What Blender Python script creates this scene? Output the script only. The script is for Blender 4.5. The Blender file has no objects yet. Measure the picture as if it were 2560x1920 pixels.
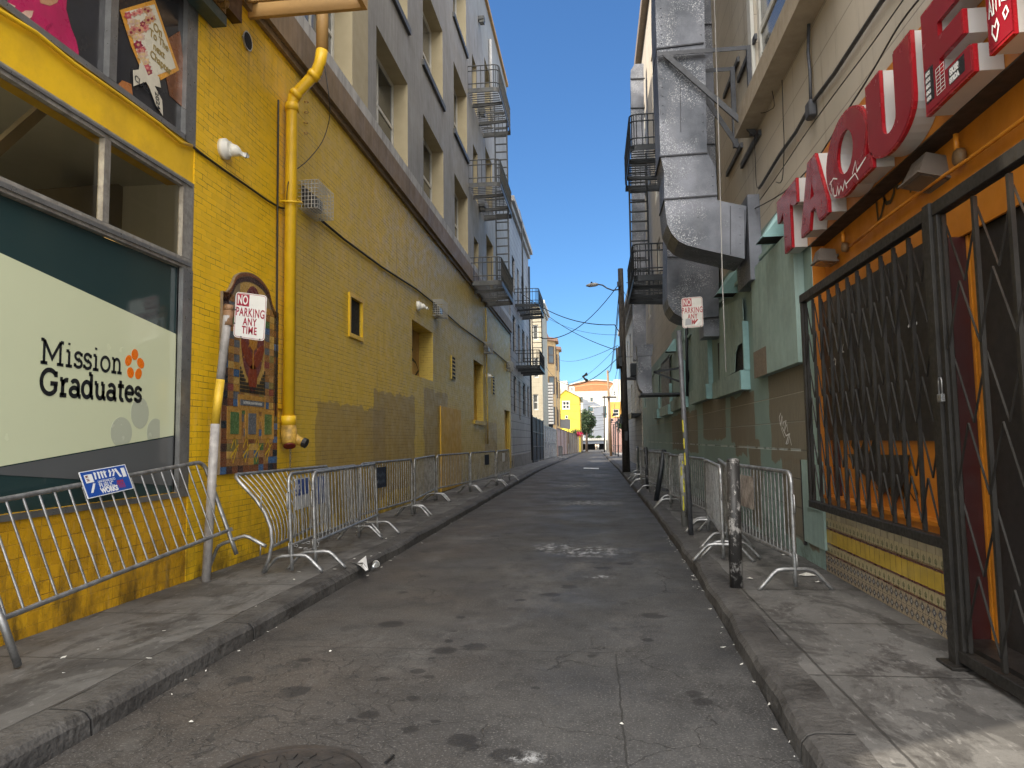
import bpy, bmesh, math, random
from mathutils import Vector, Matrix
rnd = random.Random(7)
C = bpy.context.scene.collection
scene = bpy.context.scene
rad = math.radians
# ------------------------------------------------------------------ camera
FPX = 1775.0; ROLL = .014; PITCH = math.atan(139.9/1775); YAW = math.atan(204/math.hypot(1775, 139.9)); EYE = 1.55
cam = bpy.data.cameras.new("camera"); camo = bpy.data.objects.new("camera", cam); C.objects.link(camo)
cam.sensor_width = 36; cam.lens = 36*FPX/2560; cam.clip_end = 3000; cam.clip_start = .05
camo.matrix_world = (Matrix.Translation((0, 0, EYE)) @ Matrix.Rotation(YAW, 4, 'Z') @
                     Matrix.Rotation(math.pi/2+PITCH, 4, 'X') @ Matrix.Rotation(-ROLL, 4, 'Z'))
scene.camera = camo
# ------------------------------------------------------------------ light
SUN_EL = 38; SUNH = Vector((-.9, -.437, 0)).normalized()
sdir = Vector((SUNH.x*math.cos(rad(SUN_EL)), SUNH.y*math.cos(rad(SUN_EL)), math.sin(rad(SUN_EL))))
world = bpy.data.worlds.new("World"); scene.world = world; world.use_nodes = True
wn = world.node_tree; wn.nodes.clear()
wo = wn.nodes.new('ShaderNodeOutputWorld'); bg = wn.nodes.new('ShaderNodeBackground')
sky = wn.nodes.new('ShaderNodeTexSky'); sky.sky_type = 'NISHITA'; sky.sun_disc = False
sky.sun_elevation = rad(SUN_EL); sky.sun_rotation = math.atan2(sdir.x, sdir.y)
sky.air_density = 1.0; sky.dust_density = .0; sky.ozone_density = 3
bg.inputs[1].default_value = .124
wn.links.new(sky.outputs[0], bg.inputs[0])
# bright cloud added as unseen fill light overhead and behind the street mouth, open blue up the alley
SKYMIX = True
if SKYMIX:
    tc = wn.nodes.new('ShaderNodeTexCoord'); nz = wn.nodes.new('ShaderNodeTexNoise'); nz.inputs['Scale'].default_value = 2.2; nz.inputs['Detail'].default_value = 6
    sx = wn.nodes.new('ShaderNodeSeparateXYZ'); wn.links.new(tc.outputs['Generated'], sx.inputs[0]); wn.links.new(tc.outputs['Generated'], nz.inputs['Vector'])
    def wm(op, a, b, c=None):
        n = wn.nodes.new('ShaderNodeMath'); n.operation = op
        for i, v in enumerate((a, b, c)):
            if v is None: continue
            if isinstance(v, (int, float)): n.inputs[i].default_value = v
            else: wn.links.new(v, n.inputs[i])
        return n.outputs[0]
    # cover = the added fill cloud where the direction is well above or behind
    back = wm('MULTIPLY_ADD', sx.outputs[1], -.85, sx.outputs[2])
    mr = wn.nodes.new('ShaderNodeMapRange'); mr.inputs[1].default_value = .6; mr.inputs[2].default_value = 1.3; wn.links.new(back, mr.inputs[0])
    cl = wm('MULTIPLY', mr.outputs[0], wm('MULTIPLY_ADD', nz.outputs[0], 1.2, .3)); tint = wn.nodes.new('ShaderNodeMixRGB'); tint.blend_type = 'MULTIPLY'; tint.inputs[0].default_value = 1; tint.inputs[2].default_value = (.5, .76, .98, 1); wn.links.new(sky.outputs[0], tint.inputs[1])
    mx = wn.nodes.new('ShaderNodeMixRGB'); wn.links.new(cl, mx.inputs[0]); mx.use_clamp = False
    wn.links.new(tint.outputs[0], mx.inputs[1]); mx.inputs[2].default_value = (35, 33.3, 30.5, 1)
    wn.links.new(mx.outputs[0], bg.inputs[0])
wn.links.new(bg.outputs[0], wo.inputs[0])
sl = bpy.data.lights.new("sun", 'SUN'); sl.energy = 5; sl.angle = rad(.5); sl.color = (1, .9, .74)
so = bpy.data.objects.new("sun", sl); C.objects.link(so); so.location = (-20, -20, 40)
so.rotation_euler = (-sdir).to_track_quat('-Z', 'Y').to_euler()
scene.view_settings.view_transform = 'Standard'; scene.view_settings.look = 'None'
scene.view_settings.exposure = .72; scene.view_settings.gamma = 1; scene.view_settings.use_curve_mapping = False
# ------------------------------------------------------------------ pixel <-> place (survey of the photograph onto real planes)
def ray(px, py):
    x = px-1280; y = py-960; c, s = math.cos(ROLL), math.sin(ROLL)
    a = x*c-y*s; b = x*s+y*c
    up = -b*math.cos(PITCH)+FPX*math.sin(PITCH); fw = FPX*math.cos(PITCH)+b*math.sin(PITCH)
    return (a*math.cos(YAW)-fw*math.sin(YAW), a*math.sin(YAW)+fw*math.cos(YAW), up)
def pX(px, py, X):
    r = ray(px, py); t = X/r[0]; return Vector((X, r[1]*t, EYE+r[2]*t))
def pY(px, py, Y):
    r = ray(px, py); t = Y/r[1]; return Vector((r[0]*t, Y, EYE+r[2]*t))
def pZ(px, py, Z=.13):
    r = ray(px, py); t = (Z-EYE)/r[2]; return Vector((r[0]*t, r[1]*t, Z))
XL = -4.25; XR = 2.40
def uv(px, py, X=XL): p = pX(px, py, X); return p.y, p.z
# ------------------------------------------------------------------ materials
def rgb(r, g, b):
    f = lambda v: (v/255/12.92) if v/255 <= .04045 else ((v/255+.055)/1.055)**2.4
    return (f(r), f(g), f(b), 1)
class NT:
    def __init__(s, name):
        s.m = bpy.data.materials.new(name); s.m.use_nodes = True; s.t = s.m.node_tree
        s.b = s.t.nodes['Principled BSDF']; s.out = s.t.nodes['Material Output']
        g = s.t.nodes.new('ShaderNodeNewGeometry'); s.pos = g.outputs['Position']
        sp = s.t.nodes.new('ShaderNodeSeparateXYZ'); s.t.links.new(s.pos, sp.inputs[0]); s.x, s.y, s.z = sp.outputs
    def put(s, sock, v):
        if isinstance(v, (int, float)):
            sock.default_value = v if sock.type == 'VALUE' else (v, v, v, 1) if sock.type == 'RGBA' else (v, v, v)
        elif isinstance(v, (tuple, list)): sock.default_value = tuple(v) if len(v) != 3 or sock.type == 'VECTOR' else (*v, 1)
        else: s.t.links.new(v, sock)
    def math(s, op, a, b=0, c=0, clamp=False):
        n = s.t.nodes.new('ShaderNodeMath'); n.operation = op; n.use_clamp = clamp
        s.put(n.inputs[0], a); s.put(n.inputs[1], b); s.put(n.inputs[2], c); return n.outputs[0]
    def comb(s, x, y, z):
        n = s.t.nodes.new('ShaderNodeCombineXYZ'); s.put(n.inputs[0], x); s.put(n.inputs[1], y); s.put(n.inputs[2], z); return n.outputs[0]
    def noise(s, scale, vec=None, detail=4, rough=.55, dist=0):
        n = s.t.nodes.new('ShaderNodeTexNoise'); n.inputs['Scale'].default_value = scale; n.inputs['Detail'].default_value = detail
        n.inputs['Roughness'].default_value = rough; n.inputs['Distortion'].default_value = dist
        s.t.links.new(vec or s.pos, n.inputs['Vector']); return n.outputs[0]
    def voro(s, scale, vec=None, feature='F1', out='Distance', rnd_=1):
        n = s.t.nodes.new('ShaderNodeTexVoronoi'); n.feature = feature; n.inputs['Scale'].default_value = scale
        n.inputs['Randomness'].default_value = rnd_; s.t.links.new(vec or s.pos, n.inputs['Vector']); return n.outputs[out]
    def map(s, v, a, b, c=0, d=1):
        n = s.t.nodes.new('ShaderNodeMapRange'); s.put(n.inputs[0], v)
        for i, q in enumerate((a, b, c, d)): s.put(n.inputs[i+1], q)
        return n.outputs[0]
    def mix(s, f, a, b, mode='MIX'):
        n = s.t.nodes.new('ShaderNodeMixRGB'); n.blend_type = mode; s.put(n.inputs[0], f); s.put(n.inputs[1], a); s.put(n.inputs[2], b); return n.outputs[0]
    def bump(s, h, strength=.3, dist=.01, normal=None):
        n = s.t.nodes.new('ShaderNodeBump'); n.inputs['Strength'].default_value = strength; n.inputs['Distance'].default_value = dist
        s.put(n.inputs['Height'], h)
        if normal: s.t.links.new(normal, n.inputs['Normal'])
        s.t.links.new(n.outputs[0], s.b.inputs['Normal']); return n.outputs[0]
    def set(s, col=None, rough=None, metal=None, spec=None):
        if col is not None: s.put(s.b.inputs['Base Color'], col)
        if rough is not None: s.put(s.b.inputs['Roughness'], rough)
        if metal is not None: s.put(s.b.inputs['Metallic'], metal)
        if spec is not None: s.put(s.b.inputs['Specular IOR Level'], spec)
        return s.m
    def boxmask(s, a, b, a0, a1, b0, b1, soft=.03):
        # 1 inside the box a0..a1 x b0..b1 of coordinates a,b
        da = s.math('MINIMUM', s.math('SUBTRACT', a, a0), s.math('SUBTRACT', a1, a))
        db = s.math('MINIMUM', s.math('SUBTRACT', b, b0), s.math('SUBTRACT', b1, b))
        return s.map(s.math('MINIMUM', da, db), 0, soft)
def paint(name, c, rough=.6, var=.25, scale=2.5, bump=.15, metal=0, dirt=None, damt=.5, streak=False, fine=60):
    """painted or plain surface: two tones of noise, optional dirt in patches or runs, fine bump"""
    n = NT(name); c = Vector(c[:3])
    a = tuple(c*(1+var*.5)); b = tuple(c*(1-var*.7))
    col = n.mix(n.map(n.noise(scale, detail=7, rough=.65), .35, .65), a+(1,), b+(1,))
    if dirt:
        vec = n.comb(n.math('MULTIPLY', n.x, 5), n.math('MULTIPLY', n.y, 5), n.math('MULTIPLY', n.z, .35)) if streak else None
        m = n.map(n.noise(1.6, vec, detail=8, rough=.7), .48, .72, 0, damt)
        col = n.mix(m, col, tuple(dirt[:3])+(1,))
    n.bump(n.noise(fine, detail=3), bump, .004)
    return n.set(col, n.map(n.noise(scale*4), .3, .7, max(rough-.12, .03), min(rough+.12, 1)), metal)
def flat(name, c, rough=.5, metal=0, var=.12):
    return paint(name, c, rough, var, 6, .05, metal)
def emit(name, c, e):
    n = NT(name); n.put(n.b.inputs['Emission Color'], c); n.b.inputs['Emission Strength'].default_value = e; return n.set(c, .5)
def glassy(name, c, rough=.06):
    n = NT(name)
    n.bump(n.noise(1.3, detail=1), .05, .02)
    return n.set(n.mix(n.map(n.noise(.8), .35, .65), tuple(c)+(1,) if len(c) == 3 else c, tuple(Vector(c[:3])*.6)+(1,)), rough, 0, .6)
# ------------------------------------------------------------------ mesh builder
class MB:
    def __init__(s): s.v = []; s.f = []; s.mi = []
    def poly(s, pts, m=0):
        i = len(s.v); s.v += [tuple(p) for p in pts]; s.f.append(tuple(range(i, i+len(pts)))); s.mi.append(m); return s
    def prism(s, pts, off, m=0):
        """closed prism: polygon pts swept by vector off"""
        off = Vector(off); a = [Vector(p) for p in pts]; b = [p+off for p in a]; n = len(a); i = len(s.v)
        s.v += [tuple(p) for p in a+b]
        s.f += [tuple(range(i, i+n)), tuple(range(i+2*n-1, i+n-1, -1))]
        s.f += [(i+k, i+(k+1) % n, i+n+(k+1) % n, i+n+k) for k in range(n)]; s.mi += [m]*(n+2); return s
    def box(s, x0, y0, z0, x1, y1, z1, m=0):
        return s.prism([(x0, y0, z0), (x1, y0, z0), (x1, y1, z0), (x0, y1, z0)], (0, 0, z1-z0), m)
    def bar(s, a, b, w, h, m=0, up=(0, 0, 1)):
        a = Vector(a); b = Vector(b); d = (b-a); L = d.length
        if L < 1e-6: return s
        d /= L; up = Vector(up)
        if abs(d.dot(up)) > .95: up = Vector((1, 0, 0))
        sd = d.cross(up).normalized()*(w/2); u = sd.cross(d).normalized()*(h/2)
        return s.prism([a-sd-u, a+sd-u, a+sd+u, a-sd+u], b-a, m)
    def tube(s, pts, r, n=8, m=0, cap=True):
        pts = [Vector(p) for p in pts]; N = len(pts); r = r if isinstance(r, (list, tuple)) else [r]*N
        t0 = (pts[1]-pts[0]).normalized(); ref = Vector((0, 0, 1)) if abs(t0.z) < .9 else Vector((1, 0, 0))
        u = t0.cross(ref).normalized(); i0 = len(s.v)
        for k in range(N):
            t = ((pts[min(k+1, N-1)]-pts[k]).normalized()+(pts[k]-pts[max(k-1, 0)]).normalized())
            t = t.normalized() if t.length > 1e-6 else t0
            u = (u-t*u.dot(t)).normalized(); w = t.cross(u)
            s.v += [tuple(pts[k]+(u*math.cos(2*math.pi*j/n)+w*math.sin(2*math.pi*j/n))*r[k]) for j in range(n)]
        for k in range(N-1):
            a = i0+k*n; b = a+n
            s.f += [(a+j, a+(j+1) % n, b+(j+1) % n, b+j) for j in range(n)]; s.mi += [m]*n
        if cap: s.f += [tuple(range(i0+n-1, i0-1, -1)), tuple(range(i0+(N-1)*n, i0+N*n))]; s.mi += [m]*2
        return s
    def lathe(s, o, axis, prof, n=16, m=0):
        """prof = [(distance along axis, radius)]"""
        o = Vector(o); axis = Vector(axis).normalized()
        return s.tube([o+axis*d+axis*1e-5*i for i, (d, r) in enumerate(prof)], [max(r, 1e-4) for d, r in prof], n, m)
    def ribbon(s, pts, w, P, t=.003, m=0):
        """brush stroke through 2D pts, width w; P maps (x, y, depth) to space"""
        pts = [Vector((p[0], p[1])) for p in pts]; N = len(pts); L = []; R = []
        for k in range(N):
            d = pts[min(k+1, N-1)]-pts[max(k-1, 0)]
            if d.length < 1e-9: d = Vector((1, 0))
            d.normalize(); nrm = Vector((-d.y, d.x))
            if 0 < k < N-1:
                d1 = (pts[k]-pts[k-1]).normalized(); cs = max(abs(Vector((-d1.y, d1.x)).dot(nrm)), .5); q = w/2/cs
            else: q = w/2
            L.append(pts[k]+nrm*q); R.append(pts[k]-nrm*q)
        for k in range(N-1):
            s.poly([P(L[k].x, L[k].y, t), P(R[k].x, R[k].y, t), P(R[k+1].x, R[k+1].y, t), P(L[k+1].x, L[k+1].y, t)], m)
        return s
    def add2d(s, me, P, m=0):
        i = len(s.v); s.v += [tuple(P(v.co.x, v.co.y, v.co.z)) for v in me.vertices]
        for p in me.polygons: s.f.append(tuple(i+k for k in p.vertices)); s.mi.append(m)
        return s
    def build(s, name, mats, parent=None, local=False, smooth=False, bevel=0, xf=None):
        me = bpy.data.meshes.new(name); v = s.v
        if xf: v = [tuple(xf(Vector(p))) for p in v]
        if parent is not None and not local:
            l = parent.location; v = [(p[0]-l.x, p[1]-l.y, p[2]-l.z) for p in v]
        me.from_pydata(v, [], s.f)
        mats = mats if isinstance(mats, (list, tuple)) else [mats]
        for m in mats: me.materials.append(m)
        me.polygons.foreach_set('material_index', s.mi)
        if smooth: me.polygons.foreach_set('use_smooth', [len(p.vertices) == 4 for p in me.polygons])
        bm = bmesh.new(); bm.from_mesh(me); bmesh.ops.recalc_face_normals(bm, faces=bm.faces)
        if bevel: bmesh.ops.bevel(bm, geom=[e for e in bm.edges], offset=bevel, segments=1, affect='EDGES')
        bm.to_mesh(me); bm.free(); me.update()
        o = bpy.data.objects.new(name, me); C.objects.link(o)
        if parent is not None: o.parent = parent
        return o
def tag(o, label=None, cat=None, group=None, kind=None):
    if label: o['label'] = label
    if cat: o['category'] = cat
    if group: o['group'] = group
    if kind: o['kind'] = kind
    return o
def thing(name, label, cat, loc=(0, 0, 0), group=None):
    o = bpy.data.objects.new(name, None); C.objects.link(o); o.location = loc; o.empty_display_size = .2
    return tag(o, label, cat, group)
def dup(root, loc=None, label=None, mat=None):
    r = root.copy(); C.objects.link(r)
    if label: r['label'] = label
    if loc: r.location = loc
    for ch in list(root.children):
        c = ch.copy(); C.objects.link(c); c.parent = r
        for g in list(ch.children):
            d = g.copy(); C.objects.link(d); d.parent = c
    return r
def curve_mesh(loops, extrude):
    cu = bpy.data.curves.new('c', 'CURVE'); cu.dimensions = '2D'; cu.fill_mode = 'BOTH'; cu.extrude = extrude
    for lp in loops:
        sp = cu.splines.new('POLY'); sp.points.add(len(lp)-1); sp.use_cyclic_u = True
        for i, p in enumerate(lp): sp.points[i].co = (p[0], p[1], 0, 1)
    o = bpy.data.objects.new('c', cu); me = bpy.data.meshes.new_from_object(o); bpy.data.objects.remove(o); bpy.data.curves.remove(cu); return me
def text_mesh(txt, size, extrude=.0015, weight=0, align='LEFT', sx=1.0, space=1.0):
    cu = bpy.data.curves.new('t', 'FONT'); cu.body = txt; cu.size = size; cu.extrude = extrude; cu.offset = weight; cu.align_x = align; cu.space_character = space
    o = bpy.data.objects.new('t', cu); me = bpy.data.meshes.new_from_object(o); bpy.data.objects.remove(o); bpy.data.curves.remove(cu)
    for v in me.vertices: v.co.x *= sx
    return me
def facade(mb, P, u0, u1, v0, v1, holes, depth=.3, mw=0, mj=1, back=None):
    """wall sheet in coordinates (u, v, d) with rectangular openings and their reveals"""
    us = sorted({u0, u1, *[h[0] for h in holes], *[h[1] for h in holes]}); vs = sorted({v0, v1, *[h[2] for h in holes], *[h[3] for h in holes]})
    us = [u for u in us if u0 <= u <= u1]; vs = [v for v in vs if v0 <= v <= v1]
    for a, b in zip(us, us[1:]):
        for c, d in zip(vs, vs[1:]):
            mu, mv = (a+b)/2, (c+d)/2
            if any(h[0] < mu < h[1] and h[2] < mv < h[3] for h in holes): continue
            mb.poly([P(a, c, 0), P(b, c, 0), P(b, d, 0), P(a, d, 0)], mw)
    for h in holes:
        a, b, c, d = h[:4]; dp = h[4] if len(h) > 4 else depth
        for q in ([(a, c), (a, d)], [(b, d), (b, c)], [(a, d), (b, d)], [(b, c), (a, c)]):
            (p1, q1), (p2, q2) = q
            mb.poly([P(p1, q1, 0), P(p2, q2, 0), P(p2, q2, -dp), P(p1, q1, -dp)], mj)
        if back is not None: mb.poly([P(a, c, -dp), P(b, c, -dp), P(b, d, -dp), P(a, d, -dp)], back)
def PLd(u, v, d): return Vector((XL+d, u, v))
def PRd(u, v, d): return Vector((XR-d, u, v))
def boxP(mb, P, u0, u1, v0, v1, d0, d1, m=0):
    c = [P(u0, v0, d0), P(u1, v0, d0), P(u1, v1, d0), P(u0, v1, d0)]
    return mb.prism(c, P(u0, v0, d1)-P(u0, v0, d0), m)
def window(parent, P, u0, u1, v0, v1, d, frame, pane, fw=.06, rails=(.5,), mull=(), sill=None, name='window', label=None, th=.05):
    """framed window as a part with its pane as sub-part; d is the depth of its plane"""
    m = MB()
    boxP(m, P, u0, u0+fw, v0, v1, d-th, d); boxP(m, P, u1-fw, u1, v0, v1, d-th, d)
    boxP(m, P, u0+fw, u1-fw, v1-fw, v1, d-th, d); boxP(m, P, u0+fw, u1-fw, v0, v0+fw*1.3, d-th, d)
    for r in rails: v = v0+(v1-v0)*r; boxP(m, P, u0+fw, u1-fw, v-fw*.4, v+fw*.4, d-th, d-.008)
    for r in mull: u = u0+(u1-u0)*r; boxP(m, P, u-fw*.4, u+fw*.4, v0+fw*1.3, v1-fw, d-th, d-.012)
    if sill: boxP(m, P, u0-.08, u1+.08, v0-.09, v0-.002, d-th, d+sill)
    o = m.build(name, frame, parent)
    if label: o['label'] = label
    g = MB(); e = .003
    g.poly([P(u0+fw-e, v0+fw, d-th*.6), P(u1-fw+e, v0+fw, d-th*.6), P(u1-fw+e, v1-fw+e, d-th*.6), P(u0+fw-e, v1-fw+e, d-th*.6)])
    q = g.build('pane', pane, parent); q.parent = o      # o sits at the parent's origin
    return o
def zg(Y): return 0 if Y < 35 else -(Y-35)*.0095
# ------------------------------------------------------------------ shared materials
def mat_asphalt():
    n = NT('asphalt')
    base = n.mix(n.map(n.noise(.45, detail=8, rough=.7), .35, .65), (.030, .0295, .030, 1), (.070, .0685, .067, 1))
    brown = n.math('MULTIPLY', n.map(n.x, -.2, -2.4, 0, 1), n.map(n.noise(.8, detail=6), .35, .6, .3, 1))
    base = n.mix(n.math('MULTIPLY', brown, .6), base, (.085, .066, .050, 1))
    tar = n.map(n.noise(.22, n.comb(n.math('MULTIPLY', n.x, 3.5), n.y, 0), detail=5), .5, .7, 0, .55)
    base = n.mix(tar, base, (.034, .034, .036, 1))
    base = n.mix(n.map(n.noise(2.6, detail=9, rough=.8), .5, .62, 0, .6), base, (.020, .019, .018, 1)); base = n.mix(n.map(n.noise(1.1, n.comb(n.x, n.math('MULTIPLY', n.y, .5), 3.3), detail=8, rough=.75), .52, .68, 0, .45), base, (.15, .145, .14, 1))
    edge = n.math('MULTIPLY', n.map(n.math('MAXIMUM', n.map(n.x, -2.1, -2.7), n.map(n.x, .6, 1.0)), 0, 1), n.map(n.noise(1.6, detail=8, rough=.75), .36, .58)); base = n.mix(n.math('MULTIPLY', edge, .6), base, (.018, .016, .015, 1))
    # fine stone fleck
    sp = n.voro(110, out='Color'); fl = n.map(n.noise(75, detail=3), .56, .70, 0, 1)
    base = n.mix(n.math('MULTIPLY', fl, .6), base, (.22, .215, .205, 1))
    base = n.mix(n.map(n.noise(48, detail=2), .45, .3, 0, .6), base, (.028, .027, .027, 1))
    # oil drops and gum
    vd = n.voro(1.9, n.comb(n.math('ADD', n.x, n.math('MULTIPLY', n.noise(9, detail=4), .22)), n.math('MULTIPLY', n.y, .9), 0))
    vc = n.voro(1.9, n.comb(n.math('ADD', n.x, n.math('MULTIPLY', n.noise(9, detail=4), .22)), n.math('MULTIPLY', n.y, .9), 0), out='Color')
    drop = n.math('MULTIPLY', n.map(vd, .20, .16), n.map(n.noise(.9, detail=2), .5, .56))
    base = n.mix(n.math('MULTIPLY', drop, .8), base, (.022, .021, .021, 1))
    sx_ = n.math('ADD', n.x, n.math('MULTIPLY', n.math('SUBTRACT', n.noise(16, detail=5, rough=.7), .5), .10)); sy_ = n.math('ADD', n.y, n.math('MULTIPLY', n.math('SUBTRACT', n.noise(13, detail=5, rough=.7), .5), .12)); spots = 0
    for (px_, py_, r_) in ((1113, 1626, .10), (1135, 1578, .035), (1121, 1603, .045), (1034, 1746, .055), (1071, 1692, .045), (1045, 1678, .06), (925, 1786, .07), (1027, 1823, .055), (1087, 1804, .035), (1154, 1850, .09), (1180, 1868, .05), (1757, 1755, .07), (1735, 1735, .06), (1151, 1543, .05), (957, 1698, .05), (1265, 1889, .09), (880, 1800, .03), (1080, 1645, .03), (1300, 1500, .06), (980, 1560, .12), (1480, 1640, .04), (760, 1650, .06), (1340, 1720, .03), (1620, 1600, .05)):
        q = pZ(px_, py_, 0); dx = n.math('SUBTRACT', sx_, q.x); dy = n.math('SUBTRACT', sy_, q.y); spots = n.math('MAXIMUM', spots, n.map(n.math('SQRT', n.math('ADD', n.math('MULTIPLY', dx, dx), n.math('MULTIPLY', dy, dy))), r_*1.0, r_*.78))
    base = n.mix(n.math('MULTIPLY', spots, .68), base, (.012, .011, .011, 1))
    vd2 = n.voro(7, detail_v(n)); base = n.mix(n.math('MULTIPLY', n.map(vd2, .13, .08), n.map(n.noise(1.7, detail=3), .48, .6, 0, .55)), base, (.026, .025, .025, 1))
    # old white spill down the middle
    w = n.math('MULTIPLY', n.map(n.noise(8, n.comb(n.math('MULTIPLY', n.x, 1.0), n.math('MULTIPLY', n.y, .8), 0), detail=9, rough=.8), .50, .57), 1)
    zone = 0
    for (cx, cy, rx, ry) in ((-.62, 10.4, .30, .45), (-.40, 10.0, .35, .25), (pZ(1500, 1442, 0).x, pZ(1500, 1442, 0).y, .16, .10), (pZ(1315, 1893, 0).x, pZ(1315, 1893, 0).y, .10, .07), (pZ(1485, 1385, 0).x, pZ(1485, 1385, 0).y, .12, .2), (-.2, 17.5, .8, .7), (-.7, 24, .7, .8), (.1, 31, .6, 1.2), (-.1, 10.0, .5, .5)):
        dx = n.math('DIVIDE', n.math('SUBTRACT', n.x, cx), rx); dy = n.math('DIVIDE', n.math('SUBTRACT', n.y, cy), ry)
        r = n.math('SQRT', n.math('ADD', n.math('MULTIPLY', dx, dx), n.math('MULTIPLY', dy, dy)))
        zone = n.math('MAXIMUM', n.map(r, 1.2, .35), zone)
    base = n.mix(n.math('MULTIPLY', n.math('MULTIPLY', w, zone), .62), base, (.46, .47, .48, 1))
    # cracks
    wp = n.comb(n.math('ADD', n.x, n.math('MULTIPLY', n.noise(2.3, detail=5), .7)), n.math('ADD', n.y, n.math('MULTIPLY', n.noise(1.9, detail=5), .7)), 0)
    cr = n.map(n.voro(.9, wp, 'DISTANCE_TO_EDGE'), .006, .001)
    cr2 = n.map(n.voro(5.5, wp, 'DISTANCE_TO_EDGE'), .03, .008)
    allig = n.math('MULTIPLY', cr2, n.math('MULTIPLY', n.map(n.x, -.6, -1.3), n.map(n.y, 6.2, 4.9)))
    cz = n.math('MULTIPLY', cr, n.map(n.noise(.35, detail=2), .45, .55))
    # long seams of a utility cut
    wob = n.math('MULTIPLY', n.math('SUBTRACT', n.noise(5, detail=6, rough=.7), .5), .05)
    seam = n.map(n.math('ABSOLUTE', n.math('SUBTRACT', n.math('ADD', n.x, wob), .12)), .007, .002)
    seam = n.math('MULTIPLY', seam, n.map(n.y, 5.35, 5.25))
    seam2 = n.math('MULTIPLY', n.map(n.math('ABSOLUTE', n.math('SUBTRACT', n.math('ADD', n.y, wob), 5.35)), .012, .004), n.map(n.x, .14, .1))
    crk = n.math('MAXIMUM', n.math('MAXIMUM', cz, n.math('MULTIPLY', allig, .8)), n.math('MAXIMUM', seam, n.math('MULTIPLY', seam2, .7)))
    base = n.mix(n.math('MULTIPLY', crk, .72), base, (.022, .021, .020, 1))
    h = n.math('SUBTRACT', n.math('MULTIPLY_ADD', n.noise(140, detail=3), .5, n.math('MULTIPLY', n.noise(14, detail=4), .5)), n.math('MULTIPLY', crk, 1.2))
    n.bump(h, .55, .012)
    return n.set(base, n.map(n.noise(1.2, detail=5), .3, .7, .55, .85), 0, .35)
def detail_v(n): return n.comb(n.math('ADD', n.x, n.math('MULTIPLY', n.noise(14, detail=3), .08)), n.y, 0)
def mat_pave(name, side):
    n = NT(name)
    base = n.mix(n.map(n.noise(.7, detail=9, rough=.7), .35, .65), (.066, .063, .060, 1), (.135, .13, .124, 1))
    st = n.map(n.noise(1.5, n.comb(n.math('MULTIPLY', n.x, 1.7), n.math('MULTIPLY', n.y, .8), 0), detail=8, rough=.75, dist=.6), .50, .60, 0, .75)
    base = n.mix(st, base, (.030, .027, .025, 1))
    st = n.map(n.noise(4.5, detail=8, rough=.75), .56, .66, 0, .5); base = n.mix(st, base, (.025, .021, .019, 1))
    gum = n.math('MULTIPLY', n.map(n.voro(5, detail_v(n)), .11, .07), n.map(n.noise(2.4), .45, .55, 0, .7))
    base = n.mix(gum, base, (.018, .017, .017, 1)); base = n.mix(n.map(n.noise(.9, n.comb(n.x, n.y, 5.1), detail=8, rough=.7), .50, .66, 0, .28), base, (.19, .185, .178, 1)); wet = n.map(n.noise(1.1, n.comb(n.math('MULTIPLY', n.x, 1.3), n.math('MULTIPLY', n.y, .7), 9.0), detail=7, rough=.65, dist=.8), .555, .575, 0, .5); base = n.mix(wet, base, (.028, .026, .025, 1))
    sc = n.math('MULTIPLY', n.map(n.noise(30, n.comb(n.x, n.math('MULTIPLY', n.y, .3), 0), detail=3), .60, .72), .35); base = n.mix(sc, base, (.30, .29, .28, 1))
    # flag joints
    fy = n.math('ABSOLUTE', n.math('SUBTRACT', n.math('FRACT', n.math('DIVIDE', n.math('ADD', n.y, .35), 1.22)), .5))
    j = n.map(n.math('SUBTRACT', .5, fy), .009, .003)
    jx = n.map(n.math('ABSOLUTE', n.math('SUBTRACT', n.math('ADD', n.x, n.math('MULTIPLY', n.noise(4), .02)), side)), .012, .004)
    j = n.math('MAXIMUM', j, jx)
    base = n.mix(n.math('MULTIPLY', j, .8), base, (.02, .018, .016, 1))
    n.bump(n.math('SUBTRACT', n.math('MULTIPLY_ADD', n.noise(90, detail=4), .35, n.math('MULTIPLY', n.noise(6, detail=6), .5)), n.math('MULTIPLY', j, .8)), .5, .012)
    return n.set(base, n.map(n.noise(2, detail=5), .3, .7, .5, .85), 0, .35)
def mat_kerb():
    n = NT('kerb_stone')
    base = n.mix(n.map(n.noise(1.4, detail=9, rough=.75), .35, .65), (.036, .033, .031, 1), (.095, .09, .085, 1))
    base = n.mix(n.map(n.noise(3, detail=8, rough=.8), .52, .62, 0, .7), base, (.018, .016, .014, 1))
    j = n.map(n.math('SUBTRACT', .5, n.math('ABSOLUTE', n.math('SUBTRACT', n.math('FRACT', n.math('DIVIDE', n.y, 1.83)), .5))), .006, .002)
    base = n.mix(n.math('MULTIPLY', j, .8), base, (.02, .02, .02, 1))
    n.bump(n.math('SUBTRACT', n.math('MULTIPLY_ADD', n.noise(22, detail=7), 1.0, 0), j), .7, .03)
    return n.set(base, .7, 0, .3)
M_asphalt = mat_asphalt(); M_paveL = mat_pave('pavement_left', -2.98); M_paveR = mat_pave('pavement_right', 1.35); M_kerb = mat_kerb()
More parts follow.
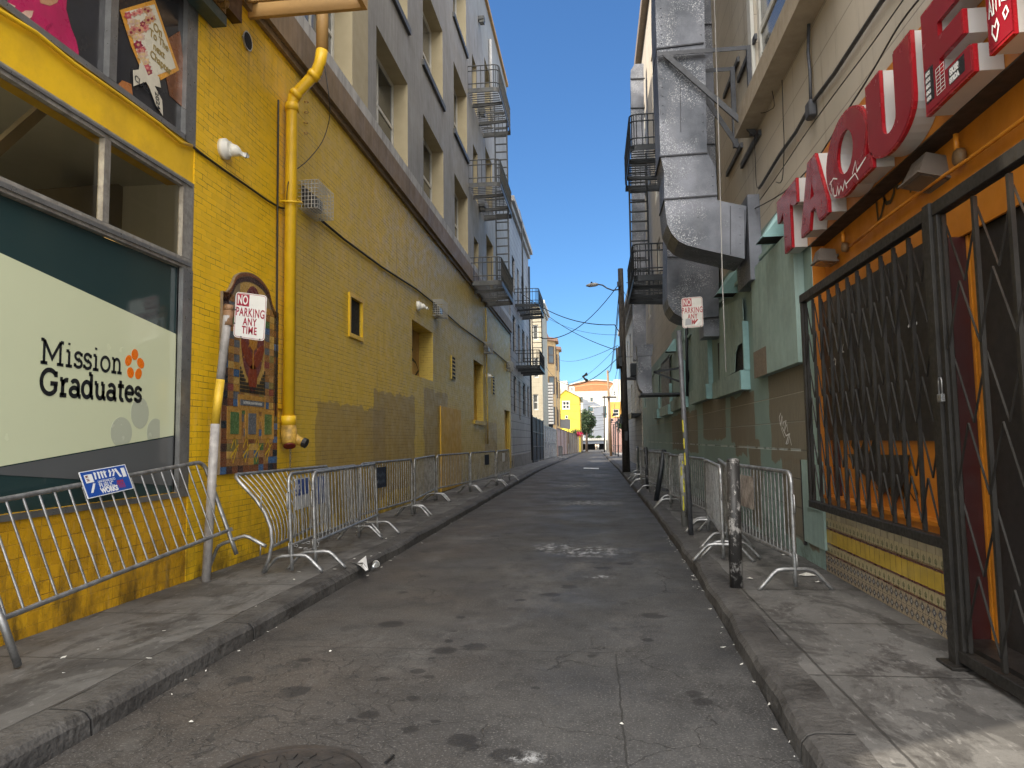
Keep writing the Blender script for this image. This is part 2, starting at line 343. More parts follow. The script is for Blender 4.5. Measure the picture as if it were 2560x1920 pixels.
def mat_brick(name, ca, cb, mort, cell_v=.0677, cell_u=.205, patches=(), patchcol=(.1, .085, .05), rough=.42, square=False):
    n = NT(name)
    t = n.t.nodes.new('ShaderNodeTexBrick'); t.inputs['Scale'].default_value = 1
    t.inputs['Brick Width'].default_value = cell_u; t.inputs['Row Height'].default_value = cell_v; t.offset = 0 if square else .5
    t.inputs['Mortar Size'].default_value = .004 if not square else .003; t.inputs['Mortar Smooth'].default_value = .3; t.inputs['Bias'].default_value = -.2
    wob = n.math('MULTIPLY', n.noise(2.2, detail=2), .012)
    uvv = n.comb(n.math('ADD', n.y, n.x), n.math('ADD', n.z, wob), 0); n.t.links.new(uvv, t.inputs['Vector'])
    fac = t.outputs['Fac']
    for s_, v in (('Color1', (*ca, 1)), ('Color2', (*cb, 1)), ('Mortar', (*ca, 1))): t.inputs[s_].default_value = v
    col = n.mix(n.map(n.noise(.6, detail=8, rough=.65), .38, .62, 0, .45), t.outputs['Color'], (*cb, 1))
    col = n.mix(n.map(n.noise(9, detail=6, rough=.7), .55, .75, 0, .22), col, tuple(Vector(ca)*1.25)+(1,))
    if name == 'yellow_brick':
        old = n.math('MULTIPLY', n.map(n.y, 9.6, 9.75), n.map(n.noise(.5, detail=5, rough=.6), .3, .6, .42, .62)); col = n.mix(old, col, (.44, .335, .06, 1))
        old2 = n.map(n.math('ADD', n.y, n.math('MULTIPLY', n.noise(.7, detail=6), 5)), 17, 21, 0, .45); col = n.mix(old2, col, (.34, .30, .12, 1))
    for (y0, y1, z0, z1) in patches:
        wy = n.math('ADD', n.y, n.math('MULTIPLY', n.math('SUBTRACT', n.noise(1.7, detail=5), .5), .5))
        wz = n.math('ADD', n.z, n.math('MULTIPLY', n.math('SUBTRACT', n.noise(2.6, detail=5), .5), .35))
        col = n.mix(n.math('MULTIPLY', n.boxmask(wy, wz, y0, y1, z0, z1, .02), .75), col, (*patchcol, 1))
    # mortar shows broken dark lines where paint has opened
    dark = n.math('MULTIPLY', fac, n.map(n.noise(3.5, n.comb(n.math('MULTIPLY', n.y, .6), n.math('MULTIPLY', n.z, 2), n.x), detail=6, rough=.7), .44, .58, .12, .85))
    col = n.mix(dark, col, (*mort, 1))
    # grime at the pavement
    low = n.math('MULTIPLY', n.map(n.z, 1.0, .12), n.map(n.noise(2.6, n.comb(n.x, n.math('MULTIPLY', n.y, 1.6), n.math('MULTIPLY', n.z, .7)), detail=8, rough=.75), .42, .60))
    col = n.mix(n.math('MULTIPLY', low, .85), col, (.045, .030, .012, 1))
    col = n.mix(n.map(n.noise(.28, detail=6, rough=.7), .45, .65, 0, .35), col, tuple(Vector(ca)*.62)+(1,)); spot = n.math('MULTIPLY', n.map(n.noise(22, detail=4), .66, .72), n.map(n.noise(1.3, detail=3), .5, .6)); col = n.mix(n.math('MULTIPLY', spot, .6), col, (.08, .06, .03, 1)); scuff = n.map(n.noise(2.4, n.comb(n.x, n.math('MULTIPLY', n.y, 3), n.math('MULTIPLY', n.z, .5)), detail=8, rough=.75), .60, .70, 0, .35); col = n.mix(n.math('MULTIPLY', scuff, n.map(n.z, 4, 2)), col, (.62, .50, .30, 1))
    runs = n.map(n.noise(1.2, n.comb(n.math('MULTIPLY', n.x, 6), n.math('MULTIPLY', n.y, 6), n.math('MULTIPLY', n.z, .4)), detail=7, rough=.7), .56, .72, 0, .3)
    col = n.mix(runs, col, (.16, .10, .025, 1))
    h = n.math('ADD', n.math('MULTIPLY', fac, -1), n.math('MULTIPLY', n.noise(38, detail=5), .45))
    n.bump(h, .6, .008)
    return n.set(col, n.map(n.noise(5), .3, .7, rough-.1, rough+.18), 0, .45)
YEL = (.88, .54, .010); YEL2 = (.74, .45, .009)
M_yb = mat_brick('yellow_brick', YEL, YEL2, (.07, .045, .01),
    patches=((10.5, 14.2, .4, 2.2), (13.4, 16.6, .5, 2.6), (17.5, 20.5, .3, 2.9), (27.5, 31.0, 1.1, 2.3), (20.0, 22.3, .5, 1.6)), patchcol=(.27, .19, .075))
M_yt = mat_brick('yellow_tile', (.70, .38, .012), (.50, .26, .010), (.10, .05, .008), cell_v=.105, cell_u=.105, rough=.22, square=True)
M_yp = paint('yellow_paint', (.74, .46, .014), .4, .15, 1.5, .1, dirt=(.25, .12, .02), damt=.35)
M_yd = paint('yellow_door_paint', (.50, .29, .02), .5, .2, 1.5)
M_band = paint('brown_band_paint', (.22, .15, .08), .6, .3, .8, .2, dirt=(.07, .05, .03), damt=.7, streak=True)
M_tan = paint('tan_paint', (.42, .25, .085), .55, .2, 1, .1, dirt=(.14, .09, .04), damt=.4)
M_strip = paint('pale_stained_concrete', (.42, .41, .40), .75, .3, 1.2, .3, dirt=(.10, .09, .08), damt=.8, streak=True)
M_grey = paint('warm_grey_stucco', (.26, .25, .235), .7, .25, .5, .2, dirt=(.44, .43, .42), damt=.4, streak=True)
M_reveal = paint('cream_reveal', (.40, .34, .22), .7, .12, 1)
M_alu = flat('aluminium_frame', (.30, .30, .30), .38, .75, .25)
M_alud = paint('worn_aluminium', (.38, .36, .33), .45, .4, 9, .1, .5, dirt=(.16, .12, .08), damt=.6, streak=True)
M_black = flat('black_metal', (.014, .014, .015), .45, 0)
M_dark = flat('dark_void', (.006, .006, .007), .8)
M_steel = paint('galvanised_steel', (.33, .335, .34), .45, .6, 9, .25, .75, dirt=(.14, .12, .10), damt=.5)
M_wirec = flat('pale_cage_wire', (.5, .5, .48), .45, .4)
M_white = paint('white_plastic', (.72, .71, .66), .35, .08, 3)
M_cable = flat('black_cable', (.012, .011, .010), .6)
M_fe = flat('grey_fire_escape_paint', (.085, .087, .088), .5, .2, .3)
M_fed = flat('dark_fire_escape_paint', (.022, .027, .034), .45, .2, .3)
M_gl = glassy('window_glass', (.035, .042, .05))
M_gl2 = glassy('curtained_glass', (.14, .14, .13), .12)
M_wfr = paint('white_window_frame', (.55, .54, .50), .5, .15, 3)
# ------------------------------------------------------------------ ground, road, pavements
def drift(Y): return 0 if Y < 45 else .016*(Y-45)
ys = [-60, -20, 0, 2, 3, 4, 5, 6, 8, 10, 14, 20, 28, 35, 45, 60, 80, 100, 130, 160, 192]
def kr(Y):
    t = [(0, .88), (4.0, .95), (5.3, 1.0), (8.3, 1.09), (13.8, 1.15), (45, 1.12)]
    if Y <= 0: return .88
    for (a, b), (c, d) in zip(t, t[1:]):
        if Y <= c: return b+(d-b)*(Y-a)/(c-a)
    return 1.12+(Y-45)*.0016
def kl(Y): return -2.72 if Y < 45 else -2.72+(Y-45)*.0075
def strip(name, xa, xb, z, mat, kind='structure', ylist=ys, n=1):
    m = MB()
    for a, b in zip(ylist, ylist[1:]):
        m.poly([(xa(a), a, zg(a)+z), (xb(a), a, zg(a)+z), (xb(b), b, zg(b)+z), (xa(b), b, zg(b)+z)])
    o = m.build(name, mat); tag(o, kind=kind); return o
M_ground = paint('city_ground', (.20, .19, .18), .85, .2, .3, .2)
g = MB(); gy = [-400, -60, 35, 120, 250, 400, 900]
for a, b in zip(gy, gy[1:]): g.poly([(-900, a, zg(a)-.06), (900, a, zg(a)-.06), (900, b, zg(b)-.06), (-900, b, zg(b)-.06)])
tag(g.build('ground', M_ground), kind='structure')
ymain = [.2]+[y for y in ys if y >= 2]
strip('road', kl, kr, 0, M_asphalt, ylist=[-1.5]+[y for y in ys if y >= 0])
KW = .26
def profile_kerb(name, edge, sgn):
    """stone kerb with a rounded nose, kerb face towards the road"""
    m = MB(); yy = [-.5+i*.25 for i in range(0, 90)]+[22+i*3 for i in range(8)]+[60, 80, 100, 130, 160, 190]
    prev = None
    for Y in yy:
        w = .012*math.sin(Y*3.1+sgn)+.008*math.sin(Y*7.7); z = zg(Y); hz = .006*math.sin(Y*2.3+1)
        e = edge(Y)+sgn*w
        pr = [(e, z-.04), (e+sgn*.012, z+.085+hz), (e+sgn*.04, z+.118+hz), (e+sgn*.08, z+.13+hz*.5), (e+sgn*KW, z+.132)]
        cur = [(x, Y, zz) for x, zz in pr]
        if prev:
            for k in range(4): m.poly([prev[k], prev[k+1], cur[k+1], cur[k]])
        prev = cur
    return tag(m.build(name, M_kerb, smooth=True), kind='structure')
profile_kerb('kerb_left', kl, -1); profile_kerb('kerb_right', kr, 1)
strip('pavement_left', lambda Y: (XL-.02 if Y < 45 else -4.4+.012*(Y-45)), lambda Y: kl(Y)-KW+.004, .13, M_paveL, ylist=ymain)
strip('pavement_right', lambda Y: kr(Y)+KW-.004, lambda Y: 2.95 if Y < 6 else (XR+.5), .13, M_paveR, ylist=[-3]+ymain)
# the sunny main street behind the camera
mm = MB(); mm.box(-60, -4.2, -.05, 60, -1.5, .008); tag(mm.build('main_street_pavement', paint('pale_concrete', (.50, .46, .38), .8, .15, 1, .2)), kind='structure')
mm = MB(); mm.box(-60, -22, -.05, 60, -4.21, .004); tag(mm.build('main_street_road', paint('sunny_asphalt', (.27, .245, .21), .8, .15, 1, .2)), kind='structure')
mm = MB(); mm.box(-60, -1.5, -.05, -2.72-KW, .62, .126); mm.build('main_street_pavement', bpy.data.materials['pale_concrete'])['kind'] = 'structure'
# pavement seams and patches are in the material; faint paint mark across the lane
mk = MB(); q = [pZ(1459, 1169, 0), pZ(1497, 1170, 0), pZ(1497, 1173, 0), pZ(1459, 1172, 0)]
mk.poly([p+Vector((0, 0, .004)) for p in q]); tag(mk.build('road_marking', flat('worn_white_paint', (.55, .55, .55), .7)), kind='structure')
# ------------------------------------------------------------------ corner building, left: yellow brick base, grey stucco storeys
YC = .66; YB0 = pX(500, 900, XL).y; YE = 36.4
SILL = 7.99; HEAD = 10.08; BAND0 = 7.12; BAND1 = 7.62
LB = thing('corner_building', 'left hand building, bright yellow brick ground floor under brown band and grey stucco storeys', 'building', (XL, YC, 0))
def pl(px, py, d=0): return pX(px, py, XL+d)
def urange(pa, pb, d=0): return pl(pa[0], pa[1], d).y, pl(pb[0], pb[1], d).y
def rectpx(x0, y0, x1, y1, d=0):
    """opening seen at pixels: left edge x0, right edge x1, with top/bottom y0,y1 read at the left edge"""
    a = pl(x0, y0, d); b = pl(x0, y1, d); c = pl(x1, (y0+y1)/2, d); return (a.y, c.y, b.z, a.z)
holes = []
w_rec = rectpx(1030, 798, 1082, 935); w_rec2 = rectpx(1184, 898, 1208, 1050); door_y = rectpx(1261, 1024, 1275, 1140)
door_y = (door_y[0], door_y[1], .14, door_y[3])
w_rec = (*w_rec, .42); w_rec2 = (*w_rec2, .3); door_y = (*door_y, .25)
ventb = (*rectpx(874, 741, 903, 832), .06)
m = MB()
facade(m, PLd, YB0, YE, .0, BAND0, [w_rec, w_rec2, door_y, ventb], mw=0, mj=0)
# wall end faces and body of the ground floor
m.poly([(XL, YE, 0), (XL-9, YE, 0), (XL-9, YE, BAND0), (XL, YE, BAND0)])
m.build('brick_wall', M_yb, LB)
# tile bulkhead below the shop window, yellow render bands round the windows
SH0 = pl(465, 1228).z   # shop sill
zt = lambda px, py, d=0: pl(px, py, d).z
P1b = zt(459, 347); P2t = zt(470, 452); P2b = zt(464, 672); YF = pl(477, 700).y
m = MB(); m.prism([(XL-.3, YC, 0), (XL, YC, 0), (XL, YB0, 0), (XL-.3, YB0, 0)], (0, 0, SH0)); m.build('tile_bulkhead', M_yt, LB)
m = MB(); m.box(XL-.3, YC, P2t, XL-.003, YF, P1b-.01)
m.box(XL-.1, YF, SH0, XL-.002, YB0, BAND0); m.build('yellow_render', M_yp, LB)
m = MB(); m.box(XL-.15, YF+.012, .1, XL+.008, YB0+.01, P1b+1.7); m.build('brick_quoin', M_yb, LB)
# end wall on the main street and unseen body, back wall raised to stop sun leaking in
m = MB(); m.box(XL-9, YC, 0, XL-.31, YC+.3, 19.6); m.box(XL-9, YC+.31, 19.0, XL-.4, YE, 19.4); m.box(XL-9.2, YC, 0, XL-9, YE, 19.4)
m.build('end_wall', M_grey, LB)
# band
m = MB(); m.box(XL-.3, 7.9, BAND0, XL+.13, YE+.02, BAND1); m.box(XL-.3, 7.9, BAND0-.10, XL+.06, YE+.01, BAND0-.001)
m.build('brown_band', M_band, LB)
m = MB(); m.box(XL-.3, 7.9, BAND1+.002, XL+.05, YE+.015, SILL-.03); m.build('stained_string_course', M_strip, LB)
# upper storeys: columns of openings
GX = .0
cols = [pl(941, 63).y, pl(1019, 210).y, pl(1058, 284).y, pl(1108, 378).y, pl(1136, 429).y, pl(1169, 494).y]
first = (pl(760, 200).y, pl(880, 215).y)
far = (pl(1215.5, 579).y, pl(1233, 640).y)
rows = [(SILL, HEAD), (SILL+2.98, HEAD+2.87), (SILL+6.40, HEAD+6.1)]
rows = [(SILL, HEAD)]
r2s = pl(1111, 271).z; r2h = pl(1106, 78).z; r3s = pl(1169, 143).z
rows += [(r2s, r2h), (r3s, r3s+(r2h-r2s))]
ncol = [first, (cols[0], cols[1]), (cols[2], cols[3]), (cols[4], cols[5])]
doorc = (pl(1184, 700).y, pl(1196, 700).y)
uh = []
for (a, b) in ncol+[far]:
    for (c, d) in rows: uh.append((a, b, c, d, .42))
FEZ = [pl(0, 0).z]*0
FZ = [6.98, 10.5, 14.0]
for z in FZ: uh.append((doorc[0]+.15, doorc[1]+.1, z+.12, z+2.1, .25))
m = MB(); facade(m, PLd, YB0+.35, YE, SILL-.03, 20.4, uh, mw=0, mj=1)
m.poly([(XL, YE, BAND0), (XL-9, YE, BAND0), (XL-9, YE, 20.4), (XL, YE, 20.4)])
m.poly([(XL, YB0+.35, SILL-.03), (XL-3, YB0+.35, SILL-.03), (XL-3, YB0+.35, 20.4), (XL, YB0+.35, 20.4)])
m.build('stucco_wall', [M_grey, M_reveal], LB)
# cream painted return next to the pipe
m = MB(); a = pl(832, 100).y; b = pl(882, 100).y
m.prism([PLd(first[1]+.002, SILL, .002), PLd(first[1]+.002, SILL, .006), PLd(first[1]+.9, SILL, .006), PLd(first[1]+.9, SILL, .002)], (0, 0, 6)); m.build('cream_paint_strip', M_reveal, LB)
for (a, b) in ncol:
    for (c, d) in rows[1:]: m = MB(); boxP(m, PLd, a-.12, b+.1, c-.16, c-.003, -.02, .07); m.build('window_sill', M_fe, LB)
k = 0
for i, (a, b) in enumerate(ncol+[far]):
    for j, (c, d) in enumerate(rows):
        window(LB, PLd, a+.004, b-.004, c+.004, d-.004, -.34, M_wfr, M_gl2 if (i+j) % 3 == 0 else M_gl, .09, (.47,), (.5,) if b-a > 1.6 else ())
        k += 1
for z in FZ:
    m = MB(); boxP(m, PLd, doorc[0]+.16, doorc[1]+.09, z+.13, z+2.09, -.24, -.2); m.build('door', M_fed, LB)
m = MB(); m.box(XL-.5, YB0, 20.402, XL+.10, YE+.05, 20.6); m.build('parapet_cap', M_tan, LB)
# ground floor openings
m = MB(); boxP(m, PLd, w_rec[0]+.005, w_rec[1]-.005, w_rec[2]+.005, w_rec[3]-.005, -.41, -.38); o = m.build('boarded_window', M_tan, LB); o['label'] = 'recessed boarded window with black graffiti loop'
m = MB(); boxP(m, PLd, w_rec2[0]+.005, w_rec2[1]-.005, w_rec2[2]+.005, w_rec2[3]-.005, -.29, -.26); boxP(m, PLd, w_rec2[0]+.4, w_rec2[0]+.46, w_rec2[2]+.01, w_rec2[3]-.01, -.259, -.22); m.build('boarded_window', M_yd, LB)
m = MB(); boxP(m, PLd, w_rec2[0]-.15, w_rec2[1]+.1, w_rec2[2]-.14, w_rec2[2]-.004, .002, .07); m.build('window_sill', M_yb, LB)
m = MB(); boxP(m, PLd, door_y[0]+.01, door_y[1]-.01, .15, door_y[3]-.01, -.22, -.17); m.build('side_door', M_yd, LB)
m = MB(); u0, u1, v0, v1, _ = ventb
boxP(m, PLd, u0+.004, u1-.004, v0+.004, v1-.004, -.055, -.03)
o = m.build('vent_opening', M_dark, LB); m = MB()
for q in ((u0-.07, u0, v0-.07, v1+.07), (u1, u1+.07, v0-.07, v1+.07), (u0, u1, v1, v1+.07), (u0, u1, v0-.07, v0)): boxP(m, PLd, q[0], q[1], q[2], q[3], .001, .03)
m.build('vent_surround', M_yp, LB)
m = MB(); c = pl(616, 103); m.lathe(c+Vector((-.02, 0, 0)), (1, 0, 0), [(0, .0), (0, .105), (.045, .105), (.045, .12), (.0, .12)], 20)
m.build('vent_collar', M_wfr, LB, smooth=True)
m = MB(); m.lathe(c+Vector((.0, 0, 0)), (1, 0, 0), [(.02, .0), (.02, .104), (.024, .104), (.024, 0)], 20); m.build('vent_hole', M_dark, LB)
for (x0, y0, x1, y1) in ((1127, 888, 1137, 946), (1229, 937, 1235, 986)):
    u0, u1, v0, v1 = rectpx(x0, y0, x1, y1); m = MB(); boxP(m, PLd, u0, u1, v0, v1, .001, .03)
    for i in range(6):
        v = v0+(v1-v0)*(i+.15)/6; m.poly([PLd(u0+.08, v, .033), PLd(u1-.08, v, .033), PLd(u1-.08, v+(v1-v0)*.10, .033), PLd(u0+.08, v+(v1-v0)*.10, .033)], 1)
    m.build('louvre_vent', [M_yb, M_dark], LB)
u0, u1, v0, v1 = rectpx(1099, 1015, 1150, 1130); m = MB(); boxP(m, PLd, u0, u1, .15, v1, .004, .04); m.build('plywood_cover', M_yd, LB)
# graffiti loop on the recessed board and on plaster below
def onL(d): return lambda x, y, t: PLd(x, y, d+t)
m = MB(); u0, u1, v0, v1 = w_rec[:4]; W = u1-u0; Hh = v1-v0
pts = [(.62, .72), (.70, .60), (.60, .42), (.85, .36), (.98, .22), (.80, .08), (.62, .03)]
m.ribbon([(u0+W*(x-.02), v0+Hh*y) for x, y in pts], .055, onL(-.375)); m.ribbon([(u0+W*.1, v0+Hh*.8), (u0+W*.45, v0+Hh*.86), (u0+W*.3, v0+Hh*.95)], .05, onL(-.375))
m.build('graffiti', M_cable, LB)
# ---- shop front
FR = -.10
def frameL(segs, name, mat, d0, d1):
    m = MB()
    for (u0, u1, v0, v1) in segs: boxP(m, PLd, u0, u1, v0, v1, d0, d1)
    return m.build(name, mat, LB)
yv0 = YC+.2
jam = (pl(447, 1000).y, YF+.006)      # right jamb of the shop window
mul2 = (pl(252, 450).y, pl(272, 450).y)
fs = [(jam[0], jam[1], SH0, P2b), (yv0, jam[1], SH0-.05, SH0-.002)]
frameL(fs, 'shopfront_frame', M_alu, -.12, .02)
v2a, v2b = P2b, P2t
y2r = pl(450, 560).y
mid = (v2b-.07)
fs = [(yv0, jam[1], v2a+.001, v2a+.11), (yv0, jam[1], v2b-.09, v2b-.002), (y2r+.03, jam[1], v2a+.112, v2b-.092), (mul2[0]+.02, mul2[1], v2a+.112, v2b-.092)]
frameL(fs, 'transom_frame', M_alud, -.045, .012)
frameL([(yv0, jam[1]-.05, v2a+.03, v2a+.07), (yv0, jam[1]-.05, v2b-.055, v2b-.03)], 'transom_track', M_alu, .013, .03)
# interior seen through the transom glass: box room with ceiling, soffit and a lit strip
def glass_clear():
    n = NT('transom_glass'); t = n.t; tr = t.nodes.new('ShaderNodeBsdfTransparent'); tr.inputs[0].default_value = (.72, .70, .62, 1)
    gl = t.nodes.new('ShaderNodeBsdfGlossy'); gl.inputs['Roughness'].default_value = .02; gl.inputs[0].default_value = (.9, .9, .9, 1)
    fz = t.nodes.new('ShaderNodeFresnel'); fz.inputs[0].default_value = 1.28; mx = t.nodes.new('ShaderNodeMixShader')
    t.links.new(fz.outputs[0], mx.inputs[0]); t.links.new(tr.outputs[0], mx.inputs[1]); t.links.new(gl.outputs[0], mx.inputs[2]); t.links.new(mx.outputs[0], n.out.inputs[0]); return n.m
M_clear = glass_clear()
m = MB(); m.poly([PLd(yv0, v2a+.1, -.035), PLd(jam[0]+.1, v2a+.1, -.035), PLd(jam[0]+.1, v2b-.08, -.035), PLd(yv0, v2b-.08, -.035)]); m.build('transom_glass', M_clear, LB)
M_room = paint('office_wall', (.60, .60, .56), .8, .08, 1); M_room2 = paint('office_soffit', (.30, .26, .20), .8, .1, 1)
m = MB(); zr0, zr1 = v2a-.1, v2b+.9
m.poly([(XL-.9, yv0, zr0), (XL-.9, YB0+2, zr0), (XL-4, YB0+2, zr0+0), (XL-4, yv0, zr0)])
m.poly([(XL-4, yv0, zr0), (XL-4, YB0+2, zr0), (XL-4, YB0+2, zr1), (XL-4, yv0, zr1)])
m.poly([(XL-.3, YB0+2, zr0), (XL-4, YB0+2, zr0), (XL-4, YB0+2, zr1), (XL-.3, YB0+2, zr1)])
m.poly([(XL-.3, yv0, zr1), (XL-.3, YB0+2, zr1), (XL-4, YB0+2, zr1), (XL-4, yv0, zr1)])
m.poly([(XL-.13, yv0, v2b), (XL-.13, YB0+2, v2b), (XL-.3, YB0+2, zr1), (XL-.3, yv0, zr1)])
m.poly([(XL-.13, YB0-.1, zr0), (XL-.13, YB0+2, zr0), (XL-.13, YB0+2, v2b+.1), (XL-.13, YB0-.1, v2b+.1)])
m.build('office_room', M_room, LB)
XI = XL-2.4
m = MB(); m.box(XL-2.6, 1.4, zr1-.12, XL-1.2, 3.6, zr1-.04); m.build('added_room_fill', emit('room_fill_glow', (1, .86, .62, 1), 4.5), LB)  # unseen glowing box added above the view to brighten the room
m = MB(); m.prism([pX(x, y, XI) for x, y in ((-500, 520), (358, 455), (358, 571), (-500, 760))], (-.6, 0, 0)); m.build('ceiling_soffit', M_room2, LB)
m = MB(); m.bar(pX(-40, 400, XL-1.2), pX(170, 215, XL-1.2), .08, .1); m.build('roof_brace', M_room2, LB)
m = MB(); m.prism([pX(x, y, XI-.1) for x, y in ((262, 580), (356, 575), (356, 640), (262, 600))], (-.4, 0, 0)); m.build('lit_ceiling_panel', emit('warm_lit_panel', (1, .62, .2, 1), .6), LB)
# vinyl graphics of the lower shop window
zb0 = SH0
def polL(pxs, d, mat, name, mb=None, parent=LB, mi=0):
    q = MB() if mb is None else mb
    q.prism([pl(x, y, d) for x, y in pxs], (.0022, 0, 0), mi)
    return q.build(name, mat, parent) if mb is None else q
M_vpale = paint('pale_green_vinyl', (.60, .64, .44), .16, .03, .5, .02); M_vdark = paint('dark_green_vinyl', (.022, .045, .047), .05, .1, .6, .02)
M_vgrey = paint('grey_vinyl', (.095, .10, .105), .15, .06, .6, .02); M_ink = flat('black_ink', (.012, .013, .016), .35); M_or = paint('orange_vinyl', (.78, .17, .008), .3, .04)
m = MB(); m.poly([PLd(yv0, SH0, -.05), PLd(jam[0]+.01, SH0, -.05), PLd(jam[0]+.01, P2b, -.05), PLd(yv0, P2b, -.05)]); m.build('window_vinyl', M_vdark, LB)
lx = lambda y: pl(-700, y, -.047)
polL([(-700, 250), (0, 632), (446, 838), (442, 1087), (0, 1166), (-700, 1290)], -.047, M_vpale, 'pale_vinyl_panel')
polL([(-700, 1293), (0, 1169), (442, 1090), (442, 1118), (440, 1200), (0, 1196), (-700, 1210)][:3]+[(442, 1215), (225, 1200), (0, 1187), (-300, 1180), (-700, 1300)][:3]+[(-300, 1230)], -.047, M_vgrey, 'grey_vinyl_band')
m = MB(); boxP(m, PLd, pl(443, 1000, -.04).y, jam[0], SH0, P2b, -.048, -.03); m.build('window_gasket', M_black, LB)
def ell(cx, cy, rx, ry, rot=0, n=28, x1=None, y1=None):
    o = []
    for i in range(n):
        t = 2*math.pi*i/n; x = rx*math.cos(t); y = ry*math.sin(t); xx = cx+x*math.cos(rot)-y*math.sin(rot); yy = cy+x*math.sin(rot)+y*math.cos(rot)
        if x1: xx = min(xx, x1)
        if y1: yy = min(yy, y1(xx) if callable(y1) else y1)
        o.append((xx, yy))
    return o
s2 = 1/2.766
m = MB()
for (cx, cy, r) in ((932, 792, 0), (972, 852, -.3), (957, 925, .15), (902, 917, -.1), (888, 833, .2)): m.prism([pl(x, y, -.0445) for x, y in ell(cx*s2, 600+cy*s2, 23*s2, 38*s2, r)], (.0015, 0, 0))
m.build('flower_logo', M_or, LB)
m = MB(); gl_ = lambda x: 1166-(x*.179)
for (cx, cy, rx, ry, x1) in ((966, 1196, 62, 108, None), (838, 1330, 74, 105, None), (1075, 1330, 60, 95, 1104*s2)): m.prism([pl(x, y, -.0445) for x, y in ell(cx*s2, 600+cy*s2, rx*s2, ry*s2, 0, 36, x1, lambda x: gl_(x)-1)], (.0015, 0, 0))
m.build('pale_flower_mark', paint('pale_grey_vinyl', (.44, .47, .37), .2, .03), LB)
M_goldink = flat('gold_ink', (.28, .20, .05), .4)
# slab serif lettering as strokes
def arc(cx, cy, rx, ry, a0, a1, n=14): return [(cx+rx*math.cos(rad(a0+(a1-a0)*i/n)), cy+ry*math.sin(rad(a0+(a1-a0)*i/n))) for i in range(n+1)]
GL = {
 'M': (1.95, [[(.35, .0), (.35, 1.42)], [(.35, 1.42), (.97, .35), (1.6, 1.42)], [(1.6, 1.42), (1.6, 0)], [(.1, .03), (.62, .03)], [(1.35, .03), (1.87, .03)], [(.1, 1.42), (.35, 1.42)], [(1.6, 1.42), (1.85, 1.42)]]),
 'i': (.72, [[(.36, 0), (.36, .97)], [(.1, .03), (.62, .03)], [(.12, .97), (.36, .97)], [(.34, 1.36), (.34, 1.50)]]),
 's': (.80, [[*arc(.42, .74, .26, .23, 15, 90, 6), *arc(.42, .74, .27, .23, 90, 270, 8)[1:], *arc(.42, .27, .29, .24, 90, -90, 8), *arc(.42, .27, .3, .24, -90, -165, 6)[1:]], [(.68, .97), (.68, .74)], [(.13, .27), (.13, .03)]]),
 'o': (1.05, [arc(.52, .5, .40, .48, 0, 360, 24)]),
 'n': (1.10, [[(.30, 0), (.30, .97)], [*arc(.58, .60, .28, .37, 180, 0, 10), (.86, .03)], [(.05, .03), (.55, .03)], [(.64, .03), (1.08, .03)], [(.08, .97), (.30, .97)]]),
 'G': (1.50, [[*arc(.78, .74, .60, .70, 40, 320, 22), (1.27, .62)], [(.85, .66), (1.42, .66)], [(1.26, 1.40), (1.26, 1.05)]]),
 'r': (.80, [[(.30, 0), (.30, .97)], [*arc(.64, .58, .34, .38, 180, 75, 8)], [(.08, .03), (.62, .03)], [(.08, .97), (.30, .97)]]),
 'a': (1.02, [[*arc(.48, .66, .30, .31, 150, 0, 9), (.78, .03)], [(.78, .03), (1.0, .03)], arc(.45, .28, .33, .26, 0, 360, 20)]),
 'd': (1.10, [arc(.47, .5, .37, .48, 0, 360, 22), [(.85, 0), (.85, 1.5)], [(.62, 1.5), (.85, 1.5)], [(.85, .03), (1.06, .03)]]),
 'u': (1.12, [[(.26, .97), (.26, .40), *arc(.55, .36, .29, .34, 180, 360, 10)[1:], (.84, .97)], [(.84, .5), (.84, 0)], [(.04, .97), (.26, .97)], [(.62, .97), (.84, .97)], [(.84, .03), (1.08, .03)]]),
 't': (.76, [[(.34, 1.32), (.34, .25), *arc(.55, .25, .21, .23, 180, 300, 6)[1:]], [(.08, .95), (.68, .95)]]),
 'e': (.98, [[(.12, .52), (.86, .52), *arc(.49, .5, .38, .47, 5, 318, 18)]]),
}
def lettering(txt, P, u0, v0, width, h, wt, mb, kern=.02):
    tot = sum(GL[c][0] for c in txt); sx = width/tot; x = u0
    for c in txt:
        w, st = GL[c]
        for s_ in st:
            mb.ribbon([(x+px_*sx, v0+py_*h) for px_, py_ in s_], wt, P)
        x += w*sx
    return mb
du = -.0445
a = pl(97, 902, du); b = pl(304, 932, du); m = MB()
lettering('Mission', onL(du), a.y, (a.z+b.z)/2-.01, b.y-a.y, (pl(100, 842, du).z-a.z)/1.45, .026, m)
a = pl(95, 985, du); b = pl(353, 1004, du)
lettering('Graduates', onL(du), a.y, (a.z+b.z)/2, b.y-a.y, (pl(112, 925, du).z-a.z)/1.42, .037, m)
m.build('shop_lettering', M_ink, LB)
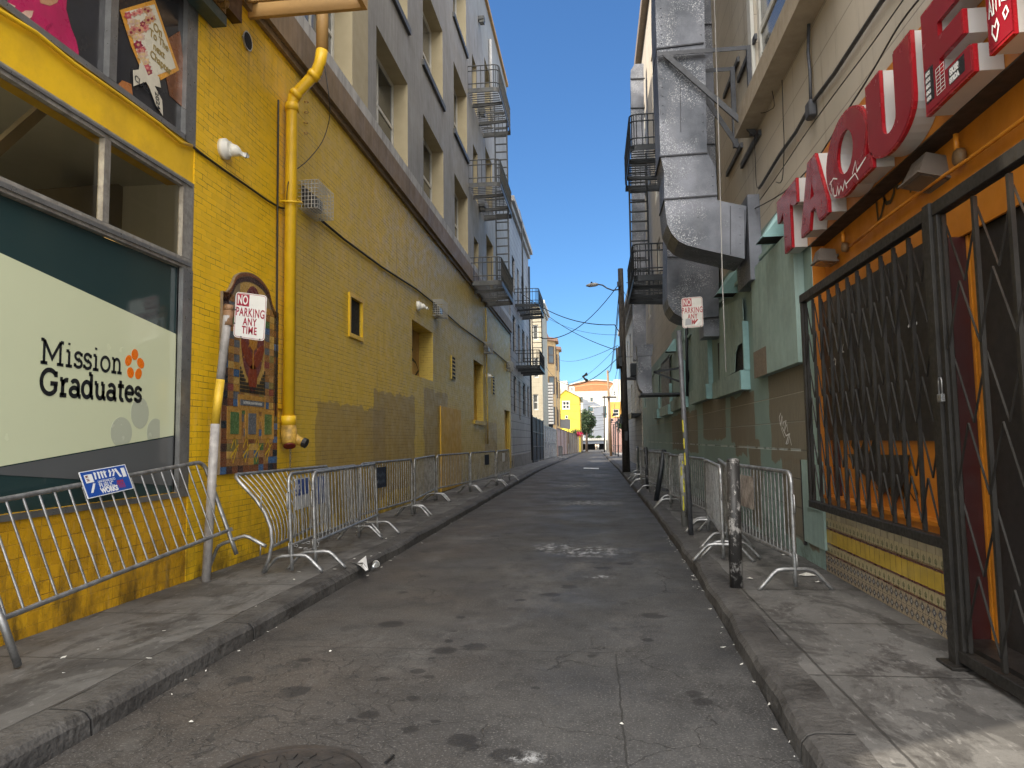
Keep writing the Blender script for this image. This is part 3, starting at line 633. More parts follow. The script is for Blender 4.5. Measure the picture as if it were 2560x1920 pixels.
# posters in the upper window
DP = -.08
frameL([(yv0, pl(463, 300).y, P1b-.008, P1b+.05), (pl(461, 300).y, YF+.01, P1b-.008, 8.5)], 'poster_window_frame', M_alu, -.12, .015)
m = MB(); a0, a1 = pl(270, 130).y, pl(289, 130).y; boxP(m, PLd, a0, a1, P1b+.052, 8.5, -.12, .018); m.build('poster_window_mullion', M_alu, LB)
m = MB(); m.poly([PLd(yv0, P1b, -.04), PLd(YF, P1b, -.04), PLd(YF, 8.5, -.04), PLd(yv0, 8.5, -.04)]); m.build('poster_backing', paint('dark_poster_print', (.030, .030, .034), .16, .6, .8, .01), LB)
s1 = 1/2.592
def z1(l): return [(x*s1, y*s1) for x, y in l]
def pos(name, l, mat, d=-.095): return polL(z1(l), d+.06, mat, name)
pos('poster_shirt', [(38, 55), (60, -60), (130, -160), (440, -140), (428, 60), (460, 180), (492, 260), (508, 330), (512, 412), (400, 355), (285, 262), (170, 165), (145, 110), (90, 110)], paint('pink_print', (.44, .02, .10), .3, .3, 3, .01))
pos('poster_shirt_fold', [(335, 145), (300, 170), (285, 262), (296, 262), (310, 185), (345, 155)], paint('dark_pink_print', (.30, .012, .07), .3), -.092)
pos('poster_skin', [(250, -40), (385, -40), (370, 18), (320, 38), (262, 20)], paint('skin_print', (.42, .22, .13), .3), -.092)
pos('poster_flower_hand', [(60, 20), (100, 40), (75, 75), (100, 105), (165, 68), (215, 70), (205, 110), (160, 145), (105, 120), (50, 95), (30, 55)], paint('pale_pink_print', (.62, .40, .32), .3, .3, 5), -.090)
pos('poster_grey_corner', [(-300, -60), (60, -60), (38, 55), (-20, 60), (-300, -100)], paint('grey_print', (.10, .10, .10), .3), -.093)
pos('poster_blur', [(1085, 250), (1165, 200), (1190, 420), (1188, 700), (1100, 620), (1075, 500)], paint('brown_print', (.20, .075, .03), .3, .5, 3), -.095)
pos('poster_shoulder', [(752, 560), (790, 520), (850, 545), (862, 640), (850, 680), (752, 610)], paint('orange_skin_print', (.45, .17, .05), .3), -.093)
pos('cap_edge', [(775, 65), (1002, -2), (1160, 455), (1040, 520), (1035, 500), (965, 570), (850, 300)], paint('gold_print', (.66, .32, .05), .3, .1), -.092)
pos('cap_board', [(808, 78), (1000, 28), (1138, 440), (1010, 490), (960, 520), (890, 350)], paint('ivory_print', (.66, .63, .52), .3, .06), -.089)
m = MB(); fcol = [(.52, .30, .16), (.45, .08, .10), (.60, .42, .34), (.25, .02, .05), (.60, .25, .20), (.62, .45, .25)]
fr = random.Random(3)
FP = [(830, 100), (870, 90), (905, 75), (940, 60), (975, 95), (960, 70), (850, 140), (890, 150), (925, 155), (960, 130), (870, 190), (905, 195), (940, 180), (880, 240), (915, 240), (895, 290), (925, 320), (915, 365), (945, 400), (955, 440), (965, 470), (850, 210), (985, 120), (935, 350), (905, 330)]
for (x, y) in FP:
    k = fr.randrange(6); r = fr.uniform(22, 34); ph = fr.random()*6
    lob = [(x+r*(1 if i % 2 == 0 else .66)*math.cos(ph+i*math.pi/6), y+r*(1 if i % 2 == 0 else .66)*math.sin(ph+i*math.pi/6)) for i in range(12)]
    m.prism([pl(a*s1, b*s1, -.0265+fr.random()*.003) for a, b in lob], (.001, 0, 0), k)
    m.prism([pl(a*s1, b*s1, -.023+fr.random()*.001) for a, b in ell(x, y, r*.3, r*.3, 0, 8)], (.0008, 0, 0), (k+3) % 6)
m.build('printed_flowers', [paint('petal_%s' % 'abcdef'[i], c, .4, .3, 12) for i, c in enumerate(fcol)], LB)
pos('printed_ribbon', [(862, 455), (900, 450), (905, 405), (935, 430), (960, 490), (1000, 470), (1030, 500), (1042, 568), (1000, 555), (1050, 650), (1055, 750), (1010, 680), (965, 560), (945, 530), (865, 558)], paint('ribbon_print', (.62, .58, .48), .4, .15, 6), -.0815)
def txtP(mb, txt, size, o, ex, ey, nrm, weight=0, sx=1, align='LEFT', ext=.001, mi=0, space=1.0):
    ex = Vector(ex).normalized(); ey = Vector(ey).normalized(); nrm = Vector(nrm).normalized(); o = Vector(o)
    me = text_mesh(txt, size, ext, weight, align, sx, space); mb.add2d(me, lambda x, y, z: o+ex*x+ey*y+nrm*(z+ext), mi); bpy.data.meshes.remove(me); return mb
m = MB()
for (w, x, y, s_) in (('On', 992, 190, .27), ('To The', 968, 225, .25), ('next', 992, 315, .25), ('Chapter', 972, 365, .25)):
    a = pl(x*s1, y*s1, -.0248); b = pl((x+80)*s1, (y+73)*s1, -.0248); ex = (b-a).normalized(); ey = Vector((1, 0, 0)).cross(ex)*1; ey = ey if ey.z > 0 else -ey
    m = MB(); txtP(m, w, s_*.44, a, ex, ey, (1, 0, 0), .002, .95); m.build('printed_words', M_goldink, LB)
m = MB()
a = pl(870*s1, 515*s1, -.018); txtP(m, 'CLASS', .085, a, (0, 1, -.12), (0, .12, 1), (1, 0, 0), .001)
a = pl(1003*s1, 590*s1, -.018); txtP(m, '2024', .085, a, (0, .25, -1), (0, 1, .25), (1, 0, 0), .001)
m.build('ribbon_words', M_ink, LB)
# cornice above the posters (dark green board and ornate moulding) and the brown beams under the balcony
M_green = paint('dark_teal_paint', (.028, .055, .058), .4, .2, 3); M_gilt = paint('gilt_brown_moulding', (.16, .085, .02), .45, .5, 12, .5, dirt=(.02, .012, .006), damt=.6)
cz = pl(560, 108).z; cy1 = pl(566, 100, .2).y
m = MB(); m.box(XL+.03, YC, cz+.0, XL+.20, cy1, cz+.12); m.box(XL+.03, YC, cz+.12, XL+.12, cy1-.03, cz+.33); m.build('cornice_board', M_green, LB)
m = MB(); yy = cy1-.02
m.box(XL+.121, YC, cz+.14, XL+.20, cy1-.02, cz+.31)
while yy > 3.2:
    m.lathe((XL+.215, yy-.05, cz+.225), (0, 1, 0), [(-.042, .004), (-.034, .035), (0, .058), (.034, .035), (.042, .004)], 8); m.box(XL+.2, yy-.112, cz+.15, XL+.25, yy-.096, cz+.30); yy -= .12
m.box(XL+.20, YC, cz+.311, XL+.33, cy1-.02, cz+.36)
m.build('egg_moulding', M_gilt, LB, smooth=False)
m = MB(); m.box(XL-.05, YC, cz+.40, XL+.025, YB0+.6, cz+2.0); m.build('cornice_frieze', M_tan, LB)
m = MB(); a = pl(585, 40, .1); b_ = pl(620, 10, .25); m.box(XL-.2, a.y-.2, a.z, XL+.12, a.y+.15, a.z+.5); m.build('beam_end', paint('dark_brown_timber', (.05, .02, .012), .5, .3), LB)
# ------------------------------------------------------------------ balcony stub top left (tan platform of a fire escape)
BA = thing('fire_escape', 'underside of tan painted fire escape platform at top of yellow pipe', 'fire escape', (XL, 9, 8))
a = pX(620, 22, XL); b = pY(915, 18, a.y)
m = MB(); w = b.x-XL; m.box(XL-.02, a.y, b.z, b.x, a.y+.06, b.z+.2); m.box(b.x-.06, a.y-3, b.z, b.x, a.y-.002, b.z+.2); m.build('toe_plate', M_tan, BA)
m = MB()
for i in range(28): m.box(XL+.05, a.y-.16-i*.1, b.z+.1, b.x-.07, a.y-.12-i*.1, b.z+.14)
m.build('grating', M_tan, BA)
m = MB()
for i in range(3): m = MB(); m.box(XL, a.y-.43-i*.9, b.z+.02, b.x-.07, a.y-.35-i*.9, b.z+.095); m.build('bearer', M_tan, BA)
# ------------------------------------------------------------------ pipe, cables, fittings of the yellow wall
pc = pl(725, 700, .12); PYY = pc.y; PXX = XL+.12
z_a = pY(722, 1058, PYY).z; z_b = pY(726, 250, PYY).z; up0 = pY(800, 160, PYY); up1 = pY(806, 28, PYY)
DP_ = thing('downpipe', 'thick yellow painted pipe that jogs out around the brown band', 'pipe', (PXX, PYY, 2))
m = MB(); PR = .082
m.tube([(PXX, PYY, z_a), (PXX, PYY, z_b-.1), (PXX+.03, PYY, z_b+.05), (up0.x-.05, PYY, up0.z-.12), (up0.x, PYY, up0.z+.02), (up1.x, PYY, up0.z+.2)], PR, 18)
for zc in (z_b-.12,): m.tube([(PXX, PYY, zc-.05), (PXX, PYY, zc+.06)], PR+.014, 18)
d = (Vector((up0.x-.05, PYY, up0.z-.12))-Vector((PXX+.03, PYY, z_b+.05))).normalized()
m.tube([Vector((PXX+.03, PYY, z_b+.05)), Vector((PXX+.03, PYY, z_b+.05))+d*.08], PR+.012, 18)
m.tube([Vector((up0.x-.05, PYY, up0.z-.12))-d*.1, Vector((up0.x-.05, PYY, up0.z-.12))-d*.02], PR+.012, 18)
m.tube([(PXX, PYY, z_a-.03), (PXX, PYY, z_a+.10)], PR+.02, 18)
m.build('pipe', M_yp, DP_, smooth=True)
m = MB(); m.tube([(up1.x, PYY, up0.z+.2), (up1.x, PYY, up1.z+.4)], PR*1.02, 18); m.build('upper_pipe', M_tan, DP_, smooth=True)
m = MB(); m.box(XL-.01, PYY-.16, z_a+.2, XL+.03, PYY+.16, z_a+.26); m.build('pipe_bracket', M_yp, DP_)
# twin hose inlet at its foot
HI = thing('hose_inlet', 'grimy yellow twin hose inlet at foot of the yellow pipe, red plug and hanging chain', 'standpipe inlet', (PXX, PYY, z_a-.2))
m = MB(); b0 = Vector((PXX, PYY, z_a-.031)); m.tube([b0, b0+Vector((.02, -.02, -.16)), b0+Vector((.05, -.07, -.27))], [.1, .11, .09], 16)
m.tube([b0+Vector((.0, .02, -.1)), b0+Vector((.12, .02, -.20)), b0+Vector((.2, .02, -.23))], [.07, .06, .06], 14)
m.build('inlet_body', paint('grimy_yellow_paint', (.50, .30, .05), .5, .6, 14, .4, dirt=(.03, .02, .01), damt=.8), HI, smooth=True)
e = b0+Vector((.052, -.073, -.276)); dd = Vector((.03, -.05, -.11)).normalized(); m = MB(); m.tube([e, e+dd*.012], .078, 16); m.build('plug', paint('dark_red_paint', (.16, .008, .012), .5, .3), HI)
m = MB(); e = b0+Vector((.2, .02, -.23)); m.tube([e, e+Vector((.05, 0, -.02))], .068, 12); m.build('cap', M_black, HI)
m = MB(); p = b0+Vector((.04, -.02, -.27))
for i in range(16):
    cz_ = p.z-i*.026; r = .012
    m.tube([(p.x+(r*math.cos(t) if i % 2 else 0), p.y+(0 if i % 2 else r*math.cos(t)), cz_+.018*math.sin(t)) for t in [2*math.pi*k/8 for k in range(9)]], .003, 5)
m.build('chain', M_fe, HI)
# cables
def cable(name, label, pts, r=.011, mat=None, cat='cable', n=6, grp=None):
    m = MB(); base = Vector(pts[0]); o = m.tube(pts, r, n).build(name, mat or M_cable, None, smooth=True, xf=lambda v: v-base); o.location = base; return tag(o, label, cat, grp)
def smoothpts(pts, k=4):
    pts = [Vector(p) for p in pts]; out = []
    for i in range(len(pts)-1):
        p0 = pts[max(i-1, 0)]; p1 = pts[i]; p2 = pts[i+1]; p3 = pts[min(i+2, len(pts)-1)]
        for j in range(k):
            t = j/k; out.append(.5*((2*p1)+(-p0+p2)*t+(2*p0-5*p1+4*p2-p3)*t*t+(-p0+3*p1-3*p2+p3)*t**3))
    return out+[pts[-1]]
cable('wall_cable', 'yellow painted conduit along the foot of the poster windows', [pl(x, y, .03) for x, y in [(-600, -330), (0, 28), (90, 82), (185, 160), (300, 240), (400, 312), (450, 355), (480, 365)]], .019, M_yp)
cable('wall_cable', 'black cable clipped across yellow brick from poster window to yellow pipe', [pl(x, y, .025) for x, y in [(480, 365), (505, 385), (560, 425), (618, 465), (670, 502), (700, 519), (712, 521)]], .014)
cable('wall_cable', 'yellow conduit elbow wrapping the yellow pipe beside the largest caged lamp', [PLd(PYY-.16, pl(718, 521).z, .05), PLd(PYY-.1, pl(718, 521).z, .24), PLd(PYY+.1, pl(722, 519).z+.02, .24), PLd(PYY+.2, pl(740, 505).z, .05)], .016, M_yp)
cable('wall_cable', 'dark conduit running below the caged lamps down the yellow wall', [pl(x, y, .03) for x, y in [(800, 548), (860, 598), (955, 668), (1040, 722), (1100, 770), (1150, 815), (1215, 862), (1270, 908), (1284, 925)]], .02)
cable('wall_cable', 'black vertical cable tight along left side of the yellow pipe', [pl(692+dx, y, .04) for dx, y in [(4, 250), (2, 500), (0, 800), (-4, 1040)]], .014)
cable('loose_cable', 'thin black wire looping loosely from top balcony down to the yellow pipe', smoothpts([pY(790, 36, PYY), pY(800, 110, PYY), pY(815, 190, PYY), pY(824, 262, PYY), pl(822, 305, .1), pl(805, 355, .1), pl(770, 400, .1), pl(735, 430, .12), pl(720, 460, .12), pl(717, 500, .12)]), .007)
cable('wall_cable', 'vertical yellow conduit pair on far end of yellow wall', [pl(x, y, .05) for x, y in [(1214, 770), (1216, 860), (1217, 940), (1219, 1040), (1220, 1110)]], .035, M_yb)
# hooks
HK = thing('wall_hooks', 'row of four small rusty eye hooks beside the yellow pipe', 'hooks', pl(765, 300))
for (x, y) in ((766, 255), (766, 281), (765, 307), (765, 333)):
    c = pl(x, y, .03); m = MB(); m.tube([c+Vector((.03*math.cos(t), .03*math.sin(t), 0)) for t in [2*math.pi*k/8 for k in range(9)]], .006, 5); m.build('hook', M_tan, HK)
# dome cameras
def wallcam(px, py, s, label, side=1):
    c = pl(px, py); t = thing('security_camera', label, 'camera', c)
    m = MB(); m.lathe(c, (1, 0, 0), [(0, .0), (0, .105*s), (.05*s, .105*s), (.055*s, .08*s), (.09*s, .075*s)], 18); m.build('mount', M_white, t, smooth=True)
    m = MB(); q = c+Vector((.09*s, .02*s, -.0)); ax = Vector((.75, .55, -.25)); m.lathe(q-ax*.03*s, ax, [(0, .058*s), (.06*s, .062*s), (.09*s, .05*s), (.11*s, .036*s), (.17*s, .036*s), (.165*s, .0)], 18); m.build('camera_body', M_white, t, smooth=True)
    m = MB(); e = q+ax.normalized()*.145*s; m.lathe(e, ax, [(0, .034*s), (.004*s, .034*s), (.004*s, 0)], 14); m.build('lens', M_black, t)
    return t
wallcam(556, 373, 1.15, 'large white dome security camera on bright yellow brick near the posters')
wallcam(1043, 765, 1.15, 'small white security camera on olive part of the wall above a recessed window')
wallcam(1215, 940, 1.3, 'small security camera beside the vertical conduit at the far end of the yellow wall')
# caged flood lamps
def caged(px, py, label):
    c = pl(px, py); t = thing('caged_lamp', label, 'wall lamp', c, 'caged lamps along the yellow wall')
    D, L, Hh = .30, .62, .42; m = MB(); r = .0055
    x0, y0, z0 = c.x, c.y, c.z; N = 7
    for i in range(N+1):
        z = z0-Hh/2+Hh*i/N; m.tube([(x0, y0, z), (x0+D, y0, z), (x0+D, y0+L, z), (x0, y0+L, z)], r, 4)
    for i in range(11):
        y = y0+L*i/10; m.tube([(x0, y, z0+Hh/2), (x0+D, y, z0+Hh/2), (x0+D, y, z0-Hh/2), (x0, y, z0-Hh/2)], r, 4)
    for i in range(1, 6):
        x = x0+D*i/6
        for y in (y0, y0+L): m.tube([(x, y, z0+Hh/2), (x, y, z0-Hh/2)], r, 4)
        for z in (z0+Hh/2, z0-Hh/2): m.tube([(x, y0, z), (x, y0+L, z)], r, 4)
    m.build('wire_cage', M_wirec, t)
    m = MB(); b = [(x0+.03, y0+.15, z0-.13), (x0+.19, y0+.1, z0-.16), (x0+.19, y0+.1, z0+.03), (x0+.06, y0+.15, z0+.13)]
    m.prism(b, (0, .36, 0)); m.build('lamp_housing', M_fe, t, bevel=.01)
    m = MB(); m.poly([(x0+.192, y0+.14, z0-.14), (x0+.192, y0+.42, z0-.14), (x0+.192, y0+.42, z0+.0), (x0+.192, y0+.14, z0+.0)]); m.build('lamp_glass', M_gl2, t)
    m = MB(); m.box(x0+.001, y0+.1, z0-.1, x0+.03, y0+.5, z0+.17); m.build('back_box', M_black, t)
    return t
caged(746, 486, 'largest and nearest caged flood lamp right beside the yellow pipe')
caged(1080, 768, 'caged flood lamp above the recessed window, beside small white camera')
caged(1208, 868, 'third caged flood lamp, left of the vertical conduit on the wall')
caged(1265, 915, 'smallest caged flood lamp at far end of the yellow wall')
# ------------------------------------------------------------------ mosaic panel
MO = thing('mosaic_panel', 'arched ceramic mosaic panel on yellow brick behind the no parking sign', 'mosaic', pl(620, 1180))
u_l = pl(547, 900).y; u_r = pl(688, 900).y; v_b = pl(620, 1180).z; v_s = pl(547, 726).z; v_t = pl(618, 681).z; uc = (u_l+u_r)/2; HW = (u_r-u_l)/2
def arch_top(u):
    t = abs(u-uc)/HW
    return v_s+(v_t-v_s)*(math.sqrt(1-(t/.80)**2) if t < .62 else (.632*(1-(t-.62)/.33)**2 if t < .95 else 0))
m = MB(); N = 40; out = [(u_l, v_b), (u_r, v_b)]+[(u_r-(u_r-u_l)*i/N, arch_top(u_r-(u_r-u_l)*i/N)) for i in range(N+1)]
for i in range(N):
    a = u_l+(u_r-u_l)*i/N; b = u_l+(u_r-u_l)*(i+1)/N
    m.prism([PLd(a, v_b, .003), PLd(b, v_b, .003), PLd(b, arch_top(b), .003), PLd(a, arch_top(a), .003)], (.035, 0, 0))
m.build('panel_backing', paint('pale_grout', (.20, .15, .09), .8, .3, 8), MO)
pal = [(.16, .08, .03), (.20, .11, .045), (.10, .04, .02), (.24, .13, .03), (.035, .07, .14), (.05, .09, .035), (.13, .035, .03), (.035, .02, .018), (.27, .17, .05), (.07, .075, .085), (.12, .10, .04), (.015, .017, .022)]
MP = [paint('mosaic_tile_%s' % 'abcdefghijkl'[i], tuple(Vector(c)*1.7), .25, .35, 16, .2) for i, c in enumerate(pal)]
mr_ = random.Random(5); m = MB(); W = u_r-u_l; cu_ = W/11
tdep = .0382
def tile(u0, u1, v0, v1, k, d=tdep, g=.006): boxP(m, PLd, u0+g/2, u1-g/2, v0+g/2, v1-g/2, d-.0005, d+.006, k)
nv = int((v_s-v_b)/.085)
for r in range(nv):
    v0 = v_b+(v_s-v_b)*r/nv; v1 = v_b+(v_s-v_b)*(r+1)/nv
    for c in range(11):
        u0 = u_l+c*cu_; inner = 3 <= c <= 7 and r > nv*.42; 
        if inner: continue
        if c in (0, 10) or r == 0: tile(u0, u0+cu_, v0, v1, mr_.choice([2, 7, 7, 11, 4, 2])); continue
        if 2 <= r <= 5 and c in (1, 2, 4, 5, 6, 8, 9) and False: continue
        tile(u0, u0+cu_, v0, v1, mr_.choice([0, 0, 0, 1, 1, 3, 4, 5, 6, 8, 8, 9, 10, 2, 0]))
m.build('tiles', MP, MO)
m = MB()
# border of the arch
for i in range(N):
    a = u_l+W*i/N; b = u_l+W*(i+1)/N
    za, zb = arch_top(a), arch_top(b)
    for (o0, o1, k) in ((.012, .05, 2), (.058, .115, 7)):
        m.prism([PLd(a+.003, za-o1, tdep), PLd(b-.003, zb-o1, tdep), PLd(b-.003, zb-o0, tdep), PLd(a+.003, za-o0, tdep)], (.006, 0, 0), k)
m.build('arch_border_tiles', MP, MO)
iu0, iu1 = u_l+3*cu_, u_l+8*cu_; iv0 = v_b+(v_s-v_b)*.45; iv1 = arch_top(uc)-.13
m = MB()
for i in range(16):
    a = iu0+(iu1-iu0)*i/16; b = iu0+(iu1-iu0)*(i+1)/16
    m.poly([PLd(a, iv0, tdep+.001), PLd(b, iv0, tdep+.001), PLd(b, min(arch_top(b)-.125, iv1), tdep+.001), PLd(a, min(arch_top(a)-.125, iv1), tdep+.001)])
m.build('inner_ground', MP[8], MO)
ic = (iu0+iu1)/2; iw = (iu1-iu0)/2; ih = v_s-iv0; m = MB()
def pe(cx, cy, rx, ry, rot, k, d): m.prism([PLd(x, y, d) for x, y in ell(cx, cy, rx, ry, rot, 24)], (.004, 0, 0), k)
pe(ic, iv0+ih*.66, iw*.92, ih*.52, 0, 0, tdep+.003)
pe(ic-iw*.42, iv0+ih*.42, iw*.24, ih*.19, .75, 1, tdep+.008); pe(ic+iw*.42, iv0+ih*.42, iw*.24, ih*.19, -.75, 1, tdep+.008)
pe(ic, iv0+ih*.18, iw*.34, ih*.15, 0, 1, tdep+.008)
pe(ic, iv0+ih*.62, iw*.34, ih*.14, 0, 2, tdep+.009); pe(ic, iv0+ih*.62, iw*.07, ih*.03, 0, 3, tdep+.0135)
for a in (40, 90, 140, 215, 325): m.ribbon([(ic, iv0+ih*.62), (ic+math.cos(rad(a))*iw*.88, iv0+ih*.62+math.sin(rad(a))*ih*.42)], .022, onL(tdep+.0078), .0005, 2)
m.ribbon([(ic, iv0+ih*.55), (ic, iv0+ih*.28)], .03, onL(tdep+.0125), .0005, 2)
m.build('winged_figure', [paint('maroon_glaze', (.15, .045, .045), .25, .3, 9), paint('brown_red_glaze', (.20, .04, .018), .25, .2), paint('ochre_glaze', (.42, .19, .03), .3, .3, 12), M_black], MO)
m = MB(); 
for i in range(18):
    for j in range(7):
        t = abs(i-8.5)/8.5
        if j > 1+5.5*t**1.6: continue
        a = iu0+(iu1-iu0)*i/18; boxP(m, PLd, a+.006, a+(iu1-iu0)/18-.006, iv0+.02+j*.045, iv0+.02+j*.045+.034, tdep+.0125, tdep+.016)
m.build('black_tesserae', M_ink, MO)
m = MB(); tv = iv0-.17; boxP(m, PLd, iu0-.03, iu1+.03, tv-.03, iv0-.01, tdep+.007, tdep+.012, 0)
m.build('ochre_plaque', MP[3], MO)
m = MB(); boxP(m, PLd, iu0+.02, iu1-.02, tv+.03, tv+.10, tdep+.0125, tdep+.016); o = m.build('word_tiles', MP[9], MO)
m = MB(); txtP(m, 'THE FUTURE IS IN YOUR HANDS', .047, PLd(ic, tv+.05, tdep+.017), (0, 1, 0), (0, 0, 1), (1, 0, 0), 0, .72, 'CENTER', .0006); o2 = m.build('word_tiles_lettering', M_wfr, MO)
m = MB()
for i, (cx, k) in enumerate(((.2, 5), (.5, 9), (.8, 5))):
    u = u_l+W*cx; v = v_b+(v_s-v_b)*.2; tile2 = boxP(m, PLd, u-.17, u+.17, v-.02, v+.36, tdep+.007, tdep+.011, 0); boxP(m, PLd, u-.10, u+.10, v+.04, v+.30, tdep+.0115, tdep+.015, 1 if k == 5 else 2)
m.build('framed_tiles', [MP[3], MP[5], MP[9]], MO)
m = MB()
for cx in (.22, .42, .62, .82):
    u = u_l+W*cx; m.ribbon([(u-.10, v_b+.30), (u-.02, v_b+.42), (u+.03, v_b+.28), (u-.05, v_b+.12), (u-.1, v_b+.2), (u+.08, v_b+.34)], .016, onL(tdep+.008))
m.build('spray_scribble', paint('yellow_spray', (.55, .35, .02), .5), MO)
# ------------------------------------------------------------------ no parking signs
M_sw = paint('white_sign_sheet', (.62, .62, .60), .35, .06, 4, .02); M_sr = paint('crimson_sign_ink', (.27, .010, .035), .4, .06); M_sr2 = paint('faded_red_sign_ink', (.34, .05, .06), .5, .2, 14)
M_sw2 = paint('worn_white_sign_sheet', (.56, .54, .50), .5, .12, 10, .05, dirt=(.3, .28, .25), damt=.5)
def sign_plate(t, o, ex, ey, w, h, sheet, ink, faded=False):
    ex = Vector(ex).normalized(); ey = Vector(ey).normalized(); nn = ex.cross(ey).normalized(); o = Vector(o)
    P = lambda x, y, z: o+ex*x+ey*y+nn*z
    def rr(x0, y0, x1, y1, r, n=6):
        l = []
        for cx, cy, a in ((x1-r, y1-r, 0), (x0+r, y1-r, 90), (x0+r, y0+r, 180), (x1-r, y0+r, 270)): l += [(cx+r*math.cos(rad(a+90*i/n)), cy+r*math.sin(rad(a+90*i/n))) for i in range(n+1)]
        return l
    m = MB(); m.prism([P(x, y, -.004) for x, y in rr(0, 0, w, h, .04)], nn*.004); m.build('plate', sheet, t)
    m = MB(); a = rr(.008, .008, w-.008, h-.008, .034); b = rr(.013, .013, w-.013, h-.013, .03)
    me = curve_mesh([a, b], 0); m.add2d(me, lambda x, y, z: P(x, y, .0012)); bpy.data.meshes.remove(me)
    s = h/.457
    m.prism([P(x, y, .0008) for x, y in ((.018, h-.018), (.018, h-.135*s), (.148*s, h-.135*s), (.148*s, h-.018))], nn*.0006)
    for (tx, cx, cy, sz, sx_) in (('PARKING', .5, .222, .120, .56), ('ANY', .5, .135, .105, .62)): txtP(m, tx, sz*s, P(w*cx, cy*s, .0013), ex, ey, nn, .0025, sx_, 'CENTER', .0004, space=1.12)
    if not faded: txtP(m, 'TIME', .105*s, P(w*.5, .050*s, .0013), ex, ey, nn, .0025, .66, 'CENTER', .0004, space=1.12)
    else: txtP(m, 'IM', .105*s, P(w*.50, .050*s, .0013), ex, ey, nn, .0025, .66, 'CENTER', .0004)
    m.build('red_lettering', ink, t)
    m = MB(); txtP(m, 'NO', .125*s, P(.026, h-.115*s, .0016), ex, ey, nn, .003, .54, 'LEFT', .0004, space=1.08); m.build('white_lettering', sheet, t)
    m = MB()
    for (x, y) in ((.25*w, .012), (.85*w, .012), (.008, .3*h), (.008, .6*h)): m.lathe(P(x, y, .001), nn, [(0, .009), (.006, .008), (.006, 0)], 8)
    m.build('bolts', M_fe, t)
    return P
SY = 7.25
sb = pZ(515, 1452); a = pY(583, 842, SY); b = pY(661, 853, SY); c = pY(590, 729, SY)
PO = thing('sign_post', 'leaning pale pipe post with yellow painted stretch before the mosaic', 'post', (sb.x, sb.y, .13))
top = pY(569, 790, SY-.02); k1 = sb.lerp(top, .39); k2 = sb.lerp(top, .56)
k1.z = pY(548, 1060, SY).z; k1.x = pY(548, 1060, SY).x; k2.z = pY(559, 950, SY).z; k2.x = pY(559, 950, SY).x
m = MB(); m.tube([sb-Vector((0, 0, .02)), k1], .046, 14); m.tube([k1, k2], .0455, 14, 1); m.tube([k2, top], .045, 14)
m.build('pipe', [paint('scuffed_pale_grey_pipe', (.36, .34, .33), .5, .4, 7, .2, dirt=(.12, .11, .10), damt=.6), paint('post_yellow_band', (.62, .40, .03), .5, .3, 7)], PO, smooth=True)
m = MB(); t2 = pY(567, 690+30, SY-.02); jn = pY(569, 815, SY-.02); mt_ = pY(571, 778, SY); m.tube([jn, mt_], .053, 14); m.tube([mt_, pY(573, 762, SY)], .05, 14)
m.build('collar', paint('grimy_brown_collar', (.22, .12, .06), .6, .5, 12), PO, smooth=True)
NP = thing('no_parking_sign', 'crisp crimson and white no parking sign in front of the mosaic', 'sign', a, None)
sign_plate(NP, a, b-a, c-a, (b-a).length, (c-a).length, M_sw, M_sr)
SR = 10.6; a = pY(1706, 821, SR); b = pY(1759, 817, SR); c = pY(1703, 745, SR)
P2 = thing('sign_post', 'tall grey pipe post with yellow spray marks, holding worn sign', 'post', pZ(1728, 1338))
q0 = pZ(1728, 1338); q1 = pY(1698, 826, SR); q1.y = SR+.04
m = MB(); m.tube([q0-Vector((0, 0, .02)), q1], .036, 12); m.build('pipe', paint('blue_grey_pipe', (.10, .105, .12), .5, .4, 9, .1, .3, dirt=(.3, .3, .3), damt=.25), P2, smooth=True)
m = MB(); d_ = q1-q0
for (t0, t1) in ((.34, .40), (.42, .47), (.50, .56)): m.tube([q0+d_*t0+Vector((-.022, -.018, 0)), q0+d_*t1+Vector((-.022, -.018, 0))], .014, 7)
m.build('yellow_spray', paint('lemon_spray', (.60, .52, .03), .5, .5, 20), P2)
N2 = thing('no_parking_sign', 'worn no parking sign with stickers, high on the grey post', 'sign', a)
Pn = sign_plate(N2, a, b-a, c-a, (b-a).length, (c-a).length, M_sw2, M_sr2, True)
m = MB(); m.prism([Pn(x, y, .002) for x, y in ((.04, .04), (.13, .045), (.135, .12), (.09, .145), (.05, .13))], (0, -.001, 0)); m.build('grey_sticker', paint('grey_sticker_paper', (.30, .30, .31), .6), N2)
m = MB(); m.prism([Pn(x, y, .0022) for x, y in ((.17, .04), (.20, .03), (.27, .10), (.24, .12))], (0, -.001, 0)); m.build('pale_sticker', M_sw, N2)
m = MB(); m.prism([Pn(x, y, .0024) for x, y in ((.16, .06), (.17, .045), (.235, .115), (.215, .125))], (0, -.001, 0)); m.build('red_sticker', paint('red_sticker_paper', (.35, .03, .03), .6), N2)
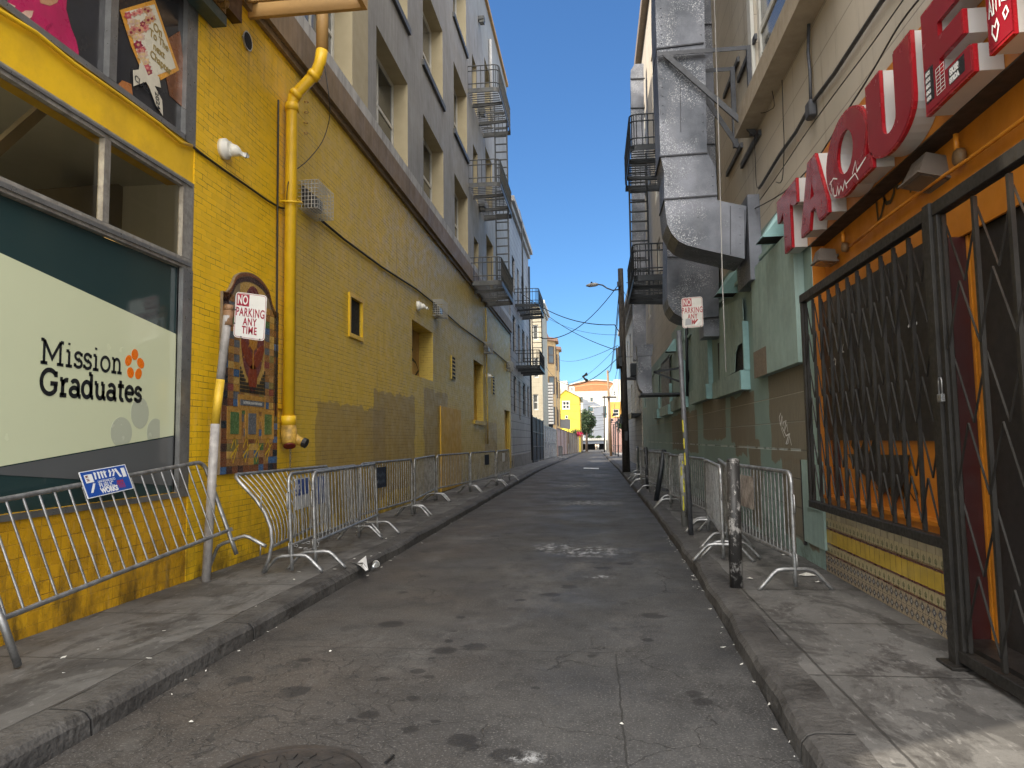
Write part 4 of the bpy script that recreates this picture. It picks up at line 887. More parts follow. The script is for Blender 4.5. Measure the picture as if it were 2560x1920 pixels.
# ------------------------------------------------------------------ crowd barriers
BL = 2.5; BH = 1.08; BR = .30
def barrier_parts(t, warp=None, L=BL, nb=20, feet=True):
    W = warp or (lambda p: p)
    def den(pts, k=5):
        out = []
        for a, b in zip(pts, pts[1:]):
            a = Vector(a); b = Vector(b); out += [W(a.lerp(b, i/k)) for i in range(k)]
        return out+[W(Vector(pts[-1]))]
    r = .10; fr_ = []
    crn = lambda cx, cz, a0: [(cx+r*math.cos(rad(a0-90*i/6)), 0, cz+r*math.sin(rad(a0-90*i/6))) for i in range(7)]
    path = [(0, 0, .03), (0, 0, BH-r)]+crn(r, BH-r, 180)[1:]+crn(L-r, BH-r, 90)+[(L, 0, .03)]
    m = MB(); m.tube(den(path[:2], 6)[:-1]+[W(Vector(p)) for p in path[1:8]]+den([path[7], path[8]], 14)[1:-1]+[W(Vector(p)) for p in path[8:15]]+den([path[14], path[15]], 6)[1:], .021, 10)
    m.tube(den([(0, 0, BR), (L, 0, BR)], 14), .019, 8); m.build('frame', M_steel, t, local=True, smooth=True)
    m = MB()
    for i in range(nb):
        x = L*(i+1)/(nb+1); m.tube(den([(x, 0, BR), (x, 0, BH)], 6 if warp else 1), .0085, 6, cap=False)
    m.build('bar_panel', M_steel, t, local=True, smooth=True)
    if feet:
        for x in (0, L):
            m = MB(); m.tube([(x, -.34, 0), (x, -.31, .03), (x, -.20, .15), (x, -.16, .18), (x, -.10, .19), (x, .10, .19), (x, .16, .18), (x, .20, .15), (x, .31, .03), (x, .34, 0)], .019, 9); m.build('foot', M_steel, t, local=True, smooth=True)
    m = MB(); m.tube([(-.02, 0, .88), (-.06, 0, .87), (-.065, 0, .72), (-.05, 0, .70)], .008, 6); m.build('hook', M_steel, t, local=True, smooth=True); m = MB(); m.tube([(-.02, 0, .34), (-.06, 0, .33), (-.065, 0, .22)], .008, 6); m.build('hook', M_steel, t, local=True, smooth=True)
    m = MB(); m.box(L+.0, -.018, .78, L+.05, .018, .82); m.build('eye_lug', M_steel, t, local=True); m = MB(); m.box(L+.0, -.018, .28, L+.05, .018, .32); m.build('eye_lug', M_steel, t, local=True)
def place(t, p0, p1, lean=0, z=.13):
    """stand barrier t from ground point p0 to p1"""
    p0 = Vector(p0); p1 = Vector(p1); d = p1-p0; L = d.length; ex = d.normalized(); ez = Vector((0, 0, 1)); ey = ez.cross(ex).normalized(); ez = ex.cross(ey)
    R = Matrix((ex, ey, ez)).transposed().to_4x4() @ Matrix.Rotation(lean, 4, 'X')
    t.matrix_world = Matrix.Translation(p0) @ R @ Matrix.Diagonal((L/BL, 1, 1, 1))
BG = 'steel crowd barriers standing along both pavements'
proto = thing('crowd_barrier', 'x', 'barrier', (0, 0, 0), BG); barrier_parts(proto)
first_used = [False]
def barrier(p0, p1, label, lean=0, z=.13):
    t = proto if not first_used[0] else dup(proto)
    first_used[0] = True; t['label'] = label
    place(t, (p0[0], p0[1], z+zg(p0[1])), (p1[0], p1[1], z+zg(p1[1])), lean); return t
# leaning near-left barrier (rests against the wall, far foot on its neighbour)
b1 = barrier((-3.76, 4.35), (-3.95, 6.95), 'nearest left crowd barrier, tipped back against the yellow tiled wall, blue sign on it', 0)
E3 = lambda *v: Vector(v)
tr = pl(484, 1133, .05); br = Vector((-3.93, 7.02, 0)); 
# frame vectors from the surveyed corners
c_tr = pX(492, 1131, XL+.06); c_br = pX(570, 1326, XL+.36); c_bl = pX(2, 1548, XL+.36)
exv = (c_br-c_bl).normalized(); upv = (c_tr-c_br); upv = (upv-exv*upv.dot(exv)).normalized(); eyv = upv.cross(exv)
BS1 = 1.27; org = c_br-exv*BL*BS1-upv*BR
M1 = Matrix.Translation(org) @ Matrix((exv, eyv, upv)).transposed().to_4x4()
b1.matrix_world = M1 @ Matrix.Diagonal((BS1, 1, 1, 1))
# blue public works plate on it
BS = thing('barrier_sign', 'blue public works plate with stickers on the tipped barrier', 'sign', (0, 0, 0)); BS.matrix_world = M1
inv = M1.inverted()
def onb(px, py):
    o = Vector((0, 0, EYE)); d = Vector(ray(px, py)); lo = inv @ o; ld = inv.to_3x3() @ d; t = (-.024-lo.y)/ld.y if lo.y < 0 else (.024-lo.y)/ld.y
    return lo+ld*t
q = [onb(*p) for p in ((192, 1182), (312, 1161), (333, 1221), (222, 1247))]; sy = q[0].y; sg = 1 if sy > 0 else -1
ctr = sum(q, Vector())/4; w_ = ((q[1]-q[0]).length+(q[2]-q[3]).length)/2; h_ = ((q[0]-q[3]).length+(q[1]-q[2]).length)/2
ex_ = ((q[1]-q[0])+(q[2]-q[3])).normalized(); ez_ = Vector((0, sg, 0)).cross(ex_)
if ez_.z < 0: ez_ = -ez_
Pb = lambda x, z, d=0: ctr+ex_*(x*w_)+ez_*(z*h_)+Vector((0, sg*d, 0))
M_bl = paint('blue_sign_paint', (.012, .060, .30), .35, .1, 3); M_sgw = paint('sign_white', (.68, .69, .70), .5, .1, 12)
m = MB(); m.prism([Pb(-.5, -.5), Pb(.5, -.5), Pb(.5, .5), Pb(-.5, .5)], (0, sg*.003, 0)); m.build('plate', M_sgw, BS, local=True)
m = MB(); m.prism([Pb(-.48, -.47, .0035), Pb(.48, -.47, .0035), Pb(.48, .47, .0035), Pb(-.48, .47, .0035)], (0, sg*.001, 0)); m.build('blue_face', M_bl, BS, local=True)
m = MB()
for (tx, x, z, sz, wt) in (('SAN FRANCISCO', -.20, -.02, .13, 0), ('PUBLIC', -.20, -.22, .26, .0), ('WORKS', -.20, -.42, .27, .003)): txtP(m, tx, sz*h_, Pb(x, z, .0052), ex_, ez_, (0, sg, 0), wt, .95, 'LEFT', .0005)
for i, (x, lean_) in enumerate(((-.22, .1), (-.14, .05), (-.07, 0), (.0, -.1), (.08, .35), (.15, .5))):
    m.ribbon([(0, 0), (lean_*.10, .16), (lean_*.06, .27)], .035, lambda a, b, d, x=x: Pb(x+a, .13+b, .0052)); m.ribbon([(0, .17), (.04, .24)], .018, lambda a, b, d, x=x: Pb(x+a, .13+b, .0055))
m.build('white_lettering', M_sgw, BS, local=True)
m = MB()
for (x0, z0, x1, z1, r_) in ((-.43, .05, -.27, .36, 0), (.36, .02, .44, .38, 0)): m.prism([Pb(x0, z0, .005), Pb(x1, z0, .005), Pb(x1, z1, .005), Pb(x0, z1, .005)], (0, sg*.001, 0))
for (x0, z0, x1, z1) in ((-.38, -.32, -.28, .0), (.24, .40, .31, .05)):
    m.ribbon([(x0, z0), (x1, z1)], .05, lambda a, b, d: Pb(a, b, .005))
m.build('stickers', M_sgw, BS, local=True)
m = MB(); txtP(m, 'MY\nTH', .13*h_, Pb(-.41, .24, .0065), ex_, ez_, (0, sg, 0), .001, .8, 'LEFT', .0004); m.build('sticker_words', flat('dark_red_ink', (.12, .01, .02)), BS, local=True)
m = MB()
for k in range(5): m.ribbon([(.16+.03*k, -.25+.05*(k % 2)), (.20+.03*k, -.05), (.21+.03*k, -.38)], .012, lambda a, b, d: Pb(a, b, .0052))
m.build('red_scribble', paint('red_marker', (.35, .02, .02), .5), BS, local=True)
# warped barrier
def warpf(p):
    t = p.z/BH; u = p.x/BL; k = max(0, 1-u*1.1)
    return Vector((p.x-.02*k, p.y+(.17*math.sin(math.pi*min(t, 1))*k*-1)+.34*(t**2)*k*1.0, p.z))
b2 = thing('crowd_barrier', 'bent and bowed crowd barrier with buckled bars beside the sign post', 'barrier', (0, 0, 0), BG); barrier_parts(b2, warpf, feet=False)
place(b2, (-3.60, 7.45, .13), (-3.86, 10.0, .13))
barrier((-3.32, 7.58), (-3.45, 10.2), 'crowd barrier with blue plate, inner one of the chained pair near white paper', -.05)
barrier((-3.16, 7.85), (-3.34, 10.75), 'crowd barrier nearest the kerb, outer one of the chained pair near white paper', -.04)
barrier((-3.62, 10.75), (-3.48, 13.35), 'left crowd barrier with dark scribbled plate, after the chained pair')
barrier((-3.47, 13.5), (-3.74, 16.45), 'left crowd barrier swung towards the yellow wall, no plate, before the plywood cover')
barrier((-3.72, 16.6), (-3.42, 19.3), 'left crowd barrier in front of the plywood cover')
barrier((-3.40, 19.4), (-3.06, 21.9), 'left crowd barrier with small dark plate in front of yellow window sill')
barrier((-3.04, 22.1), (-2.98, 24.8), 'last left crowd barrier beside the yellow side door')
def plate_on(name, label, pa, pb, t0, t1, z0, z1, mat, off=.03, extra=None):
    pa = Vector((*pa, .13)); pb = Vector((*pb, .13)); d = pb-pa; nn = Vector((d.y, -d.x, 0)).normalized()*off
    a = pa+d*t0+nn; b = pa+d*t1+nn; t = thing(name, label, 'sign', a+Vector((0, 0, z0)))
    m = MB(); m.prism([a+Vector((0, 0, z0)), b+Vector((0, 0, z0)), b+Vector((0, 0, z1)), a+Vector((0, 0, z1))], nn.normalized()*.003); m.build('plate', mat, t)
    if extra: extra(t, a, b, nn.normalized(), z0, z1)
    return t
M_navy = paint('navy_plate', (.012, .018, .035), .5, .3, 12); M_rust = paint('rust_smeared_plate', (.30, .26, .23), .6, .8, 6, .2, dirt=(.05, .02, .012), damt=1)
def scrib(t, a, b, nn, z0, z1):
    m = MB(); d = (b-a)
    for r in range(2):
        pts = []
        for i in range(14): pts.append((.08+.06*i, (.62-.34*r)+(.13 if i % 2 else -.12)*(.6+.4*math.sin(i*2.3+r))))
        m.ribbon(pts, .03, lambda x, y, q: a+d*x+Vector((0, 0, z0+(z1-z0)*y))+nn*.005)
    m.build('scribble', flat('pale_blue_marker', (.10, .13, .17), .6), t)
plate_on('barrier_sign', 'black plate with blue grey scribble hung on left barrier after the chained pair', (-3.62, 10.75), (-3.48, 13.35), .22, .42, .66, 1.0, M_navy, .03, scrib)
plate_on('barrier_sign', 'faded blue plate behind the bars of the chained pair of barriers', (-3.32, 7.58), (-3.45, 10.2), .28, .48, .66, 1.0, M_bl, -.05)
def words(t, a, b, nn, z0, z1):
    m = MB(); d = b-a; m.prism([a+nn*.004+Vector((0, 0, z0+.17)), b+nn*.004+Vector((0, 0, z0+.17)), b+nn*.004+Vector((0, 0, z1-.01)), a+nn*.004+Vector((0, 0, z1-.01))], nn*.001); m.build('blue_field', M_bl, t)
    m = MB(); txtP(m, 'S.F.', .16, a+nn*.006+Vector((0, 0, z0+.2)), d, (0, 0, 1), nn, .002, .9, 'LEFT', .0005); m.build('lettering', M_sgw, t)
plate_on('barrier_sign', 'blue and white lettered plate on the bent barrier by the mosaic', (-3.64, 7.75), (-3.84, 10.0), .28, .52, .60, .98, M_sgw, .05, words)
plate_on('barrier_sign', 'small dark plate on the left barrier next to last', (-3.40, 19.4), (-3.06, 21.9), .5, .68, .7, 1.0, M_navy)
plate_on('barrier_sign', 'small pale plate on the last left barrier', (-3.04, 22.1), (-2.98, 24.8), .35, .55, .72, 1.0, M_sgw)
# (the tipped barrier's near foot is finished below)
# chain round the two near posts
m = MB(); cc = Vector((-3.24, 7.72, .42)); N = 18
for i in range(N):
    a = 2*math.pi*i/N; c = cc+Vector((.15*math.cos(a), .17*math.sin(a), .02*math.sin(2*a)-.02*math.cos(a))); tg = Vector((-.15*math.sin(a), .17*math.cos(a), 0)).normalized(); s_ = Vector((0, 0, 1)) if i % 2 else tg.cross(Vector((0, 0, 1)))
    m.tube([c+tg*(.024*math.cos(t))+s_*(.012*math.sin(t)) for t in [2*math.pi*k/8 for k in range(9)]], .0038, 5)
o = m.build('lock_chain', M_steel, xf=lambda v: v-cc, smooth=True); o.location = cc; tag(o, 'steel chain locking the chained pair of barriers together near the ground', 'chain')
# right side barriers
barrier((1.82, 6.95), (1.66, 9.5), 'nearest right crowd barrier with rusty plate, behind the scarred bollard')
barrier((1.44, 8.5), (1.66, 11.0), 'right crowd barrier angled inwards, seen end on beside the scarred bollard')
barrier((1.56, 8.72), (1.88, 11.2), 'right crowd barrier doubled up behind the angled one')
barrier((1.70, 11.3), (1.49, 14.7), 'right crowd barrier behind the grey sign post')
barrier((1.62, 15.6), (1.40, 18.9), 'right crowd barrier with small square plate past the leaning bollard')
barrier((1.85, 19.2), (1.35, 21.6), 'right crowd barrier turned across the pavement near the utility pole')
barrier((1.40, 22.0), (1.55, 24.6), 'right crowd barrier just past the thin bollard')
barrier((1.45, 25.0), (1.65, 27.6), 'last right crowd barrier before the utility pole')
plate_on('barrier_sign', 'rust smeared plate on the nearest right barrier', (1.82, 6.95), (1.66, 9.5), .45, .72, .62, .98, M_rust, -.03)
plate_on('barrier_sign', 'small navy plate on the right barrier past the leaning bollard', (1.62, 15.6), (1.40, 18.9), .3, .42, .7, .98, M_navy, -.03)
barrier((-3.1, 62), (-2.6, 58), 'far crowd barrier with many feet under the grey billboard, left pavement')
barrier((2.0, 84), (4.1, 82), 'far crowd barrier across right pavement behind the far pole')
for ch in list(proto.children):
    if ch.name.startswith('foot') and min(v.co.x for v in ch.data.vertices) < .5: bpy.data.objects.remove(ch)
iv_ = b1.matrix_world.copy() if False else (M1 @ Matrix.Diagonal((BS1, 1, 1, 1))).inverted()
m = MB(); f0 = pZ(45, 1664, .15); f1 = pX(8, 1560, -3.72); f2 = pX(-25, 1490, -3.86); f3 = pX(-60, 1470, -4.0); m.tube([f0, f0.lerp(f1, .5), f1, f2, f3], .025, 12); o = m.build('foot', M_steel, local=True, smooth=True, xf=lambda v: iv_ @ v); o.parent = b1
# bollards
def bollard(px, py, ptop, r, label, mat, lean=(0, 0), band=None):
    b = pZ(px, py); zt_ = pY(px+ptop[0], ptop[1], b.y); t = thing('bollard', label, 'bollard', b)
    m = MB(); tp = Vector((zt_.x, b.y, zt_.z)); m.tube([b-Vector((0, 0, .02)), tp-Vector((0, 0, .03))], r, 16); m.build('tube', mat, t, smooth=True)
    m = MB(); d = (tp-b).normalized(); m.lathe(tp-d*.03, d, [(0, r), (.02, r*.92), (.03, r*.6), (.034, 0)], 16); m.build('cap', mat, t, smooth=True)
    if band:
        m = MB(); 
        for (a0, a1, ox) in band: m.tube([b.lerp(tp, a0)+Vector((ox*r, -.52*r, 0)), b.lerp(tp, a1)+Vector((ox*r*.6, -.52*r, 0))], r*.52, 8)
        m.build('yellow_graffiti', paint('bollard_yellow_spray', (.50, .48, .03), .5, .9, 18, dirt=(.04, .04, .03), damt=.9), t)
    return t
def peel(name, base, under):
    n = NT(name); m1 = n.map(n.noise(9, n.comb(n.x, n.y, n.math('MULTIPLY', n.z, .6)), detail=8, rough=.75), .52, .58)
    col = n.mix(m1, base+(1,), under+(1,)); n.bump(n.math('ADD', m1, n.noise(40)), .5, .006); return n.set(col, .45, .1)
bollard(1841, 1468, (-9, 1146), .062, 'nearest bollard, thick and scarred with peeling black paint', peel('peeling_black_paint', (.028, .027, .027), (.30, .29, .28)))
bollard(1712, 1316, (-9, 1134), .052, 'bollard with yellow graffiti beside the grey sign post', peel('peeling_grey_paint', (.20, .20, .19), (.08, .08, .08)), band=((.22, .42, -.1), (.47, .66, .15), (.70, .82, -.2), (.86, .90, .1)))
bollard(1640, 1252, (20, 1124), .058, 'leaning dark bollard behind the graffiti bollard', M_fed)
bollard(1620, 1222, (-6, 1118), .055, 'dark stickered bollard next to the leaning one', peel('stickered_black_paint', (.02, .022, .028), (.25, .25, .26)))
# ------------------------------------------------------------------ left fire escape of the corner building
def fire_escape(name_label, P, y0, y1, out, zs, mat, toe=.16, rail=.92, ladders=True, wallbar=True, ladder_v=None):
    o = P(y0, zs[0], 0); t = thing('fire_escape', name_label, 'fire escape', o)
    for z in zs:
        m = MB(); r = .18; C_ = lambda d, u: P(u, z, d)
        m2 = [(0, y0), (out-r, y0)]+[(out-r+r*math.sin(rad(a)), y0+r-r*math.cos(rad(a))) for a in (22, 45, 68, 90)]+[(out, y1-r)]+[(out-r+r*math.cos(rad(a)), y1-r+r*math.sin(rad(a))) for a in (22, 45, 68, 90)]+[(0, y1)]
        for (a, b) in zip(m2, m2[1:]):
            m.prism([P(a[1], z, a[0]), P(b[1], z, b[0]), P(b[1], z+toe, b[0]), P(a[1], z+toe, a[0])], (P(b[1], z, b[0])-P(a[1], z, a[0])).cross(Vector((0, 0, 1))).normalized()*.02)
        m.build('toe_plate', mat, t)
        m = MB(); n = int((y1-y0-.1)/.17)
        for i in range(n):
            y = y0+.05+i*.17; d1 = out-.04 if not (ladders and y1-1.15 < y < y1-.35) else out*.42
            m.prism([P(y, z+.03, .02), P(y, z+.03, d1), P(y+.035, z+.03, d1), P(y+.035, z+.03, .02)], (0, 0, .02))
        m.build('grating', mat, t)
        for y in (y0+(y1-y0)*.25, y0+(y1-y0)*.66, y1-.1): m = MB(); m.prism([P(y, z-.09, 0), P(y, z-.03, out), P(y+.07, z-.03, out), P(y+.07, z-.09, 0)], (0, 0, .11)); m.build('bracket', mat, t)
        m = MB()
        for h in (rail*.28, rail*.80, rail): m.tube([P(u, z+toe*.5+h, d) for d, u in m2], .02, 5)
        L = 0
        for (a, b) in zip(m2, m2[1:]):
            n = max(1, round(math.dist(a, b)/.16))
            for i in range(n):
                d = a[0]+(b[0]-a[0])*i/n; u = a[1]+(b[1]-a[1])*i/n; m.tube([P(u, z+toe*.9, d), P(u, z+toe*.5+rail, d)], .012, 4, cap=False)
        m.build('railing', mat, t)
    if ladders:
        for za, zb in zip(zs, zs[1:]):
            m = MB(); ya, yb = y1-.55, y1-.75
            for d in (out*.50, out*.93): m.tube([P(ya, za+.05, d), P(yb, zb+.9, d)], .03, 5)
            n = int((zb-za)/.30)
            for i in range(1, n+3): s_ = i/(n+3); m.bar(P(ya+(yb-ya)*s_, za+(zb+.9-za)*s_, out*.50), P(ya+(yb-ya)*s_, za+(zb+.9-za)*s_, out*.93), .06, .035)
            m.build('ladder', mat, t)
    return t
fire_escape('three level grey fire escape on the grey stucco building', PLd, 24.4, 28.1, 1.12, [7.0, 10.55, 14.05], M_fe)
# roof drain and wall lamp on stucco
for (x, y, lb) in ((1195, 48, 'topmost wall lamp on grey stucco above the highest fire escape level'), (1196, 280, 'wall lamp on grey stucco above the middle fire escape level'), (1196, 518, 'wall lamp on grey stucco above the lowest fire escape level')):
    c = pl(x, y); t = thing('wall_lamp', lb, 'wall lamp', c, 'lamps above the fire escape doors'); m = MB(); m.box(c.x, c.y, c.z, c.x+.25, c.y+.3, c.z+.16); m.build('housing', M_fe, t, bevel=.02); m = MB(); m.box(c.x+.05, c.y+.03, c.z-.10, c.x+.23, c.y+.27, c.z-.001); m.build('diffuser', M_gl2, t)
m = MB(); c = pl(1220, 20); m.tube([PLd(c.y, 19.2, .08), PLd(c.y+.2, 15.6, .08)], .07, 8); o = m.build('drainpipe', M_strip, xf=lambda v: v-c, smooth=True); o.location = c; tag(o, 'pale drainpipe near roof of the grey stucco building', 'pipe')
# ------------------------------------------------------------------ right hand building
def pr(px, py, d=0): return pX(px, py, XR-d)
M_mint = None
def mat_mint():
    n = NT('mint_paint_siding')
    col = n.mix(n.map(n.noise(.7, detail=7), .35, .65), (.235, .325, .295, 1), (.18, .255, .23, 1))
    col = n.mix(n.map(n.noise(1.3, n.comb(n.x, n.math('MULTIPLY', n.y, 4), n.math('MULTIPLY', n.z, .3)), detail=7, rough=.7), .54, .7, 0, .35), col, (.24, .27, .23, 1))
    wy = n.math('ADD', n.y, n.math('MULTIPLY', n.math('SUBTRACT', n.noise(1.6, detail=5), .5), .45)); wz = n.math('ADD', n.z, n.math('MULTIPLY', n.math('SUBTRACT', n.noise(2.2, detail=5), .5), .30))
    grain = n.map(n.noise(5, n.comb(n.x, n.math('MULTIPLY', n.y, 9), n.math('MULTIPLY', n.z, .6)), detail=6), .35, .65)
    brown = n.mix(grain, (.14, .115, .082, 1), (.19, .16, .115, 1))
    for q in ((8.35, 10.1, 1.22, 2.62), (8.2, 9.6, .3, 1.3), (11.0, 12.9, 1.45, 2.25), (10.75, 11.5, .2, 1.5), (13.4, 16.1, 1.5, 2.35), (17.0, 22.5, 1.2, 2.2), (11.6, 12.6, 1.25, 1.7)):
        col = n.mix(n.math('MULTIPLY', n.boxmask(wy, wz, q[0], q[1], q[2], q[3], .012), .93), col, brown)
    fz = n.math('FRACT', n.math('DIVIDE', n.math('SUBTRACT', n.z, .02), .34))
    ln = n.math('MAXIMUM', n.map(fz, .03, .012), n.map(fz, .975, .99)); hi = n.map(fz, .965, .985)
    below = n.map(n.z, 2.2, 2.15)
    col = n.mix(n.math('MULTIPLY', n.math('MULTIPLY', ln, below), .6), col, (.06, .065, .05, 1))
    wl = n.math('MULTIPLY', n.map(n.math('ABSOLUTE', n.math('SUBTRACT', n.z, 1.385)), .02, .008), n.map(n.noise(3, detail=6), .42, .5)); col = n.mix(n.math('MULTIPLY', wl, .7), col, (.50, .55, .55, 1))  # pale lines along the boards: their highlights put into the colour
    wl = n.map(n.math('ABSOLUTE', n.math('SUBTRACT', n.z, 2.062)), .006, .003); col = n.mix(n.math('MULTIPLY', wl, .7), col, (.48, .44, .36, 1))
    wl = n.map(n.math('ABSOLUTE', n.math('SUBTRACT', n.z, 1.722)), .006, .003); col = n.mix(n.math('MULTIPLY', wl, .6), col, (.44, .42, .36, 1))
    low = n.math('MULTIPLY', n.map(n.z, .6, .1), n.map(n.noise(3, detail=8, rough=.8), .45, .6)); col = n.mix(n.math('MULTIPLY', low, .7), col, (.04, .045, .035, 1))
    n.bump(n.math('ADD', n.math('MULTIPLY', n.math('MULTIPLY', ln, below), -1), n.math('MULTIPLY', n.noise(25, n.comb(n.x, n.math('MULTIPLY', n.y, 1), n.math('MULTIPLY', n.z, 1)), detail=6), .4)), .6, .012)
    return n.set(col, .6, 0, .35)
def mat_beige(name='beige_siding', c1=(.50, .445, .37), c2=(.41, .365, .30), step=.42):
    n = NT(name); col = n.mix(n.map(n.noise(.6, detail=7), .35, .65), c1+(1,), c2+(1,))
    col = n.mix(n.map(n.noise(1.1, n.comb(n.x, n.math('MULTIPLY', n.y, 5), n.math('MULTIPLY', n.z, .35)), detail=7, rough=.7), .54, .72, 0, .5), col, (.20, .165, .125, 1))
    fz = n.math('FRACT', n.math('DIVIDE', n.z, step)); ln = n.math('MAXIMUM', n.map(fz, .02, .008), n.map(fz, .985, .995))
    col = n.mix(n.math('MULTIPLY', ln, .55), col, (.07, .06, .05, 1)); n.bump(n.math('ADD', n.math('MULTIPLY', ln, -1), n.math('MULTIPLY', n.noise(18, detail=5), .35)), .5, .01); return n.set(col, .65, 0, .35)
M_mint = mat_mint(); M_beige = mat_beige(); M_mintp = paint('mint_plain_paint', (.25, .34, .31), .6, .2, 1.6, .3, dirt=(.12, .14, .11), damt=.4, streak=True)
M_mintb = paint('hood_mint_and_lit_edge', (.22, .38, .38), .5, .2, 4, .2)
M_or2 = paint('orange_wall_paint', (.47, .155, .010), .45, .2, 1.5, .12, dirt=(.22, .07, .01), damt=.4); M_or3 = paint('orange_trim_paint', (.66, .24, .02), .4, .25, 3)
M_blk2 = paint('black_brown_gate_paint', (.011, .0095, .008), .5, .4, 8, .15, .0, dirt=(.05, .045, .038), damt=.3)
M_shut = paint('dark_painted_board', (.020, .017, .016), .5, .3, 2, .15); M_mar = paint('maroon_trim_paint', (.040, .007, .007), .4, .2, 3)
RB = thing('corner_building', 'right hand building with beige siding above mint green wall and orange taqueria front', 'building', (XR, 2.6, 0))
ZB = 4.44; RY0 = 7.95; RYE = 32.5
m = MB(); facade(m, PRd, RY0, RYE, 0, ZB, [], mw=0); m.poly([(XR, RYE, 0), (XR+8, RYE, 0), (XR+8, RYE, 18.5), (XR, RYE, 18.5)]); m.build('mint_wall', M_mint, RB)
# raised mint boards and boarded windows with sills
m = MB()
z0 = pr(1900, 948).z; yb = pr(1905, 900).y; ya = pr(2016, 800).y; zt1 = pr(1900, 674).z
boxP(m, PRd, ya, yb, z0, zt1, .003, .11); m.build('raised_mint_panel', M_mintp, RB)
m = MB(); boxP(m, PRd, pr(1938, 900).y, yb+.01, z0-.003, z0+.37, .1105, .114); m.build('brown_paint_patch', paint('brown_patch_paint', (.17, .135, .10), .7, .2, 8), RB)
def sillwin(x0, x1, ytop, ybot, yhole=None, label=None):
    y0_, y1_ = pr(x1, 900).y, pr(x0, 900).y     # near, far
    v0 = pr(x1, ybot).z; v1 = pr(x1, ytop).z; o = MB()
    boxP(o, PRd, y0_, y1_, v0-.30, v0, .003, .14); so_ = o.build('window_sill', M_mintp, RB)
    o = MB(); boxP(o, PRd, y0_-.02, y0_+.12, v0-.299, v0-.001, .141, .146); boxP(o, PRd, y0_-.006, y0_-.002, v0-.3, v0, .003, .14); boxP(o, PRd, y0_-.03, y0_+.03, v0+.002, v1, .003, .09); o.build('painted_lit_edge', M_mintb, RB)  # near edges in paler blue mint: the light on them put into the colour
    return y0_, y1_, v0, v1
ya_, yb_, v0, v1 = sillwin(1797, 1874, 800, 925)
# broken board: dark hole behind torn panel
m = MB(); boxP(m, PRd, ya_+.04, yb_-.05, v0+.01, v1, .002, .02); m.build('window_void', M_dark, RB)
hb = lambda pts, d, th: [pr(x, y, d) for x, y in pts]
m = MB(); m.prism([pr(x, y, .05) for x, y in ((1800, 770), (1857, 745), (1860, 800), (1858, 856), (1846, 864), (1840, 885), (1838, 930), (1800, 952))], (-.012, 0, 0)); o = m.build('torn_board', M_mintp, RB); o['label'] = 'mint board with a torn corner showing black'
sillwin(1735, 1781, 820, 960)
m = MB(); boxP(m, PRd, pr(1778, 880).y, pr(1737, 880).y, pr(1778, 960).z+.01, pr(1778, 760).z, .05, .065); boxP(m, PRd, pr(1776, 880).y-.12, pr(1776, 880).y-.02, pr(1778, 960).z+.01, pr(1778, 780).z, .004, .03, 1); m.build('window_board', [M_mintp, M_dark], RB)
y_, z_, a_, b_ = sillwin(1685, 1718, 900, 990); m = MB(); boxP(m, PRd, y_+.05, z_-.05, a_+.01, b_+1.1, .03, .05); m.build('window_board', M_mintp, RB)
y_, z_, a_, b_ = sillwin(1655, 1678, 960, 1012); m = MB(); boxP(m, PRd, y_+.05, z_-.05, a_+.01, b_+.9, .03, .05); m.build('window_board', M_shut, RB)
y_, z_, a_, b_ = sillwin(1637, 1648, 990, 1025); m = MB(); boxP(m, PRd, y_+.05, z_-.05, a_+.01, b_+.9, .03, .05); m.build('window_board', M_mintp, RB)
# band where mint meets siding
m = MB(); boxP(m, PRd, RY0+.01, RYE, 4.02, 4.07, .003, .05); m.build('rail_moulding', M_mintp, RB)
# low hatch in the mint wall next to the tiles
m = MB(); y0_, y1_ = pr(2066, 1300).y, pr(2016, 1300).y; boxP(m, PRd, y0_, y1_, .35, pr(2016, 1150).z, .003, .03, 0); boxP(m, PRd, y0_+.05, y1_-.16, .75, 1.15, .031, .045, 0)
boxP(m, PRd, y1_, y1_+.035, .3, pr(2016, 1150).z, .003, .034, 1); m.build('access_hatch', [M_mintp, M_shut], RB)
# upper siding
XU = 0
m = MB(); uw = [(pr(1998, 120).y, pr(1888, 120).y, pr(1885, 285).z, pr(1885, 285).z+2.1, .12)]
uw2 = [(y, y+1.3, 6.5, 8.5, .12) for y in (15.5, 20, 24.5, 29)]+[(y, y+1.3, 10.0, 12.0, .12) for y in (11.3, 15.5, 20, 24.5, 29)]+[(y, y+1.3, 13.5, 15.5, .12) for y in (11.3, 15.5, 20, 24.5, 29)]
facade(m, PRd, 2.6, RYE, ZB, 17.9, uw+uw2, mw=0, mj=0); m.poly([(XR, 2.6, 3), (XR+8, 2.6, 3), (XR+8, 2.6, 17.9), (XR, 2.6, 17.9)])
m.build('siding_wall', M_beige, RB)
for (a, b, c, d, e) in uw+uw2: window(RB, PRd, a+.004, b-.004, c+.004, d-.004, -.04, M_wfr, M_gl2, .12, (.5,), (), None)
a, b, c, d, e = uw[0]
m = MB(); boxP(m, PRd, a-.35, a-.002, c-.0, d+.3, .003, .04, 0); boxP(m, PRd, b+.002, b+.2, c, d+.3, .003, .05, 1); m.build('window_casing', [paint('flaking_brown_casing', (.30, .235, .17), .7, .3, 8, .4), M_wfr], RB)
m = MB(); boxP(m, PRd, a-1.5, b+.35, c-.30, c-.003, .002, .26); m.build('large_window_sill', paint('tan_sill_paint', (.37, .31, .23), .6, .2, 2, .2, dirt=(.15, .12, .09), damt=.5), RB)
